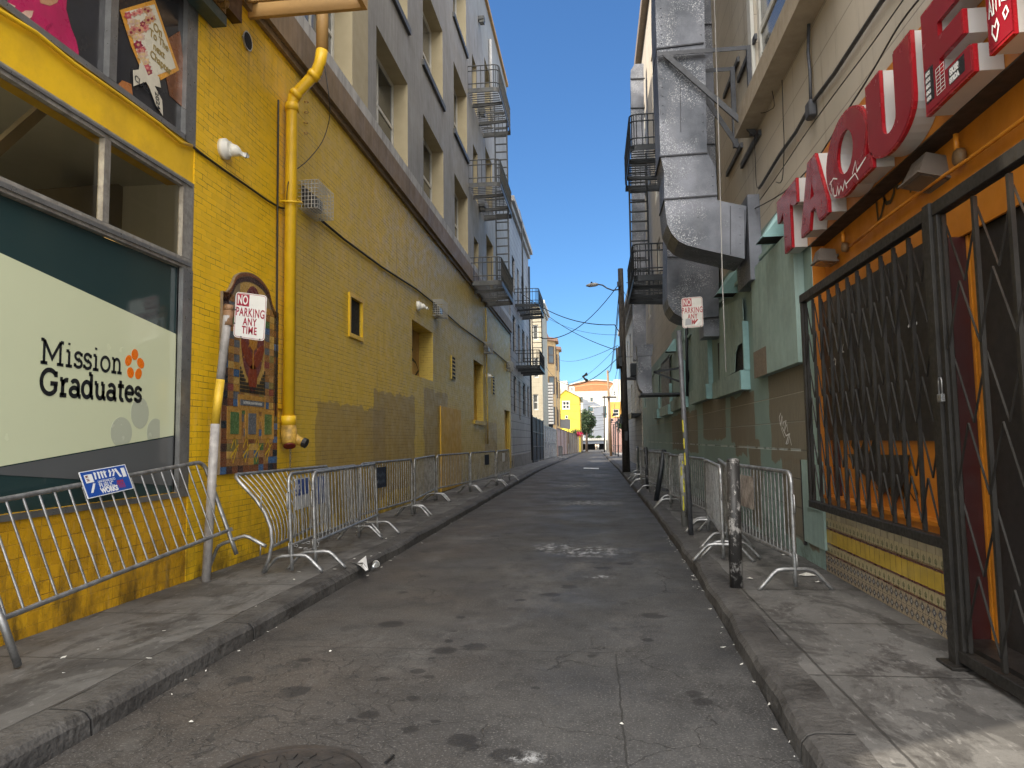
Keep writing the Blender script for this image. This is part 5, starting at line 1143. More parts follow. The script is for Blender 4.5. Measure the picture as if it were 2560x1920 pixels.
m = MB(); m.box(XR-.25, 2.6, 17.902, XR+.4, RYE+.3, 18.3); m.box(XR+.3, 2.8, 0, XR+8, 2.81, 3); m.build('roof_cornice', paint('cornice_brown', (.20, .155, .11), .6), RB)
m = MB(); m.box(XR+.41, 2.61, 17.5, XR+8, RYE, 17.89); m.build('roof', M_strip, RB)
# --- taqueria front: fascia band, recess, orange wall
FZ0 = 3.62; FZ1 = ZB-.02; YT = RY0
XF = -.05
m = MB(); boxP(m, PRd, 2.6, YT, FZ0, ZB, -.02, .03); m.build('orange_fascia', M_or2, RB)
m = MB(); boxP(m, PRd, 2.6, YT, FZ0-.012, FZ0-.002, -.6, .03); m.build('dark_soffit', paint('dark_brown_soffit', (.035, .022, .014), .7, .3), RB)
RC = -.13      # recess depth of the orange wall
WB0 = .92; y_p = pr(2385, 1500, 0).y    # post between window gate and door gate
m = MB(); boxP(m, PRd, 2.6, YT-.02, 2.9, FZ0-.013, RC-.02, RC); boxP(m, PRd, y_p+.02, YT-.02, .9, 1.55, RC+.0, RC+.02); m.build('orange_wall', M_or2, RB)
m = MB(); m.poly([PRd(YT-.01, 0, 0), PRd(YT-.01, 0, RC-.05), PRd(YT-.01, FZ0, RC-.05), PRd(YT-.01, FZ0, 0)]); m.build('recess_return', M_or2, RB)
m = MB(); boxP(m, PRd, y_p+.02, YT-.005, 1.50, 2.98, RC+.021, RC+.05)
for i in range(1, 3): y = y_p+.12+(YT-.22-y_p)*i/3; boxP(m, PRd, y-.01, y+.01, 1.5, 2.98, RC+.0505, RC+.056)
m.build('window_shutter', M_shut, RB)
for x0, x1 in ((0, .08), (.93, 1.0)): m = MB(); boxP(m, PRd, y_p+.1+(YT-.2-y_p)*x0, y_p+.1+(YT-.2-y_p)*x1, .931, 1.499, RC+.021, RC+.04); m.build('maroon_mullion', M_mar, RB)
m = MB(); boxP(m, PRd, y_p+.0, YT-.02, .901, .93, RC-.02, .03); m.build('window_ledge', M_or2, RB)
# black scribbles and a dark hanging shape on lower orange
m = MB(); P_ = lambda x, y, t: PRd(x, y, RC+.024+t)
gr = random.Random(2)
for c in (6.15, 6.6): m.ribbon([(c+.22*math.sin(i*.9)*math.cos(i*.35), 1.18+.16*math.cos(i*1.15)) for i in range(16)], .014, P_)
m.ribbon([(7.3, 1.5), (7.1, 1.35), (7.0, 1.45), (6.9, 1.25), (6.75, 1.45), (6.7, 1.5)], .12, P_); m.build('black_scribble', M_cable, RB)
m = MB(); m.prism([pr(x, y, RC+.052) for x, y in ((2120, 1135), (2275, 1138), (2262, 1200), (2240, 1262), (2228, 1215), (2205, 1240), (2190, 1205), (2165, 1190), (2140, 1170))], (-.004, 0, 0)); m.build('dark_hanging_shape', M_shut, RB)  # irregular dark polygon hanging below the shutter
# tiled bulkhead under the window
TZ = [(.13, .223, 'talavera'), (.223, .316, 'talavera'), (.316, .325, 'mar'), (.325, .42, 'cactus'), (.42, .435, 'mar'), (.435, .575, 'yellow'), (.575, .59, 'mar'), (.59, .69, 'cactus'), (.69, .755, 'cream')]
def mat_talavera():
    n = NT('patterned_tile'); s_ = .093
    fy = n.math('SUBTRACT', n.math('FRACT', n.math('DIVIDE', n.y, s_)), .5); fz = n.math('SUBTRACT', n.math('FRACT', n.math('DIVIDE', n.math('SUBTRACT', n.z, .13), s_)), .5)
    ay = n.math('ABSOLUTE', fy); az = n.math('ABSOLUTE', fz); r = n.math('ADD', ay, n.math('MULTIPLY', az, 1.0))
    rr_ = n.math('SQRT', n.math('ADD', n.math('MULTIPLY', fy, fy), n.math('MULTIPLY', fz, fz)))
    ring = n.math('LESS_THAN', n.math('ABSOLUTE', n.math('SUBTRACT', r, .42)), .035); dia = n.math('LESS_THAN', r, .33)
    ang = n.math('ARCTAN2', fz, fy); pet = n.math('LESS_THAN', rr_, n.math('MULTIPLY_ADD', n.math('COSINE', n.math('MULTIPLY', ang, 8)), .05, .13)); ctr = n.math('LESS_THAN', rr_, .045)
    col = n.mix(dia, (.30, .235, .15, 1), (.035, .045, .075, 1)); col = n.mix(ring, col, (.06, .05, .05, 1)); col = n.mix(pet, col, (.38, .34, .26, 1)); col = n.mix(ctr, col, (.05, .05, .08, 1))
    gr_ = n.math('GREATER_THAN', n.math('MAXIMUM', ay, az), .482); col = n.mix(gr_, col, (.07, .05, .035, 1)); return n.set(col, .25, 0, .5)
def mat_cactus():
    n = NT('cactus_tile'); s_ = .095
    fy = n.math('SUBTRACT', n.math('FRACT', n.math('DIVIDE', n.y, s_)), .5); ay = n.math('ABSOLUTE', fy)
    fz = n.math('MULTIPLY', n.math('FRACT', n.math('DIVIDE', n.math('SUBTRACT', n.z, .32), .27)), 2.7) # 0..1 across row
    stem = n.math('MULTIPLY', n.math('LESS_THAN', ay, .07), n.math('LESS_THAN', n.math('ABSOLUTE', n.math('SUBTRACT', fz, .38)), .34))
    arm = n.math('MULTIPLY', n.math('LESS_THAN', n.math('ABSOLUTE', n.math('SUBTRACT', ay, .17)), .045), n.math('LESS_THAN', n.math('ABSOLUTE', n.math('SUBTRACT', fz, .48)), .14))
    ja = n.math('MULTIPLY', n.math('LESS_THAN', ay, .2), n.math('LESS_THAN', n.math('ABSOLUTE', n.math('SUBTRACT', fz, .36)), .04))
    c = n.math('MAXIMUM', n.math('MAXIMUM', stem, arm), ja); gnd = n.math('MULTIPLY', n.math('LESS_THAN', fz, n.math('MULTIPLY_ADD', n.noise(40), .3, .0)), 1)
    col = n.mix(gnd, (.36, .29, .15, 1), (.17, .10, .04, 1)); col = n.mix(c, col, (.10, .10, .045, 1)); col = n.mix(n.math('GREATER_THAN', ay, .48), col, (.09, .05, .03, 1)); return n.set(col, .25, 0, .5)
def mat_plain_tile(name, c, s_):
    n = NT(name); ay = n.math('ABSOLUTE', n.math('SUBTRACT', n.math('FRACT', n.math('DIVIDE', n.y, s_)), .5)); col = n.mix(n.map(n.noise(7), .35, .65), c+(1,), tuple(Vector(c)*.75)+(1,)); col = n.mix(n.math('GREATER_THAN', ay, .48), col, (.09, .05, .03, 1)); return n.set(col, .22, 0, .5)
TM = {'talavera': mat_talavera(), 'cactus': mat_cactus(), 'mar': paint('maroon_glaze_strip', (.085, .022, .015), .3), 'yellow': mat_plain_tile('yellow_glazed_tile', (.50, .33, .03), .11), 'cream': mat_plain_tile('cream_glazed_tile', (.36, .29, .17), .14)}
keys = list(TM); m = MB()
boxP(m, PRd, y_p+.0, YT-.01, .0, .13, -.3, -.004, 2)
for (a, b, k) in TZ: boxP(m, PRd, y_p, YT-.01, a+.0005, b-.0005, -.3, .0 if k != 'mar' else .004, keys.index(k))
m.build('patterned_tile_bulkhead', [TM[k] for k in keys], RB); m = MB(); boxP(m, PRd, y_p, YT-.01, .7555, .90, -.3, -.003); m.build('orange_band', M_or2, RB)
# door zone
m = MB(); d0 = 2.62
boxP(m, PRd, d0, y_p-.004, .0, .20, -.9, .05, 0); m.build('door_step', M_shut, RB)
m = MB(); boxP(m, PRd, d0, y_p-.22, .2, 2.899, RC-.08, RC-.04); m.build('door', M_shut, RB)
m = MB(); boxP(m, PRd, d0, YT, .1, FZ0-.03, -.75, -.7); m.build('interior_backing', M_dark, RB)
for q in ((y_p-.155, y_p-.125, RC-.08, RC-.03), (y_p-.215, y_p-.185, RC-.08, RC-.03)): m = MB(); boxP(m, PRd, q[0], q[1], .2, 2.899, q[2], q[3]); m.build('orange_door_casing', M_or3, RB)
m = MB(); boxP(m, PRd, y_p-.12, y_p-.003, .2, 2.899, -.3, -.05); boxP(m, PRd, y_p-.184, y_p-.156, .2, 2.899, RC-.08, RC-.06); m.build('maroon_jamb', M_mar, RB)
# conduits on the orange wall
cable('wall_conduit', 'orange painted conduit under the taqueria letters', [pr(x, y, RC+.06) for x, y in ((2700, 210), (2560, 296), (2425, 395), (2300, 480), (2200, 555), (2125, 615))], .013, M_or3)
for (x, y, s_, lb) in ((2405, 392, 1, 'large'), (2117, 618, .8, 'small')):
    c = pr(x, y, RC+.02); t = thing('junction_box', '%s round junction box on the orange wall behind the %s floodlight' % (lb, 'big grey' if s_ == 1 else 'open'), 'junction box', c); m = MB(); m.lathe(c, (-1, 0, 0), [(0, .06*s_), (.04, .057*s_), (.045, .0)], 14); m.build('box', paint('greyish_orange_box', (.22, .13, .06), .5, .3), t, smooth=True)
    m = MB(); m.tube([c+Vector((-.03, 0, .05)), c+Vector((-.03, 0, .16))], .018, 8); m.build('conduit_stub', M_or3, t, smooth=True)
# floodlights
M_fl = paint('grey_brown_lamp_housing', (.14, .115, .095), .45, .15, 4)
def flood(c, s, lb, tilt):
    t = thing('floodlight', lb, 'floodlight', c); R = Matrix.Rotation(tilt, 3, 'Y')
    def X(p): return c+R @ (Vector(p)*s)
    m = MB(); a = [(-.13, -.16, .10), (.13, -.16, .10), (.13, .16, .10), (-.13, .16, .10)]; b = [(-.17, -.21, -.12), (.17, -.21, -.12), (.17, .21, -.12), (-.17, .21, -.12)]
    A = [X(p) for p in a]; B = [X(p) for p in b]
    m.poly(A); m.poly(B)
    for i in range(4): m.poly([A[i], A[(i+1) % 4], B[(i+1) % 4], B[i]])
    m.build('housing', M_fl, t, bevel=.008)
    m = MB(); m.prism([X(p) for p in ((-.19, -.23, -.125), (.19, -.23, -.125), (.19, .23, -.125), (-.19, .23, -.125))], R @ Vector((0, 0, -.02*s))); m.build('lens_rim', M_fl, t)
    m = MB(); m.prism([X(p) for p in ((-.15, -.19, -.147), (.15, -.19, -.147), (.15, .19, -.147), (-.15, .19, -.147))], R @ Vector((0, 0, -.004*s))); m.build('lens', M_gl2, t)
    m = MB(); m.tube([X((.12, 0, 0)), X((.30, 0, .05)), c+Vector((.42, .1, .08))], .03*s, 8); m.build('arm', M_fl, t)
    return t
flood(pr(2325, 425, -.12+.05), .72, 'big grey brown floodlight hanging under the letter U of the sign', .25)
flood(pr(2062, 640, .0), .55, 'small open floodlight hanging under the letters T and A', .1)
# ------------------------------------------------------------------ taqueria sign letters
FD = .17; LZ0 = EYE+.935*(XR-FD)-.02; LH = .305*(XR-FD)
M_red = paint('red_sign_face', (.23, .008, .017), .18, .12, 2, .03); M_redr = paint('bright_red_trim', (.30, .010, .016), .25, .05); M_sil = paint('brushed_silver_return', (.52, .51, .50), .42, .08, 1.2, .0, .3)
def A(cx, cy, rx, ry, a0, a1, n=12): return arc(cx, cy, rx, ry, a0, a1, n)
LET = {
 'T': [[(0, 1), (1, 1), (1, .62), (.86, .62), (.68, .72), (.68, 0), (.32, 0), (.32, .72), (.14, .62), (0, .62)]],
 'A': [[(.36, 1), (.66, 1), (1.02, .16), (1.02, .0), (.70, 0), (.58, .24), (.42, .24), (.34, 0), (0, 0), (0, .12)], [(.42, .42), (.58, .42), (.5, .66)]],
 'Q': [A(.5, .52, .5, .52, 0, 290, 28)+[(.62, .10), (.70, .02), (1.06, .02), (1.06, .20), (.92, .22)], A(.5, .54, .20, .28, 0, 360, 22)[:-1]],
 'U': [[(0, 1), (.34, 1), (.34, .36)]+A(.5, .34, .16, .14, 180, 360, 8)[1:-1]+[(.66, .36), (.66, 1), (1, 1), (1, .36)]+A(.5, .34, .5, .34, 0, -180, 16)[1:-1]+[(0, .36)]],
 'E': [[(0, 1), (1, 1), (1, .76), (.36, .76), (.36, .62), (.86, .62), (.86, .40), (.36, .40), (.36, .24), (1, .24), (1, 0), (0, 0)]],
 'R': [[(0, 1), (.6, 1)]+A(.6, .70, .38, .30, 90, -50, 12)[1:]+[(1.05, 0), (.68, 0), (.5, .34), (.36, .34), (.36, 0), (0, 0)], [(.36, .78), (.54, .78), (.62, .70), (.54, .60), (.36, .60)]],
 'I': [[(0, 1), (.36, 1), (.36, 0), (0, 0)]],
}
def xy(px): return pX(px, 1097-1.09*(px-1486), XR-FD).y
spans = [('T', 1952, 2001), ('A', 2008, 2074), ('Q', 2075, 2179), ('U', 2179, 2294), ('E', 2322, 2440)]
ls = [(c, xy(a), xy(b)) for c, a, b in spans]
yR = xy(2480); wE = abs(ls[-1][1]-ls[-1][2]); ls += [('R', yR, yR-wE*1.05), ('I', yR-wE*1.25, yR-wE*1.6)]
names = {'T': 'narrow red sign letter T at the far end of the taqueria sign', 'A': 'red sign letter A between T and Q, silver sides', 'Q': 'red sign letter Q with white marker graffiti at its foot', 'U': 'tall red sign letter U with bare silver inside', 'E': 'large red sign letter E with black and white stickers', 'R': 'nearest red sign letter R with white heart graffiti', 'I': 'red sign letter I after the letter R'}
SP = {}
for (c, ya, yb) in ls:
    if c == 'I': continue
    w = ya-yb; t = thing('sign_letter', names[c], 'sign letter', (XR-FD, yb, LZ0), 'raised red letters of the taqueria sign')
    loops = [[(x*w, y*LH) for x, y in lp] for lp in LET[c]]
    P = lambda x, y, z, ya=ya: Vector((XR-FD-z, ya-x, LZ0+y)); SP[c] = (P, w, t)
    dep = FD-.035
    me = curve_mesh(loops, dep/2); m = MB(); m.add2d(me, lambda x, y, z: P(x, y, z-dep/2-.001)); m.build('side_return', M_sil, t); bpy.data.meshes.remove(me)
    cx, cy = w/2, LH/2
    me = curve_mesh(loops, .014); m = MB(); m.add2d(me, lambda x, y, z: P(cx+(x-cx)*1.012, cy+(y-cy)*1.012, z+.015)); m.build('red_trim', M_redr, t); bpy.data.meshes.remove(me)
    me = curve_mesh(loops, .001); m = MB(); m.add2d(me, lambda x, y, z: P(cx+(x-cx)*.955, cy+(y-cy)*.965, z+.0315)); m.build('red_face', M_red, t); bpy.data.meshes.remove(me)
M_mk = paint('white_marker', (.75, .74, .72), .5, .05)
def mark(c, strokes, wd, name='graffiti', mat=None):
    P, w, t = SP[c]; m = MB()
    for s_ in strokes: m.ribbon([(x*w, y*LH) for x, y in s_], wd, lambda x, y, z: P(x, y, .034+z))
    m.build(name, mat or M_mk, t)
mark('Q', [[(.12, .36), (.15, .28), (.13, .22)], [(.10, .33), (.2, .36), (.3, .30)], [(.14, .16), (.18, .24), (.2, .12), (.26, .1), (.3, .2), (.32, .08), (.38, .16), (.42, .08), (.48, .18), (.52, .06)], [(.5, .12), (.72, .14), (.78, .03)], [(.66, .16), (.74, .28), (.76, .14), (.96, .2)]], .012)
mark('R', [[(0.050, 0.275), (0.074, 0.418), (0.105, 0.275)], [(0.056, 0.328), (0.099, 0.335)], [(0.124, 0.275), (0.124, 0.410), (0.167, 0.290), (0.174, 0.418)], [(0.192, 0.418), (0.260, 0.425)], [(0.223, 0.425), (0.223, 0.290)], [(0.322, 0.425), (0.260, 0.410), (0.310, 0.365), (0.260, 0.320), (0.329, 0.290)], [(0.310, 0.245), (0.260, 0.215), (0.285, 0.155), (0.335, 0.185), (0.310, 0.245)], [(0.136, 0.050), (0.081, 0.140), (0.093, 0.200), (0.130, 0.170), (0.161, 0.215), (0.186, 0.155), (0.136, 0.050)], [(0.062, 0.470), (0.099, 0.455), (0.112, 0.485), (0.186, 0.463)]], .011)
P, w, t = SP['E']; m = MB()
m.prism([P(x*w, y*LH, .0335) for x, y in ((.04, .10), (.22, .10), (.22, .42), (.04, .42))], (-.001, 0, 0)); m.prism([P(x*w, y*LH, .0335) for x, y in ((.54, .07), (.86, .07), (.86, .22), (.54, .22))], (-.001, 0, 0)); m.build('black_sticker', M_ink, t)
m = MB()
for i in range(5): txtP(m, 'ASHOE', .035, P(.05*w, (.12+i*.06)*LH, .036), (0, -1, 0), (0, 0, 1), (-1, 0, 0), .001, .55, 'LEFT', .0004)
txtP(m, 'SK8R', .055, P(.57*w, .15*LH, .036), (0, -1, 0), (0, 0, 1), (-1, 0, 0), .003, .9, 'LEFT', .0004); txtP(m, 'STRDA', .045, P(.56*w, .08*LH, .036), (0, -1, 0), (0, 0, 1), (-1, 0, 0), .003, .8, 'LEFT', .0004)
for i in range(8): m.ribbon([(.28*w, (.09+.035*i)*LH), (.46*w, (.09+.035*i)*LH)], .004, lambda x, y, z: P(x, y, .0345))
for x in (.28, .37, .46): m.ribbon([(x*w, .09*LH), (x*w, .335*LH)], .005, lambda x, y, z: P(x, y, .035))
m.build('sticker_print', M_mk, t)
# black spray on the orange wall under the letters
m = MB(); P_ = lambda x, y, t: PRd(x, y, RC+.003+t)
base = pr(2195, 575, RC); uL = base.y
def gs(pts, w=.035): m.ribbon([(uL-x, base.z+y) for x, y in pts], w, P_)
gs([(0, .32), (.03, .08), (.10, .1), (.2, .22)]); gs([(.28+.12*math.cos(a), .28+.13*math.sin(a)) for a in [i*.7 for i in range(10)]]); gs([(.50+.11*math.cos(a), .33+.12*math.sin(a)) for a in [i*.7 for i in range(10)]]); gs([(.68, .10), (.70, .52), (.88, .50), (.86, .36), (.7, .32)])
m.build('sprayed_word', paint('black_spray', (.05, .03, .015), .6, .3), RB)
# ------------------------------------------------------------------ folding gates
def gate(label, y0, y1, z0, z1, d, step=.235, doorlike=False):
    """scissor gate between y0 (near) and y1 (far), plane depth d in front of the wall"""
    t = thing('security_gate', label, 'security gate', PRd(y1, z0, d))
    m = MB(); b = .03
    for (u0, u1, v0, v1, dd) in ((y0, y1, z1, z1+.085, .035), (y0, y1, z0-.07, z0, .035), (y1-.055, y1, z0, z1, .03), (y0, y0+.05, z0, z1, .03)): boxP(m, PRd, u0, u1, v0, v1, d-dd, d+dd)
    m.build('frame', M_blk2, t, bevel=.004)
    n = int((y1-y0-.1)/step); m = MB(); g_ = random.Random(n)
    ysx = [y0+.08+(y1-y0-.16)*i/n+g_.uniform(-.012, .012) for i in range(n+1)]
    for y in ysx: boxP(m, PRd, y-.014, y+.014, z0+.004, z1-.02, d-.012, d+.012)
    m.build('vertical_bars', M_blk2, t)
    m = MB(); H = z1-z0; lv = [(.05, .20), (.20, .36)] if False else None
    for a, b_ in zip(ysx, ysx[1:]):
        mid_ = (a+b_)/2
        for (zl, zh) in ((.03, .33), (.36, .66), (.68, .97)):
            vl = z0+H*zl; vh = z0+H*zh; vm = (vl+vh)/2
            for q in ((a, vl, mid_, vm, .016), (mid_, vm, b_, vl, .016), (a, vh, mid_, vm, -.016), (mid_, vm, b_, vh, -.016)):
                if q[4] > 0: p = [PRd(q[0], (vl if q[1] == vl else vm)+.0, d+q[4]), PRd(q[2], vm if q[3] == vm else vl, d+q[4])]
                else: p = [PRd(q[0], q[1], d+q[4]), PRd(q[2], q[3], d+q[4])]
                m.bar(p[0], p[1], .005, .012, up=(1, 0, 0))
    m.build('lattice', M_blk2, t)
    return t
GD = .20; gy1 = pr(2018, 1000, GD).y; gy0 = pr(2352, 1000, GD).y; gz0 = pr(2030, 1262, GD).z+.05; gz1 = (pr(2010, 745, GD).z+pr(2330, 545, GD).z)/2-.03
gate('closed black scissor gate over the taqueria window, above patterned tiles', gy0, gy1, gz0, gz1, GD)
t = gate('tall black scissor gate over the taqueria door, reaching the pavement', 2.75, gy0-.10, .24, gz1+.0, GD, .33)
m = MB(); boxP(m, PRd, gy0-.098, gy0-.005, .14, gz1+.09, GD-.05, GD+.05); boxP(m, PRd, gy0-.16, gy0+.05, .132, .15, GD-.1, GD+.1); m.build('gate_post', M_blk2, t, bevel=.003)
c = pr(2352, 985, GD+.08); t = thing('padlock', 'small silver padlock hanging on the gate post', 'padlock', c)
m = MB(); m.box(c.x-.012, c.y-.03, c.z-.05, c.x+.012, c.y+.03, c.z); m.build('lock_body', M_alu, t, bevel=.004)
m = MB(); m.tube([(c.x, c.y-.02, c.z), (c.x, c.y-.02, c.z+.08), (c.x, c.y-.012, c.z+.1), (c.x, c.y+.012, c.z+.1), (c.x, c.y+.02, c.z+.08), (c.x, c.y+.02, c.z)], .005, 6); m.build('shackle', M_alu, t, smooth=True)
# ------------------------------------------------------------------ ducts
def mat_duct():
    n = NT('galvanised_duct'); vec = n.comb(n.x, n.y, n.z)
    sp = n.voro(95, out='Color'); se = n.t.nodes.new('ShaderNodeSeparateColor'); n.t.links.new(sp, se.inputs[0])
    col = n.mix(n.map(n.noise(1.1, detail=6), .35, .65), (.075, .083, .10, 1), (.22, .23, .265, 1)); col = n.mix(n.math('MULTIPLY', n.map(se.outputs[0], .75, 1, 0, .7), n.map(n.noise(1.5, detail=3), .46, .58)), col, (.62, .63, .64, 1))
    col = n.mix(n.map(n.noise(1.5, n.comb(n.math('MULTIPLY', n.x, 6), n.math('MULTIPLY', n.y, 6), n.math('MULTIPLY', n.z, .5)), detail=6), .5, .75, 0, .4), col, (.15, .155, .17, 1))
    n.bump(n.math('ADD', n.math('MULTIPLY', n.noise(1.2, detail=2), 2), n.math('MULTIPLY', se.outputs[1], .12)), .35, .03); return n.set(col, n.map(se.outputs[2], 0, 1, .38, .6), .5)
M_duct = mat_duct(); M_seam = flat('dark_duct_seam', (.05, .052, .06), .5, .5)
DY = 10.2
def pd(px, py, Y=DY): return pY(px, py, Y)
D1 = thing('ventilation_duct', 'large galvanised duct elbowing from mint wall and rising past the roof', 'duct', (XR-.3, DY, 4))
TH = .75
def slab(mb, pts, Y, th, mi=0): mb.prism([pd(x, y, Y) for x, y in pts], (0, th, 0), mi)
m = MB(); slab(m, [(1637, -900), (1757, -900), (1760, 0), (1768, 381), (1651, 389), (1638, 0)], DY, TH); m.build('riser', M_duct, D1)
m = MB(); slab(m, [(1651, 389.5), (1768, 381.5), (1789, 418), (1793, 486), (1661, 496), (1660, 428)], DY, TH); m.build('transition', M_duct, D1)
m = MB(); cur = [(1664, 530), (1668, 560), (1680, 585), (1697, 603), (1718, 613), (1760, 624), (1800, 633), (1862, 647)]
slab(m, [(1661, 496.5), (1793, 486.5), (1793, 500), (1820, 506), (1866, 515)]+cur[::-1], DY, TH); m.build('elbow', M_duct, D1)
m = MB(); a = pd(1866, 490); b = pd(1899, 700); m.box(a.x, DY-.06, b.z, XR-.004, DY+TH+.06, a.z); m.build('wall_box', M_duct, D1)
m = MB()
for (l, r_) in (((1650, 391), (1769, 382)), ((1661, 498), (1794, 488)), ((1643, 121), (1760, 107))):
    m = MB(); p, q = pd(*l, DY-.012), pd(*r_, DY-.012); m.bar(p, q, .02, .02); m.bar(p, p+Vector((0, TH, 0)), .02, .02); m.build('seam_flange', M_seam, D1)
m = MB()
for (xx, ya, yb) in ((1652, 20, 370), (1752, 20, 370), (1672, 440, 480), (1782, 440, 480), (1745, 520, 600), (1850, 520, 630)):
    for i in range(max(2, int((yb-ya)/22))): q = pd(xx+i*.4, ya+i*22, DY-.001); m.lathe(q, (0, -1, 0), [(0, .012), (.006, .009), (.008, 0)], 6)
m.build('rivets', M_duct, D1)
for (a_, b_) in (((1700, 200), (1702, 330)), ((1862, 525), (1862, 640)), ((1826, 515), (1826, 636))): m = MB(); m.bar(pd(*a_, DY-.004), pd(*b_, DY-.004), .012, .008); m.build('folded_seam', M_seam, D1)
Y2 = 13.3; D2 = thing('ventilation_duct', 'second galvanised duct with rounded foot behind the worn sign', 'duct', (XR-.3, Y2, 4))
m = MB(); c2 = [(1668, 745), (1673, 765), (1685, 782), (1705, 793), (1730, 797)]
slab(m, [(1668, 650), (1797, 655), (1797, 790)]+c2[::-1], Y2, .9); m.build('elbow', M_duct, D2)
m = MB(); slab(m, [(1668, 649.5), (1797, 654.5), (1797, 600), (1786, 300), (1780, -700), (1672, -700), (1672, 300), (1668, 600)], Y2, .85); m.build('riser', M_duct, D2)
m = MB()
for yy in (60, 235, 360, 640): m = MB(); p, q = pd(1668, yy+3, Y2-.012), pd(1788, yy, Y2-.012); m.bar(p, q, .02, .02); m.build('seam_flange', M_seam, D2)
m = MB(); a = pd(1762, 790, Y2); m.box(a.x, Y2+.2, a.z-.35, XR-.003, Y2+.75, a.z-.0); m.build('wall_stub', M_duct, D2)
Y3 = 27.5; D3 = thing('ventilation_duct', 'slim tall duct beyond the right fire escape, against the sky', 'duct', (XR-.3, Y3, 4))
m = MB(); slab(m, [(1577, 175), (1587, 160), (1609, 159), (1616, 900), (1584, 900)], Y3, .5); m.build('riser', M_duct, D3)
m = MB()
for yy in (197, 270, 410, 500, 645): m = MB(); m.bar(pd(1576, yy, Y3-.02), pd(1612, yy-1, Y3-.02), .05, .04); m.build('seam_flange', M_seam, D3)
Y4 = 19.5; D4 = thing('ventilation_duct', 'short low duct with elbow on the far part of the right wall', 'duct', (XR-.3, Y4, 3))
m = MB(); slab(m, [(1594, 892), (1628, 890), (1630, 960), (1632, 985), (1610, 984), (1599, 972), (1594, 955)], Y4, .6); slab(m, [(1592, 862), (1634, 860), (1630, 889), (1594, 891)], Y4+.02, .6); m.build('duct_body', M_duct, D4)
m = MB(); p = pd(1600, 984, Y4); m.box(p.x, Y4-.3, p.z-.06, XR-.01, Y4+.9, p.z-.01); m.build('shelf_bracket', M_fed, D4)
m = MB(); p0_ = pd(1634, 930, Y4); m.bar(p0_, Vector((XR-.02, Y4, p0_.z-.3)), .05, .05); m.bar(p0_, Vector((XR-.02, Y4, p0_.z+.1)), .05, .05); m.build('brace', M_fed, D4)
# bracket frames of angle iron round the ducts
M_ang = paint('grey_angle_iron', (.075, .078, .088), .5, .3, 5, .1, .4)
def bracket(label, Y, off):
    t = thing('duct_bracket', label, 'bracket', (XR, Y, 7)); P = lambda x, y: pd(x, y, Y)
    wx = XR-.03; tl = P(1640+off[0], 134+off[1]); tl = P(1642+off[0], 137+off[1]); zr = tl.z+.02; zlow = zr-1.32
    m = MB(); w = .06
    m.bar((tl.x, Y, zr), (wx, Y, zr), w, .012); m.bar((tl.x, Y-.03, zr-.03), (wx, Y-.03, zr-.03), .012, .06)
    m.build('top_angle', M_ang, t)
    m = MB(); m.bar((tl.x+.1, Y-.045, zr-.03), (wx, Y-.045, zlow), .075, .014, up=(0, 1, 0)); m.bar((tl.x+.1, Y-.02, zr-.06), (wx, Y-.02, zlow-.03), .014, .05, up=(0, 1, 0)); m.build('diagonal_brace', M_ang, t)
    m = MB(); m.bar((wx-.04, Y-.01, zlow), (wx-.04, Y-.01, zr), .07, .07); m.build('upright', M_ang, t)
    m = MB(); m.box(wx-.01, Y-.25, zr-.03, XR-.002, Y+1.0, zr+.05); m.build('wall_plate', M_ang, t); m = MB(); m.box(wx-.01, Y-.25, zlow-.1, XR-.002, Y+1.0, zlow-.02); m.build('wall_plate', M_ang, t)
bracket('near angle iron bracket with long diagonal brace around the large duct', DY-.07, (0, 0)); bracket('rear angle iron bracket behind the large duct', DY+TH+.35, (60, 45))
# small hoods
def hood(px, py, lb, s=1):
    c = pr(px, py); t = thing('vent_hood', lb, 'vent hood', c, 'small mint vent hoods on the right wall'); m = MB()
    a = [c+Vector((0, -.22*s, .42*s)), c+Vector((0, .22*s, .42*s)), c+Vector((0, .22*s, 0)), c+Vector((0, -.22*s, 0))]; b = [c+Vector((-.12*s, -.18*s, .38*s)), c+Vector((-.12*s, .18*s, .38*s)), c+Vector((-.36*s, .22*s, 0)), c+Vector((-.36*s, -.22*s, 0))]
    m.poly(b); m.poly([a[0], a[3], b[3], b[0]]); m.poly([a[1], a[2], b[2], b[1]]); m.poly([a[0], a[1], b[1], b[0]]); m.build('hood_shell', M_mintb, t)
    m = MB(); m.poly([p+Vector((0, 0, .01)) for p in (a[3], a[2], b[2], b[3])]); m.build('hood_mouth', M_dark, t)
hood(1962, 600, 'mint vent hood just left of the sign letter T', .85); hood(1838, 738, 'mint vent hood under the big duct elbow', .9); hood(1693, 880, 'mint vent hood near the top of the grey sign post', .9)
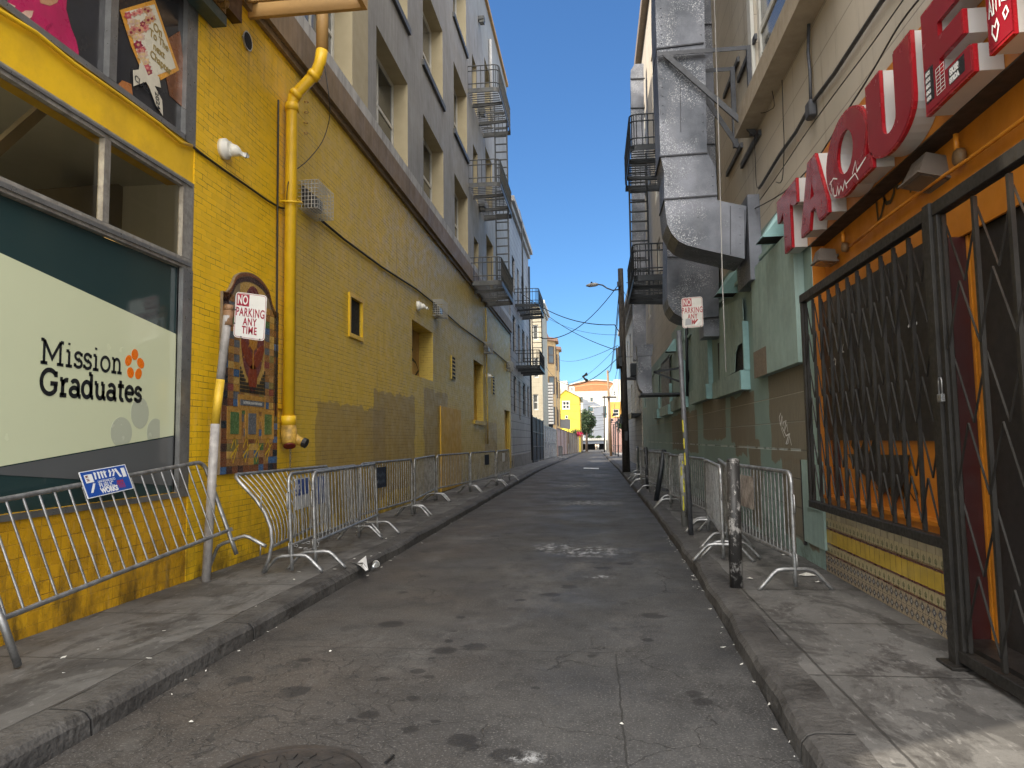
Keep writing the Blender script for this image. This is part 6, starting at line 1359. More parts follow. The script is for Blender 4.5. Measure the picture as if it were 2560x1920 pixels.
# right wall conduits and wires
cable('wall_conduit', 'grey conduit climbing diagonally across the beige siding', [pr(x, y, .04) for x, y in ((2300, -110), (2206, 0), (2085, 185), (2027, 262), (1990, 330), (1950, 385), (1905, 460), (1898, 470))], .022, M_ang)
cable('wall_conduit', 'grey vertical conduit from window sill to junction on beige siding', [pr(x, y, .05) for x, y in ((2022, 60), (2020, 130), (2025, 180), (2027, 262))], .018, M_ang)
c = pr(2027, 268, .05); t = thing('junction_box', 'grey junction box where two conduits meet on beige siding', 'junction box', c); m = MB(); m.box(c.x-.04, c.y-.08, c.z-.12, c.x+.04, c.y+.08, c.z+.06); m.build('box', M_ang, t, bevel=.015)
wl_ = [('thin wire slanting over the beige siding above the letters', [(2330, -40), (2250, 60), (2180, 180), (2110, 290), (2040, 400), (1960, 480), (1870, 530)], .008),
       ('second thin wire slanting over the beige siding', [(2300, -60), (2180, 110), (2090, 230), (2010, 340), (1950, 430), (1900, 500)], .006),
       ('drooping thin wire loop below the large window sill', [(1905, 130), (1935, 250), (1925, 275), (1900, 282), (1885, 265)], .005),
       ('straight hanging wire left of the large window sill', [(1885, 330), (1888, 400), (1890, 450), (1893, 470)], .005),
       ('hanging wire near the grey conduit', [(1955, 200), (1958, 300), (1960, 370), (1955, 450), (1940, 455)], .006)]
for lb, p, r_ in wl_: cable('wall_wire', lb, smoothpts([pr(x, y, .07) for x, y in p]), r_, M_cable, 'wire', 5)
cable('hanging_wire', 'long pale wire hanging in front of the ducts from the roof', [pd(1784, -300, DY-.3), pd(1786, 0, DY-.3), pd(1798, 380, DY-.3), pd(1806, 700, DY-.3), pd(1815, 930, DY-.3)], .008, M_strip, 'wire', 5)
cable('standpipe', 'black vertical pipe behind the second duct', [(XR-.12, 14.9, 4.6), (XR-.12, 14.9, 17.5)], .10, M_dark, 'pipe', 10)
cable('wall_conduit', 'bundle of dark conduits beside the grey sign post', [pr(x, y, .06) for x, y in ((1716, 790), (1718, 990))], .04, M_fed)
m = MB(); c = pr(1721, 940); m.lathe(c, (-1, 0, 0), [(0, .17), (.02, .17), (.02, 0)], 18); o = m.build('round_vent', M_dark, xf=lambda v: v-c); o.location = c; tag(o, 'round black vent opening on the mint wall', 'vent')
# right fire escape
fire_escape('two level dark fire escape on right, between big duct and sky', PRd, 19.0, 22.2, 1.25, [5.75, 9.35], M_fed)
m = MB(); a = pd(1571, 772, 19); o = cable('iron_hook_arm', 'small bent iron arm sticking out beside the right fire escape', [pd(1597, 683, 20), pd(1577, 683, 20), pd(1575, 706, 20), pd(1566, 707, 20)], .012, M_fed, 'bracket')
# graffiti tag on the brown patch
m = MB(); P_ = lambda x, y, t: PRd(x, y, .004+t)
def sq(l, w=.018): m.ribbon([(lambda p: (p.y, p.z))(pr(1600+x/4.148, 800+y/4.148)) for x, y in l], w, P_)
sq([(1465, 965), (1450, 1010), (1460, 1090), (1480, 1000), (1490, 1100), (1495, 1060), (1520, 1040), (1500, 1160), (1530, 1080), (1540, 1160)]); sq([(1480, 1110), (1520, 1200), (1560, 1180), (1540, 1280), (1520, 1290), (1550, 1180), (1577, 1300)]); sq([(1475, 985), (1470, 1120), (1505, 1220)], .012)
o = m.build('graffiti', M_mk, RB)
m = MB(); P_ = lambda x, y, t: PRd(x, y, RC+.058+t)
def sq2(l, w=.014): m.ribbon([(lambda p: (p.y, p.z))(pr(1950+x/2.766, 500+y/2.766, RC+.058)) for x, y in l], w, P_)
sq2([(888, 880), (905, 840), (915, 870), (935, 935), (925, 900)], .02); sq2([(928, 850), (932, 858)], .02); sq2([(945, 852), (952, 850)], .02); sq2([(440, 995), (432, 1040), (445, 1050), (420, 1050), (418, 1100)], .010); sq2([(380, 1090), (372, 1120), (384, 1140), (388, 1105), (378, 1092)], .010); sq2([(345, 1165), (358, 1160), (362, 1140)], .01)
m.build('graffiti', M_mk, RB)
# ------------------------------------------------------------------ farther buildings
def mat_clap(name, c1, c2, step=.22, dark=.6):
    n = NT(name); col = n.mix(n.map(n.noise(.8, detail=6), .35, .65), c1+(1,), c2+(1,)); fz = n.math('FRACT', n.math('DIVIDE', n.z, step)); ln = n.map(fz, .10, .03)
    col = n.mix(n.math('MULTIPLY', ln, dark), col, tuple(Vector(c1)*.12)+(1,))
    col = n.mix(n.map(n.noise(1.4, n.comb(n.math('MULTIPLY', n.x, 5), n.math('MULTIPLY', n.y, 5), n.math('MULTIPLY', n.z, .5)), detail=6), .52, .75, 0, .35), col, tuple(Vector(c1)*.4)+(1,))
    n.bump(n.math('ADD', fz, n.math('MULTIPLY', n.noise(12), .2)), .7, .03); return n.set(col, .6, 0, .35)
M_clw = mat_clap('white_grey_clapboard', (.34, .34, .35), (.26, .26, .28), .42, .85); M_clt = mat_clap('tan_clapboard', (.55, .38, .19), (.46, .31, .15), .35, .3)
M_clb = mat_clap('beige_clapboard', (.48, .42, .31), (.40, .35, .26), .35, .25); M_clr = mat_clap('white_clapboard', (.50, .47, .40), (.42, .39, .34), .28, .6)
M_yh = paint('lemon_yellow_stucco', (.72, .55, .05), .7, .12, .5, .1, dirt=(.5, .35, .04), damt=.25); M_or4 = mat_clap('orange_clapboard', (.62, .34, .08), (.55, .30, .07), .3, .25)
M_pink = mat_clap('pink_clapboard', (.45, .28, .24), (.40, .24, .20), .3, .3); M_wst = paint('white_stucco', (.50, .47, .41), .7, .08, .2, .05); M_gtone = paint('shadow_and_spandrel_grey', (.17, .185, .215), .7, .08, .2, .05)
M_bar = mat_brick('orange_brick', (.42, .17, .06), (.34, .13, .05), (.3, .2, .12), .3, .8); M_trimd = paint('dark_brown_trim', (.11, .07, .045), .6); M_roofg = flat('roof_felt', (.12, .12, .12), .9)
def PFd(Y): return lambda u, v, d: Vector((u, Y-d, v))      # faces the camera
def side_building(label, xf, y0, y1, z1, depth, mat, trim, wins, left=True, name='apartment_building', front_wins=(), z0=None, cor=.3):
    """row building along the street; wins = (y0, y1, z0, z1) on the street face"""
    s = -1 if left else 1; P = (lambda u, v, d: Vector((xf-s*d, u, v)))
    zb = zg(y1)-.3 if z0 is None else z0
    t = thing(name, label, 'building', (xf, y0, zg(y0))); m = MB(); facade(m, P, y0, y1, zb, z1, [(*w, .16) for w in wins], mw=0, mj=0)
    F = PFd(y0); xa, xb = sorted((xf+s*.0, xf+s*depth)); facade(m, F, xa, xb, zb, z1, [(*w, .16) for w in front_wins], mw=0, mj=0)
    m.poly([(xa, y1, zb), (xb, y1, zb), (xb, y1, z1), (xa, y1, z1)]); m.poly([(xf+s*depth, y0, zb), (xf+s*depth, y1, zb), (xf+s*depth, y1, z1), (xf+s*depth, y0, z1)]); m.build('wall', mat, t)
    m = MB(); m.box(xa+.05, y0+.05, z1-.3, xb-.05, y1-.05, z1-.1); m.build('roof', M_roofg, t)
    if cor: m = MB(); a, b = sorted((xf-s*cor, xf+s*.12)); m.box(a, y0-cor*.6, z1, b, y1+.1, z1+.28); a2, b2 = sorted((xf-s*cor*.5, xf-s*.002)); m.box(a2, y0-cor*.3, z1-.3, b2, y1, z1-.002); m.build('cornice', trim, t)
    for w in wins: window(t, P, w[0]+.003, w[1]-.003, w[2]+.003, w[3]-.003, -.08, trim, M_gl, .09, (.5,), ())
    for w in front_wins: window(t, F, w[0]+.003, w[1]-.003, w[2]+.003, w[3]-.003, -.08, trim, M_gl2, .08, (.5,), ())
    return t
z2 = pX(1272, 507, XL).z
B2 = side_building('grey clapboard row building just past the yellow wall, with black framed windows', XL+.03, 36.62, 47.6, z2, 8, M_clw, M_strip,
    [(37.6, 38.9, zz, zz+2.0) for zz in (3.0, 6.3, 9.6)]+[(40.2, 41.2, zz-.1, zz+2.1) for zz in (2.8, 6.1, 9.4)]+[(42.6, 44.2, zz, zz+2) for zz in (3.0, 6.3, 9.6)]+[(45.4, 46.6, zz, zz+2) for zz in (3.0, 6.3, 9.6)])
for ch in B2.children:
    if ch.name.startswith('window'): ch.data.materials[0] = M_black
M_stone = paint('rough_base_concrete', (.20, .19, .18), .8, .3, 2, .4)
m = MB(); m.box(XL+.0, 36.62, 0, XL+.10, 47.6, .75); m.build('stone_base', M_stone, B2)
fire_escape('dark iron fire escape on the grey clapboard building', PLd, 38.9, 42.9, 1.35, [5.5, 8.95], M_fed)
cable('roof_ladder', 'tall gooseneck roof ladder rail on the grey clapboard building', [PLd(40.3, 9, .35), PLd(40.3, 14.2, .35), PLd(40.3, 14.9, .2), PLd(40.3, 14.95, -.3)], .05, M_fe, 'ladder', 6)
cable('downpipe', 'dark downpipe on near corner of the grey clapboard building', [PLd(46.9, .2, .14), PLd(46.9, z2-1, .14)], .06, M_fed, 'pipe', 8)
# tall metal gates and fences, left
def slatfence(label, x0, y0, x1, y1, z1, mat, n=8, rails=3, name='metal_fence', solid=None, bw=.04):
    a = Vector((x0, y0, zg(y0)+.1)); b = Vector((x1, y1, zg(y1)+.1)); t = thing(name, label, 'fence', a); d = b-a; m = MB()
    if solid:
        m.prism([a+Vector((0, 0, .05)), b+Vector((0, 0, .05)), b+Vector((0, 0, z1-.05)), a+Vector((0, 0, z1-.05))], Vector((d.y, -d.x, 0)).normalized()*-.03); m.build('board_panel', solid, t)
    else:
        k = int(d.length/.12)
        for i in range(k): p = a+d*(i/k); m.bar(p+Vector((0, 0, .05)), p+Vector((0, 0, z1)), .02, .02)
        m.build('bar_panel', mat, t)
    m = MB()
    for i in range(rails): z = .12+(z1-.2)*i/(rails-1); o = Vector((.03, 0, z)); m.bar(a+o, b+o, bw, bw*1.3)
    m.build('rail', mat, t)
    for i in range(n+1): m = MB(); p = a+d*(i/n)+Vector((.035, 0, -.1)); m.bar(p, p+Vector((0, 0, z1+.12)), bw*1.6, bw*1.6); m.build('post', mat, t)
    return t
slatfence('tall black iron security fence after the grey clapboard building', XL+.1, 47.7, XL+.12, 57.5, 3.2, M_fed, 3, 4, solid=flat('black_mesh', (.012, .014, .018), .7))
slatfence('tall pale grey metal gate run beyond the black fence', XL+.14, 57.6, -4.0, 75, 2.9, M_steel, 8, 3, solid=paint('grey_mesh_panel', (.24, .24, .25), .6, .3, 3))
slatfence('weathered pale pink board fence under the grey billboard', -3.95, 75.2, -3.55, 92, 3.1, M_trimd, 3, 2, 'board_fence', solid=paint('pink_grey_boards', (.36, .25, .22), .8, .5, 4))
slatfence('patchwork of grey and brown doors and boards before the bougainvillea', -3.52, 92.2, -2.75, 113, 3.0, M_trimd, 6, 2, 'board_fence', solid=paint('patchwork_boards', (.22, .18, .14), .8, .7, .8))
slatfence('pale ochre wall strip at the end of the left fences', -2.72, 113.2, -2.3, 140, 3.2, M_trimd, 3, 2, 'board_fence', solid=paint('ochre_wall_paint', (.42, .33, .18), .8, .3, 2))
# set back beige house and tan bay window building
ybh = 59.0; a = pY(1326, 760, ybh); b = pY(1353, 760, ybh); w1 = pY(1332, 812, ybh); w2 = pY(1346, 850, ybh); w3 = pY(1332, 986, ybh); w4 = pY(1346, 1025, ybh)
B3 = side_building('cream house set back behind the black fence', b.x, ybh, 66, a.z, 6, M_clb, M_wfr, [], front_wins=[(w1.x, w2.x, w2.z, w1.z), (w3.x, w4.x, w4.z, w3.z), (w1.x, w2.x, (w2.z+w3.z)/2-.9, (w2.z+w3.z)/2+.8)])
yb2 = 78.0; zt2 = pY(1370, 842, yb2).z; xa2 = pY(1352, 900, yb2).x; xb2 = pY(1376, 900, yb2).x
BB = thing('apartment_building', 'tan clapboard building with stacked angled bay windows and brown cornice', 'building', (xb2, yb2, zg(yb2)))
m = MB(); m.box(xa2-6, yb2, -1, xb2-.5, yb2+16, zt2); m.build('wall', M_clt, BB)
for i, yy in enumerate((yb2+.6, yb2+8.2)):
    x0 = xb2-.5; pr_ = .95; pts = [(x0+.001, yy), (x0+pr_, yy+1.1), (x0+pr_, yy+3.4), (x0+.001, yy+4.6)]
    m = MB(); m.prism([(x, y, 2.2) for x, y in pts], (0, 0, zt2-2.5)); m.build('bay', M_clt, BB)
    q = [(x0, yy-.3), (x0+pr_+.3, yy+.95), (x0+pr_+.3, yy+3.6), (x0, yy+4.9)]; m = MB(); m.prism([(x, y, zt2-.3) for x, y in q], (0, 0, .35)); m.build('cornice', paint('pink_brown_cornice', (.36, .20, .13), .6) if i == 0 else bpy.data.materials['pink_brown_cornice'], BB)
    A0 = Vector((pts[0][0], pts[0][1], 0)); A1 = Vector((pts[1][0], pts[1][1], 0)); ex = (A1-A0).normalized(); L = (A1-A0).length; nn = Vector((ex.y, -ex.x, 0))
    P = lambda u, v, d, A0=A0, ex=ex, nn=nn: A0+ex*u+Vector((0, 0, v))+nn*d
    Q0 = Vector((pts[1][0], pts[1][1], 0)); P2_ = lambda u, v, d, Q0=Q0: Q0+Vector((d, u, v))
    for zc in (3.2, 6.6, 10.0):
        if zc+2 > zt2: continue
        window(BB, P, L*.2, L*.85, zc, zc+2.0, .06, M_trimd, M_gl2, .10, (.5,)); window(BB, P2_, .5, 1.8, zc, zc+2.0, .06, M_trimd, M_gl, .10, (.5,))
m = MB(); m.box(xa2-6, yb2-.25, zt2+.001, xb2-.3, yb2+16, zt2+.4); m.build('roof_cornice', bpy.data.materials['pink_brown_cornice'], BB)
wa = pY(1357, 955, yb2-6); wb = pY(1369, 1060, yb2-6)
t = thing('louvre_tower', 'narrow pale louvred stair screen in front of the tan bay building', 'screen', (wa.x, yb2-6, 0)); m = MB()
for i in range(14): z = wb.z+(wa.z-wb.z)*i/14; m.box(wa.x, yb2-6, z, wb.x+.6, yb2-5.2, z+.22)
m.build('slats', M_strip, t); m = MB(); m.box(wa.x+.05, yb2-5.1, 0, wb.x+.5, yb2-4.9, wa.z); m.build('backing', M_gl, t)
# yellow gabled house
yh = 122; hl = pY(1394, 1000, yh).x; hr = pY(1448, 1000, yh).x; he = pY(1447, 991, yh).z; hp = pY(1414, 975, yh); zg_ = zg(yh)
YH = thing('gabled_house', 'lemon yellow gabled house with white double window facing the alley', 'house', ((hl+hr)/2, yh, zg_))
w1 = pY(1405, 1002, yh); w2 = pY(1425, 1024, yh); w3 = pY(1413, 1039, yh); w4 = pY(1420, 1047, yh)
m = MB(); facade(m, PFd(yh), hl, hr, zg_-.5, he, [(w1.x, w2.x, w2.z, w1.z, .1), (w3.x, w4.x, w4.z, w3.z, .1)], mw=0, mj=0)
el = pY(1396, 989, yh).z; m.poly([(hl, yh, he), (hr, yh, he), (hp.x, yh, hp.z)]); m.poly([(hr, yh, zg_-.5), (hr, yh+14, zg_-.5), (hr, yh+14, he), (hr, yh, he)]); m.poly([(hl, yh, zg_-.5), (hl, yh+14, zg_-.5), (hl, yh+14, he), (hl, yh, he)]); m.build('wall', M_yh, YH)
m = MB()
for (x0, x1) in ((hl-.3, hp.x), (hr+.25, hp.x)):
    zz = he-.25*(1 if x0 < hp.x else 1); m.prism([(x0, yh-.25, zz), (x1, yh-.25, hp.z), (x1, yh-.25, hp.z+.14), (x0, yh-.25, zz+.14)], (0, 14.5, 0))
m.build('roof', paint('pale_roof', (.36, .33, .26), .8), YH)
window(YH, PFd(yh), w1.x, w2.x, w2.z, w1.z, .05, M_wst, M_gl, .22, (.5,), (.5,)); window(YH, PFd(yh), w3.x, w4.x, w4.z, w3.z, .05, M_wst, M_gl, .1, ())
# grey billboard
yb_ = 88; q = [pY(x, y, yb_) for x, y in ((1396, 1048), (1426, 1048), (1426, 1073), (1414, 1072), (1396, 1068))]
t = thing('billboard', 'blank grey board sticking up above the left fences', 'billboard', q[0]); m = MB(); m.prism(q, (0, .12, 0)); m.build('board', paint('mid_grey_board', (.20, .20, .205), .8, .08), t)
m = MB(); m.bar(q[0]+Vector((.4, .2, -3)), q[0]+Vector((.4, .2, .0)), .1, .1); m.bar(q[1]+Vector((-.3, .2, -3)), q[1]+Vector((-.3, .2, 0)), .1, .1); m.build('post', M_trimd, t)
# large white building at the end, cast shadow painted on in grey
ye = 206; z_ = lambda x, y, Y=ye: pY(x, y, Y)
GB = thing('apartment_building', 'large white block with painted-on grey shadow closing the view behind the parking garage', 'building', (0, ye, zg(ye)))
m = MB(); xl_, xr_ = z_(1430, 1000).x, z_(1560, 1000).x; zt_ = z_(1480, 978).z; wins = []
for (x0, y0, x1, y1) in ((1448, 992, 1457, 1007), (1476, 994, 1482, 1004), (1470, 1015, 1483, 1030), (1472, 1086, 1485, 1096), (1508, 1015, 1516, 1045)): a = z_(x0, y1); b = z_(x1, y0); wins.append((a.x, b.x, a.z, b.z, .25))
facade(m, PFd(ye), xl_, xr_, -2, zt_, wins, mw=0, mj=0); m.poly([(xl_, ye, -2), (xl_, ye+10, -2), (xl_, ye+10, zt_), (xl_, ye, zt_)]); m.poly([(xl_, ye, zt_), (xr_, ye, zt_), (xr_, ye+10, zt_), (xl_, ye+10, zt_)]); m.build('wall', M_wst, GB)
m = MB(); a = [z_(1457, 995), z_(1483, 1004), z_(1508, 1018)]; lw = z_(1448, 1100).z
gp = [z_(1448, 1007), z_(1457, 1008)]
for (x0, x1, y0_, y1_) in ((1457.2, 1469.8, 997, 1001), (1483.2, 1507.8, 1004, 1016), (1470, 1483, 1031, 1031)):
    p0, p1 = z_(x0, y0_), z_(x1, y1_); m.prism([(p0.x, ye-.02, lw), (p1.x, ye-.02, lw), (p1.x, ye-.02, p1.z), (p0.x, ye-.02, p0.z)], (0, -.05, 0))
p0, p1 = z_(1470, 1005), z_(1483, 1014); m.prism([(p0.x, ye-.02, p1.z), (p1.x, ye-.02, p1.z), (p1.x, ye-.02, p0.z), (p0.x, ye-.02, p0.z)], (0, -.05, 0)); m.build('painted_shadow', M_gtone, GB)  # sloping cast shadow of the houses, painted on as thin grey slabs
for w in wins: window(GB, PFd(ye), w[0], w[1], w[2], w[3], -.1, M_trimd, glassy('blue_green_glass', (.05, .10, .11)) if w is wins[0] else bpy.data.materials['blue_green_glass'], .12, ())
yq = 235; q = [pY(x, y, yq) for x, y in ((1419, 965), (1440, 958), (1460, 954), (1490, 951), (1515, 953), (1532, 957), (1540, 962), (1540, 985), (1419, 985))]
t = thing('brick_hall', 'orange brick hall with low curved roof above the white block', 'building', (0, yq, 0)); m = MB(); m.prism(q, (0, 6, 0)); m.build('brick_gable', M_bar, t)
m = MB(); 
for a, b in zip(q[:6], q[1:7]): m.prism([a+Vector((0, -.3, 0)), b+Vector((0, -.3, 0)), b+Vector((0, -.3, .35)), a+Vector((0, -.3, .35))], (0, 6.5, 0))
m.build('roof_edge', M_wst, t)
m = MB(); r1 = [pY(x, y, yq) for x, y in ((1436, 969), (1460, 964), (1490, 961.5), (1515, 963), (1530, 966))]
for a, b in zip(r1, r1[1:]): m.prism([a+Vector((0, -.06, 0)), b+Vector((0, -.06, 0)), b+Vector((0, -.06, .22)), a+Vector((0, -.06, .22))], (0, .05, 0))
m.build('pale_brick_course', paint('pale_brick', (.5, .3, .15), .8), t)
def blockb(label, x0, y0, x1, y1, Y, dep, mat, winpx=(), name='apartment_building', trim=None, gable=None):
    a = pY(x0, y1, Y); b = pY(x1, y0, Y); t = thing(name, label, 'building', (a.x, Y, zg(Y))); wins = [(pY(p, s_, Y).x, pY(r, s_, Y).x, pY(p, s_, Y).z, pY(p, q, Y).z, .12) for p, q, r, s_ in winpx]
    m = MB(); zb = -2.2; facade(m, PFd(Y), a.x, b.x, zb, b.z, wins, mw=0, mj=0)
    for x in (a.x, b.x): m.poly([(x, Y, zb), (x, Y+dep, zb), (x, Y+dep, b.z), (x, Y, b.z)])
    m.poly([(a.x, Y, b.z), (b.x, Y, b.z), (b.x, Y+dep, b.z), (a.x, Y+dep, b.z)])
    if gable: g_ = pY(gable[0], gable[1], Y); m.prism([(a.x, Y, b.z+.001), (b.x, Y, b.z+.001), g_], (0, dep, 0))
    m.build('wall', mat, t)
    for w in wins: window(t, PFd(Y), *w[:4], -.05, trim or M_wst, M_gl, .12, (.5,))
    return t
blockb('tall white block behind the yellow house, left of the curved brick roof', 1385, 952, 1418, 1050, 215, 12, M_wst)
blockb('pale grey gabled house just behind the yellow house', 1380, 985, 1412, 1050, 150, 8, M_clb, gable=(1400, 970))
blockb('small white dormer block with one window beside the brick roof', 1424, 966, 1436, 1000, 207.5, 4, M_wst, [(1427, 970, 1433, 978)])
blockb('white gabled house to the right of the far pole', 1526, 970, 1546, 1010, 170, 10, M_wst, [(1534, 978, 1539, 989)], gable=(1532, 962))
blockb('tall white block at the far right behind everything', 1538, 948, 1580, 1100, 215, 10, M_wst)
blockb('orange clapboard house with white window, right of the far pole', 1524, 1004, 1580, 1044, 128, 10, M_or4, [(1533, 1023, 1548, 1041)])
blockb('pink clapboard house low behind the lamp posts', 1524, 1044.5, 1560, 1120, 127, 8, M_pink)
# parking garage with open dark storey
yg_ = 196; a = pY(1451, 1096, yg_); b = pY(1512, 1096, yg_); GA = thing('parking_garage', 'low white parking garage with dark open level closing the street', 'garage', (a.x, yg_, zg(yg_)))
zt_ = a.z; z1_ = pY(1480, 1101, yg_).z; z2_ = pY(1480, 1109.5, yg_).z; zb_ = zg(yg_)-.2
m = MB(); m.box(a.x-8, yg_, z1_, b.x+8, yg_+8, zt_); m.build('white_parapet', M_wst, GA); m = MB(); m.box(a.x-8, yg_+.5, z2_, b.x+8, yg_+8, z1_-.005); m.build('grey_spandrel', M_gtone, GA)
m = MB(); m.box(a.x-8, yg_+5, zb_, b.x+8, yg_+5.3, z2_-.005); m.box(a.x-8, yg_+.6, zb_-.05, b.x+8, yg_+5, zb_+.21); m.build('dark_interior', M_dark, GA)
for x in (a.x-.2, b.x, a.x-7): m = MB(); m.box(x, yg_+.1, zb_, x+.35, yg_+.45, z1_-.01); m.build('pillar', M_wst, GA)
m = MB(); txtP(m, 'PARKING', .8, (a.x+2.4, yg_-.02, z1_+.12), (1, 0, 0), (0, 0, 1), (0, -1, 0), .01, 1, 'LEFT', .01); m.build('lettering', flat('grey_lettering', (.25, .25, .25)), GA)
mm = MB(); mm.box(-60, 188.5, zg(190)-.1, 60, 195.9, zg(190)+.03); tag(mm.build('cross_street', M_asphalt), kind='structure')
# right side beyond the corner building
xw = XR-.02
BR3 = side_building('white clapboard row house on the right with deep eaves and bare windows', xw, 36.0, 52, 9.0, 8, M_clr, M_strip, [(37+i*3.6, 38.2+i*3.6, zz, zz+1.9) for i in range(4) for zz in (3.0, 6.2)], left=False, cor=.5)
m = MB(); m.box(xw-.45, 36.5, 2.7, xw-.005, 42, 2.82); m.box(xw-.5, 36.4, 2.55, xw-.44, 42.1, 2.85); m.build('awning', M_fed, BR3)
side_building('narrow teal and grey building squeezed between right corner building and white row house', XR+.02, RYE+.05, 35.9, 7.6, 6, M_mintp, M_strip, [(33.5, 34.6, 3, 4.8)], left=False, cor=.15)
side_building('dark low garage front further along the right side', 2.7, 52.2, 62, 4.2, 6, M_clw, M_trimd, [], left=False, cor=.1)
slatfence('dark picket fence on the far right pavement', 2.75, 62.2, 4.0, 95, 2.5, M_fed, 6, 2, solid=flat('dark_board', (.02, .02, .024), .7))
t = thing('air_conditioner', 'dark air conditioner box fixed to the white clapboard house', 'air conditioner', (xw, 36.6, 6.2)); c = pY(1592, 925, 36.6); m = MB(); m.box(c.x-.35, 36.0, c.z-.35, c.x+.75, 36.9, c.z+.3); m.build('casing', M_fed, t, bevel=.03); m = MB(); m.box(c.x-.6, 36.0, c.z-.5, XR, 36.9, c.z-.42); m.build('shelf', M_fed, t)
# ------------------------------------------------------------------ trees and flowers
def leafmat(name, a, b):
    n = NT(name); at = n.voro(3.3, out='Color'); se = n.t.nodes.new('ShaderNodeSeparateColor'); n.t.links.new(at, se.inputs[0]); return n.set(n.mix(se.outputs[0], a+(1,), b+(1,)), .6, 0, .3)
def crown(m, c, rx, ry, rz, n, s, sd, mi=0):
    r = random.Random(sd); cl = [(Vector((r.gauss(0, 1), r.gauss(0, 1), r.gauss(0, 1))).normalized()*r.uniform(.1, .62), r.uniform(.3, .5)) for _ in range(22)]
    for _ in range(n):
        q, k = r.choice(cl); p = q+Vector((r.gauss(0, 1), r.gauss(0, 1), r.gauss(0, 1))).normalized()*k*r.random()**.4
        p = Vector((c[0]+p.x*rx, c[1]+p.y*ry, c[2]+p.z*rz)); a = Vector((r.uniform(-1, 1), r.uniform(-1, 1), r.uniform(-1, 1))).normalized(); b = a.cross(Vector((r.uniform(-1, 1), r.uniform(-1, 1), r.uniform(-1, 1)))).normalized(); w = s*r.uniform(.6, 1.3)
        m.poly([p-a*w, p-b*w*.5, p+a*w, p+b*w*.5], mi)
M_leaf = leafmat('dark_green_leaves', (.022, .045, .020), (.045, .075, .03)); M_bark = paint('bark', (.10, .07, .05), .9, .4, 8, .5)
yt = 150; c = pY(1465, 1056, yt); t = thing('tree', 'dense dark green tree between yellow house and large white block', 'tree', (c.x, yt, zg(yt)))
m = MB(); crown(m, c, 2.6, 2.4, 4.0, 8000, .2, 4); m.build('crown', M_leaf, t)
m = MB(); m.tube([(c.x, yt, zg(yt)), (c.x+.1, yt, c.z-2), (c.x-.2, yt, c.z+1)], [.28, .22, .1], 8); m.tube([(c.x+.1, yt, c.z-2), (c.x+1.3, yt+.3, c.z)], [.14, .06], 6); m.tube([(c.x, yt, c.z-2.2), (c.x-1.2, yt-.3, c.z-.3)], [.14, .06], 6); m.build('trunk', M_bark, t, smooth=True)
yv = 112; c = pY(1447, 1085, yv); t = thing('flowering_bush', 'bougainvillea with magenta flowers spilling over end of the left fences', 'bush', (c.x, yv, zg(yv)))
m = MB(); crown(m, c, .8, 1.2, .8, 900, .09, 8, 0); m.build('flowers', paint('magenta_petals', (.50, .02, .08), .6, .5, 6), t); m = MB(); crown(m, c+Vector((-.6, 0, .3)), 1.3, 1.2, 1.1, 900, .09, 9); m.build('leaves', M_leaf, t); m = MB(); m.tube([(c.x-1, yv, zg(yv)), (c.x-.6, yv, c.z)], .06, 6); m.build('stem', M_bark, t)
for i, (x, y, lb) in enumerate(((1555, 1065, 'dark shrub behind the lamp posts on the right'), (1478, 1093, 'clipped low bush on the garage parapet, left'), (1497, 1093, 'clipped low bush on the garage parapet, right'))):
    Y = (100, 199, 199)[i]; c = pY(x, y, Y); t = thing('bush', lb, 'bush', (c.x, Y, zt_ if i else zg(Y))); m = MB(); crown(m, c, *((1.0, 1, 1.6) if i == 0 else (1.1, .8, .6)), 700, .12 if i == 0 else .2, 20+i); m.build('leaves', M_leaf, t); m = MB(); m.tube([(c.x, Y, (zt_ if i else zg(Y))), (c.x, Y, c.z)], .05, 5); m.build('stem', M_bark, t)
# ------------------------------------------------------------------ utility poles, lamps, wires
M_pole = paint('weathered_pole_wood', (.030, .026, .024), .85, .5, 4, .5, dirt=(.14, .11, .08), damt=.5, streak=True); M_pole2 = paint('pale_brown_pole_wood', (.22, .14, .08), .85, .4, 3, .4)  # far pole uses a paler brown wood
py_ = 30.6; pb = pZ(1567, 1181); pt = pY(1551, 672, py_); UP = thing('utility_pole', 'tall dark wooden utility pole with street lamp arm, on right pavement', 'utility pole', (pb.x, py_, .13))
m = MB(); m.tube([(pb.x, py_, .1), (pt.x, py_, pt.z)], [.17, .115], 14); m.build('pole', M_pole, UP, smooth=True)
def on(x, y): return pY(x, y, py_)
m = MB(); 
for (x, y, s_) in ((1549, 880, .22), (1551, 905, .2), (1546, 712, .1), (1552, 1050, .16), (1565, 1090, .2)): c = on(x, y); m.box(c.x-.06, py_-.2, c.z-s_, c.x+.06, py_-.08, c.z+s_)
m.build('equipment_box', M_fed, UP)
m = MB(); c = on(1545, 893); m.tube([c+Vector((0, 0, -.5)), c+Vector((0, 0, .4))], .09, 10); m.build('conduit_riser', M_fe, UP, smooth=True)
m = MB(); m.tube([on(x, y)+Vector((0, -.1, 0)) for x, y in ((1546, 725), (1532, 727), (1518, 722), (1506, 714), (1494, 712))], .03, 8); m.build('lamp_arm', M_fe, UP, smooth=True)
m = MB(); a = on(1495, 712.5); b = on(1465, 715.5); m.tube([a+Vector((0, -.1, .0)), a.lerp(b, .25)+Vector((0, -.1, .01)), a.lerp(b, .7)+Vector((0, -.1, 0)), b+Vector((0, -.1, 0))], [.05, .09, .085, .03], 12); m.build('lamp_head', M_strip, UP, smooth=True)
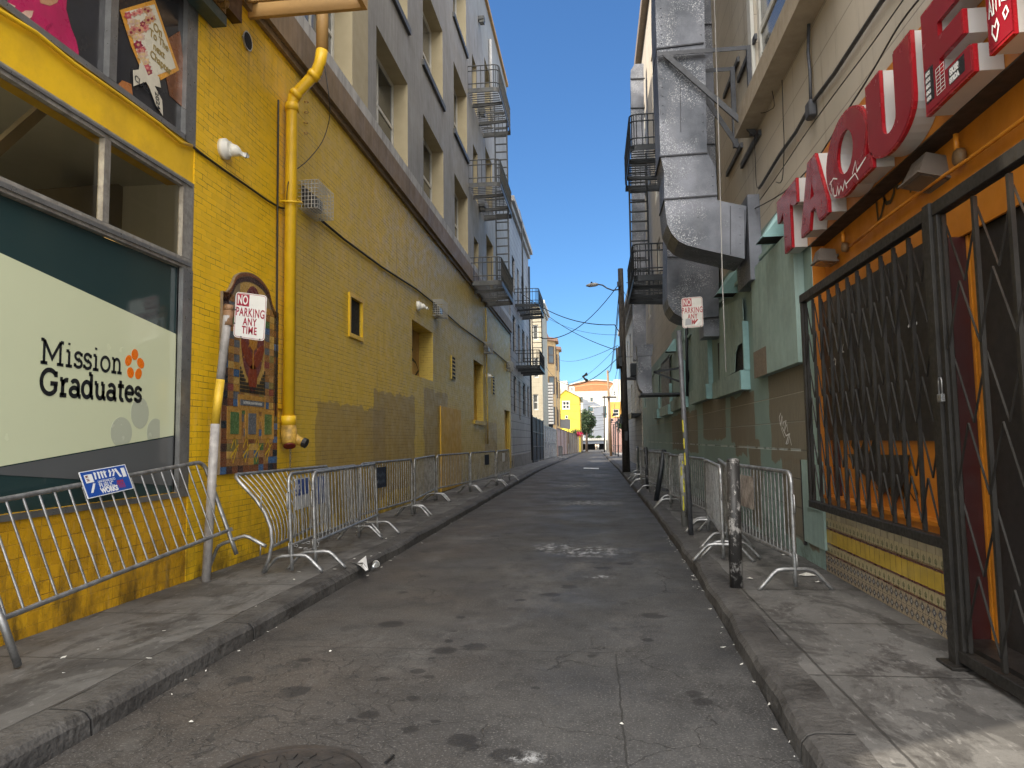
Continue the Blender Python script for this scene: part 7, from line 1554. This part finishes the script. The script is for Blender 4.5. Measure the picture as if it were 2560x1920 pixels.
m = MB(); c = on(1479, 709); m.lathe(c+Vector((0, -.1, -.03)), (0, 0, 1), [(0, .04), (.08, .035), (.09, 0)], 8); m.build('photocell', M_fed, UP)
def pole(label, x0, y0, x1, y1, Y, r, mat, arms=()):
    a = pY(x0, y0, Y); a.z = zg(Y)+.1; b = pY(x1, y1, Y); t = thing('utility_pole', label, 'utility pole', a); m = MB(); m.tube([a, b], [r, r*.75], 10); m.build('pole', mat, t, smooth=True)
    for (xa, ya, xb, yb) in arms: m = MB(); p, q = pY(xa, ya, Y-.2), pY(xb, yb, Y-.2); m.bar(p, q, .14, .16); m.build('crossarm', M_pole, t)
    return t
pole('far wooden pole with one dark crossarm, right side', 1528, 1142, 1519, 926, 74, .15, M_pole2, [(1506, 993, 1541, 993)])
pole('farther slim pole carrying a white street lamp', 1511, 1128, 1511, 990, 118, .12, M_pole, [(1504, 1035, 1520, 1035)])
pole('white painted slim pole behind the crossarm pole', 1520, 1130, 1519, 1000, 105, .09, M_wst)
m = MB(); c = pY(1488, 1017, 118); m.tube([pY(1511, 1012, 118), pY(1500, 1016, 118), c+Vector((0, 0, 0))], .05, 6); m.tube([c, c+Vector((-.8, 0, 0))], [.14, .08], 8); o = m.build('street_lamp_arm', M_wst, xf=lambda v: v-c); o.location = c; tag(o, 'white cobra head street lamp arm on the farther slim pole', 'street lamp')
for (x, yb, yt_, Y, lb) in ((1545, 1118, 1042, 70, 'nearest and tallest of the black twin lamp posts on the right'), (1538, 1115, 1055, 80, 'middle black twin lamp post on the right'), (1534, 1112, 1060, 92, 'farthest black twin lamp post on the right')):
    b = pY(x, yb, Y); tp = pY(x, yt_, Y); b.z = zg(Y)+.1; t = thing('lamp_post', lb, 'lamp post', b); m = MB(); m.tube([b, tp], .06, 8); s_ = .38; m.tube([tp+Vector((-s_, 0, -.05)), tp+Vector((s_, 0, -.05))], .03, 6); m.build('post', M_fed, t)
    for k in (-1, 1): m = MB(); q = tp+Vector((k*s_, 0, 0)); m.prism([q+Vector((-.22, -.1, .05)), q+Vector((.2, -.1, .12)), q+Vector((.12, -.1, .34)), q+Vector((-.05, -.1, .38))], (0, .2, 0)); m.build('lamp_shade', M_fed, t)
# a spot of dark lamps hung on the white house
t = thing('street_wire', 'x', 'wire'); bpy.data.objects.remove(t)
def wire(lb, a, b, sag, r=.012, n=14):
    a = Vector(a); b = Vector(b); pts = []
    for i in range(n+1):
        s_ = i/n; p = a.lerp(b, s_); p.z -= sag*4*s_*(1-s_); pts.append(p)
    return cable('overhead_wire', lb, pts, r, M_cable, 'wire', 4)
PW = lambda x, y, Y: pY(x, y, Y)
wire('thick wire sweeping from pole top down to the left clapboard building', on(1546, 712), PW(1352, 845, 40), .75, .022)
wire('wire from pole to the left fire escape, crossing high', PW(1300, 730, 38), on(1537, 812), .5, .02); wire('short bend of wire at the pole', on(1537, 812), on(1552, 832), .05, .018)
wire('wire crossing down from upper left to mid pole', PW(1355, 778, 40), on(1550, 878), .25, .016); wire('thin wire from upper left to the pole', PW(1360, 790, 40), on(1548, 837), .30, .008)
wire('nearly level wire from tan bay building to the pole', PW(1390, 896, 78), on(1545, 863), .5, .012); wire('lower wire from tan building rising to the pole', PW(1392, 943, 78), on(1543, 866), 1.0, .012)
wire('wire carrying the hanging shoes', PW(1365, 917, 60), on(1543, 896), 1.35, .02)
wire('twin wire from near pole top to far crossarm pole, left strand', on(1548, 725), PW(1519, 930, 74), 1.2, .02); wire('twin wire from near pole top to far crossarm pole, right strand', on(1550, 735), PW(1520, 926, 74), 1.3, .016)
wire('wire from near pole to the far crossarm, right end', on(1550, 890), PW(1540, 993, 74), 1.0, .014); wire('wire from near pole to the far crossarm, left end', on(1547, 905), PW(1508, 993, 74), 1.0, .010); wire('slack wire drooping beyond the near pole', on(1556, 900), PW(1536, 1010, 74), 3.0, .016)
wire('wire from near pole to the right eaves', on(1553, 715), PW(1584, 752, 36), .2, .012); wire('short wire from pole to the air conditioner', on(1556, 890), (XR, 33, 5.6), .15, .012)
for i in range(5): wire('far service wire %s the dark tree' % ('just above', 'across the top of', 'across the middle of', 'low across', 'under')[i], PW(1450, (1035, 1042, 1060, 1067, 1074)[i], 135), PW(1512, (1038, 1042, 1061, 1066, 1073)[i], 118), .2, .02 if i else .03)
for i in range(3): wire('far wire running from yellow house to the slim poles, %s one' % ('highest', 'middle', 'lowest')[i], PW(1400, (1005, 1024, 1036)[i], 119), PW(1511, (1000, 1012, 1050)[i], 118), .6, .02)
# shoes
for (x, y, fl, lb) in ((1462, 937, 1, 'upper of two dark sneakers hanging from the wire'), (1464, 947, -1, 'lower of two dark sneakers hanging from the wire')):
    Yw = 44; c = PW(x, y, Yw); t = thing('hanging_shoe', lb, 'shoe', c); m = MB(); s_ = .19; k = .32 if fl > 0 else -1.0
    def S(u, v, w_): return c+Vector((u*math.cos(k)-v*math.sin(k), w_, u*math.sin(k)+v*math.cos(k)))*1.0
    up = [(-1, -.3), (-.7, -.38), (.7, -.38), (.9, -.25), (.95, .1), (.9, .5), (.55, .52), (.2, .25), (-.3, .05), (-.8, -.02), (-1, -.12)]
    m.prism([S(a*s_, b*s_, -.045) for a, b in up], S(0, 0, .09)-S(0, 0, 0)); m.build('upper', M_fed, t, bevel=.008); m = MB(); m.prism([S(a*s_, b*s_, -.052) for a, b in ((-1.04, -.5), (.92, -.5), (.96, -.36), (-1.04, -.30))], S(0, 0, .104)-S(0, 0, 0)); m.build('sole', M_trimd, t)
    m = MB(); m.tube([S(.3*s_, .3*s_, 0), c+Vector((.02, 0, .12))], .004, 4); m.build('lace', M_cable, t)
# ------------------------------------------------------------------ people far away
def person(lb, x, Y, shirt, h=1.7, ph=.2):
    b = Vector((x, Y, zg(Y)+.1)); t = thing('person', lb, 'person', b)
    V = [(0, 0, .52), (0, 0, .66), (0, 0, .80), (0, 0, .86), (0, .01, .93), (.055, ph*.3, .50), (.065, ph*.4, .27), (.07, ph*.2, .02), (.075, ph*.2-.07, .01), (-.055, -ph*.3, .50), (-.065, -ph*.3, .27), (-.07, -ph*.6, .02), (-.075, -ph*.6-.07, .01), (.11, 0, .79), (.14, -.03, .63), (.13, -.10, .50), (-.11, 0, .79), (-.14, .03, .63), (-.13, -.04, .50)]
    R_ = [.085, .08, .09, .035, .062, .055, .036, .022, .02, .055, .036, .022, .02, .038, .028, .02, .038, .028, .02]
    Ed = [(0, 1), (1, 2), (2, 3), (3, 4), (0, 5), (5, 6), (6, 7), (7, 8), (0, 9), (9, 10), (10, 11), (11, 12), (2, 13), (13, 14), (14, 15), (2, 16), (16, 17), (17, 18)]
    me = bpy.data.meshes.new('body'); me.from_pydata([(a*h, c*h, d*h) for a, c, d in V], Ed, []); o = bpy.data.objects.new('b', me); C.objects.link(o); md = o.modifiers.new('s', 'SKIN')
    for i, r_ in enumerate(R_): me.skin_vertices[0].data[i].radius = (r_*h, r_*h*.8)
    me.skin_vertices[0].data[0].use_root = True; s2_ = o.modifiers.new('u', 'SUBSURF'); s2_.levels = 1; s2_.render_levels = 1
    dg = bpy.context.evaluated_depsgraph_get(); m2 = bpy.data.meshes.new_from_object(o.evaluated_get(dg)); bpy.data.objects.remove(o)
    m2.materials.clear()
    for mt in (paint('skin_tone', (.35, .2, .13), .6), paint('cloth_'+lb.split()[1], shirt, .8), paint('trousers_'+lb.split()[1], tuple(Vector(shirt)*.7), .8)): m2.materials.append(mt)
    for p in m2.polygons: z = p.center.z/h; p.material_index = 0 if z > .83 or (abs(p.center.x) > .12*h and z < .56) else (1 if z > .5 else 2); p.use_smooth = True
    o = bpy.data.objects.new('body', m2); C.objects.link(o); o.parent = t
    m = MB(); hc = Vector((b.x, b.y+.02, b.z+.955*h)); m.lathe(hc+Vector((0, 0, -.03)), (0, 0, 1), [(0, .10), (.06, .11), (.11, .08), (.13, 0)], 10); m.build('hair', M_trimd, t, smooth=True)
xp = pY(1490, 1115, 192).x
person('person in pale clothes walking past the garage, left of the pair', xp, 192, (.62, .50, .38)); person('pedestrian in white clothes walking past the garage, right of the pair', pY(1495.5, 1115, 192.6).x, 192.6, (.70, .66, .60), 1.66, -.15)
# ------------------------------------------------------------------ litter and small things on the ground
c = pZ(896, 1408, .15); t = thing('paper_napkin', 'crumpled white paper lying on the left kerb near the chained barriers', 'paper', c)
m = MB(); q = [pZ(x, y, z) for x, y, z in ((873, 1404, .14), (893, 1407, .15), (915, 1389, .22), (918, 1412, .16), (921, 1424, .135), (914, 1427, .135), (903, 1416, .15), (890, 1409, .145))]
cn = pZ(907, 1408, .19); 
for i in range(len(q)): m.poly([q[i], q[(i+1) % len(q)], cn+Vector((.01*math.sin(i*3), .01*math.cos(i*5), .012*math.sin(i*7)))])
m.build('sheet', paint('white_paper', (.70, .70, .70), .8, .08, 20, .5), t)
c = pZ(940, 1412, .10); t = thing('plastic_cup', 'clear plastic cup lying against the left kerb beside white paper', 'cup', c)
def plastic():
    n = NT('clear_plastic'); tt = n.t; tr = tt.nodes.new('ShaderNodeBsdfTransparent'); gl = tt.nodes.new('ShaderNodeBsdfGlossy'); gl.inputs[0].default_value = (.8, .85, .9, 1); gl.inputs['Roughness'].default_value = .1; mx = tt.nodes.new('ShaderNodeMixShader'); mx.inputs[0].default_value = .35
    tt.links.new(tr.outputs[0], mx.inputs[1]); tt.links.new(gl.outputs[0], mx.inputs[2]); tt.links.new(mx.outputs[0], n.out.inputs[0]); return n.m
a = pZ(931, 1420, .05); b = pZ(950, 1400, .10); m = MB(); d = (b-a).normalized(); m.lathe(a, d, [(0, .0), (.0, .028), (.13, .042)], 16); m.f.pop(); m.mi.pop(); m.build('cup_wall', plastic(), t, smooth=True)
m = MB(); m.lathe(a+d*.128, d, [(0, .043), (.006, .046), (.012, .043)], 16); m.f.pop(); m.mi.pop(); m.build('rim', M_wirec, t)
M_lit = paint('dirty_white_litter', (.55, .54, .50), .8, .3, 20)
def scrap(px, py, z, s, lb, r, grp='paper scraps on the pavements and gutters', mat=None):
    c = pZ(px, py, z); rr = random.Random(int(px*7+py)); n = 5; m = MB(); p0 = [Vector((s*rr.uniform(.4, 1)*math.cos(i*2*math.pi/n+r), s*.7*rr.uniform(.4, 1)*math.sin(i*2*math.pi/n+r), .004+.25*s*rr.random())) for i in range(n)]
    m.poly(p0[:3]+[Vector((0, 0, .012+.2*s))]); m.poly([p0[2], p0[3], p0[4], p0[0], Vector((0, 0, .012+.2*s))]); o = m.build('paper_scrap', mat or M_lit, local=True); o.location = c; return tag(o, lb, 'litter', grp)
scrap(2016, 1440, .13, .13, 'large pale scrap under the nearest right barrier foot', .3); scrap(2046, 1457, .13, .05, 'small crumpled scrap beside the nearest right barrier foot', 1); scrap(1739, 1302, .16, .14, 'crumpled white bag behind the grey sign post', 1)
scrap(1874, 1448, .13, .05, 'curled scrap at the foot of the scarred bollard', 2); scrap(1989, 1781//1, 0.0+.0, .045, 'orange and white scrap in the right gutter near the photographer', 1); scrap(1963, 1388, .13, .05, 'pale scrap by the mint wall behind the near right barrier', .5)
scrap(1899, 1695, 0.0, .03, 'small scrap in the right gutter, halfway along', 1)
rg = random.Random(11)
for i in range(46):
    Y = 4.2+rg.random()**1.6*16; x = rg.uniform(XL+.25, kl(Y)-.02) if i % 2 else kl(Y)+abs(rg.gauss(.04, .05)); z = .134 if i % 2 else .002
    m = MB(); s_ = rg.uniform(.008, .024); a = rg.random()*6; m.prism([(s_*math.cos(a), s_*math.sin(a), 0), (s_*.6*math.cos(a+1.7), s_*.6*math.sin(a+1.7), 0), (s_*math.cos(a+3), s_*math.sin(a+3), .004), (s_*.5*math.cos(a+4.6), s_*.5*math.sin(a+4.6), .002)], (0, 0, .003)); o = m.build('paper_scrap', M_lit, local=True); o.location = (x, Y, z)
    tag(o, 'tiny pale scrap on the left pavement' if i % 2 else 'tiny pale scrap in the left gutter', 'litter', 'tiny scraps on the left pavement' if i % 2 else 'tiny scraps in the left gutter')
for i in range(40):
    Y = 3.6+rg.random()*9; x = kr(Y)-abs(rg.gauss(.03, .03)); m = MB(); s_ = rg.uniform(.007, .02); a = rg.random()*6; m.prism([(s_*math.cos(a), s_*math.sin(a), 0), (s_*.6*math.cos(a+1.7), s_*.6*math.sin(a+1.7), 0), (s_*math.cos(a+3), s_*math.sin(a+3), .004)], (0, 0, .003)); o = m.build('paper_scrap', M_lit, local=True); o.location = (x, Y, .003); tag(o, 'tiny pale scrap in the right gutter', 'litter', 'tiny scraps in the right gutter')
for (x, y, s_, lb) in ((404, 1708, .03, 'cigarette end in left gutter nearest the photographer'), (478, 1807, .02, 'orange scrap on the road left of the manhole'), (826, 1630, .02, 'white scrap in middle of the road'), (1555, 1812, .018, 'small scrap on the road right of the manhole')): scrap(x, y, 0.002, s_, lb, 1, 'loose scraps on the roadway')
m = MB(); a, b = pZ(963, 1907, .01), pZ(984, 1888, .01); m.tube([a, b], .007, 6); o = m.build('pen', M_black, xf=lambda v: v-a); o.location = a; tag(o, 'black pen lying beside the manhole cover', 'pen')
# manhole
mc = pZ(762, 2010, 0); R0 = (pZ(975, 1960, 0)-pZ(560, 1960, 0)).length*.52
mc = Vector((pZ(765, 1868, 0).x+.06, pZ(765, 1868, 0).y-R0*1.0, 0)); MH = thing('manhole_cover', 'round rusty iron manhole cover with radial pattern at bottom of view', 'manhole cover', mc)
M_iron = paint('rusty_cast_iron', (.040, .036, .034), .6, .4, 9, .4, .3, dirt=(.10, .07, .05), damt=.5); m = MB()
for r0, r1, z in ((R0*.90, R0, .012), (R0*.84, R0*.895, .004)):
    for i in range(48):
        a, b = 2*math.pi*i/48, 2*math.pi*(i+1)/48; m.prism([mc+Vector((r*math.cos(t_), r*math.sin(t_), .001)) for r, t_ in ((r0, a), (r1, a), (r1, b), (r0, b))], (0, 0, z))
m.build('rim', M_iron, MH)
m = MB(); m.prism([mc+Vector((R0*.84*math.cos(2*math.pi*i/48), R0*.84*math.sin(2*math.pi*i/48), .0015)) for i in range(48)], (0, 0, .003)); m.build('lid', M_iron, MH)
m = MB()
for ring, (r0, r1, k) in enumerate(((.64, .80, 20), (.40, .58, 13), (.16, .34, 7))):
    for i in range(k):
        a = 2*math.pi*i/k+ring*.3; w = 2*math.pi/k*.36; m.prism([mc+Vector((R0*r*math.cos(t_), R0*r*math.sin(t_), .005)) for r, t_ in ((r0, a-w*.6), (r1*.97, a-w), (r1, a), (r1*.97, a+w), (r0, a+w*.6))], (0, 0, .007))
m.build('raised_pattern', M_iron, MH)
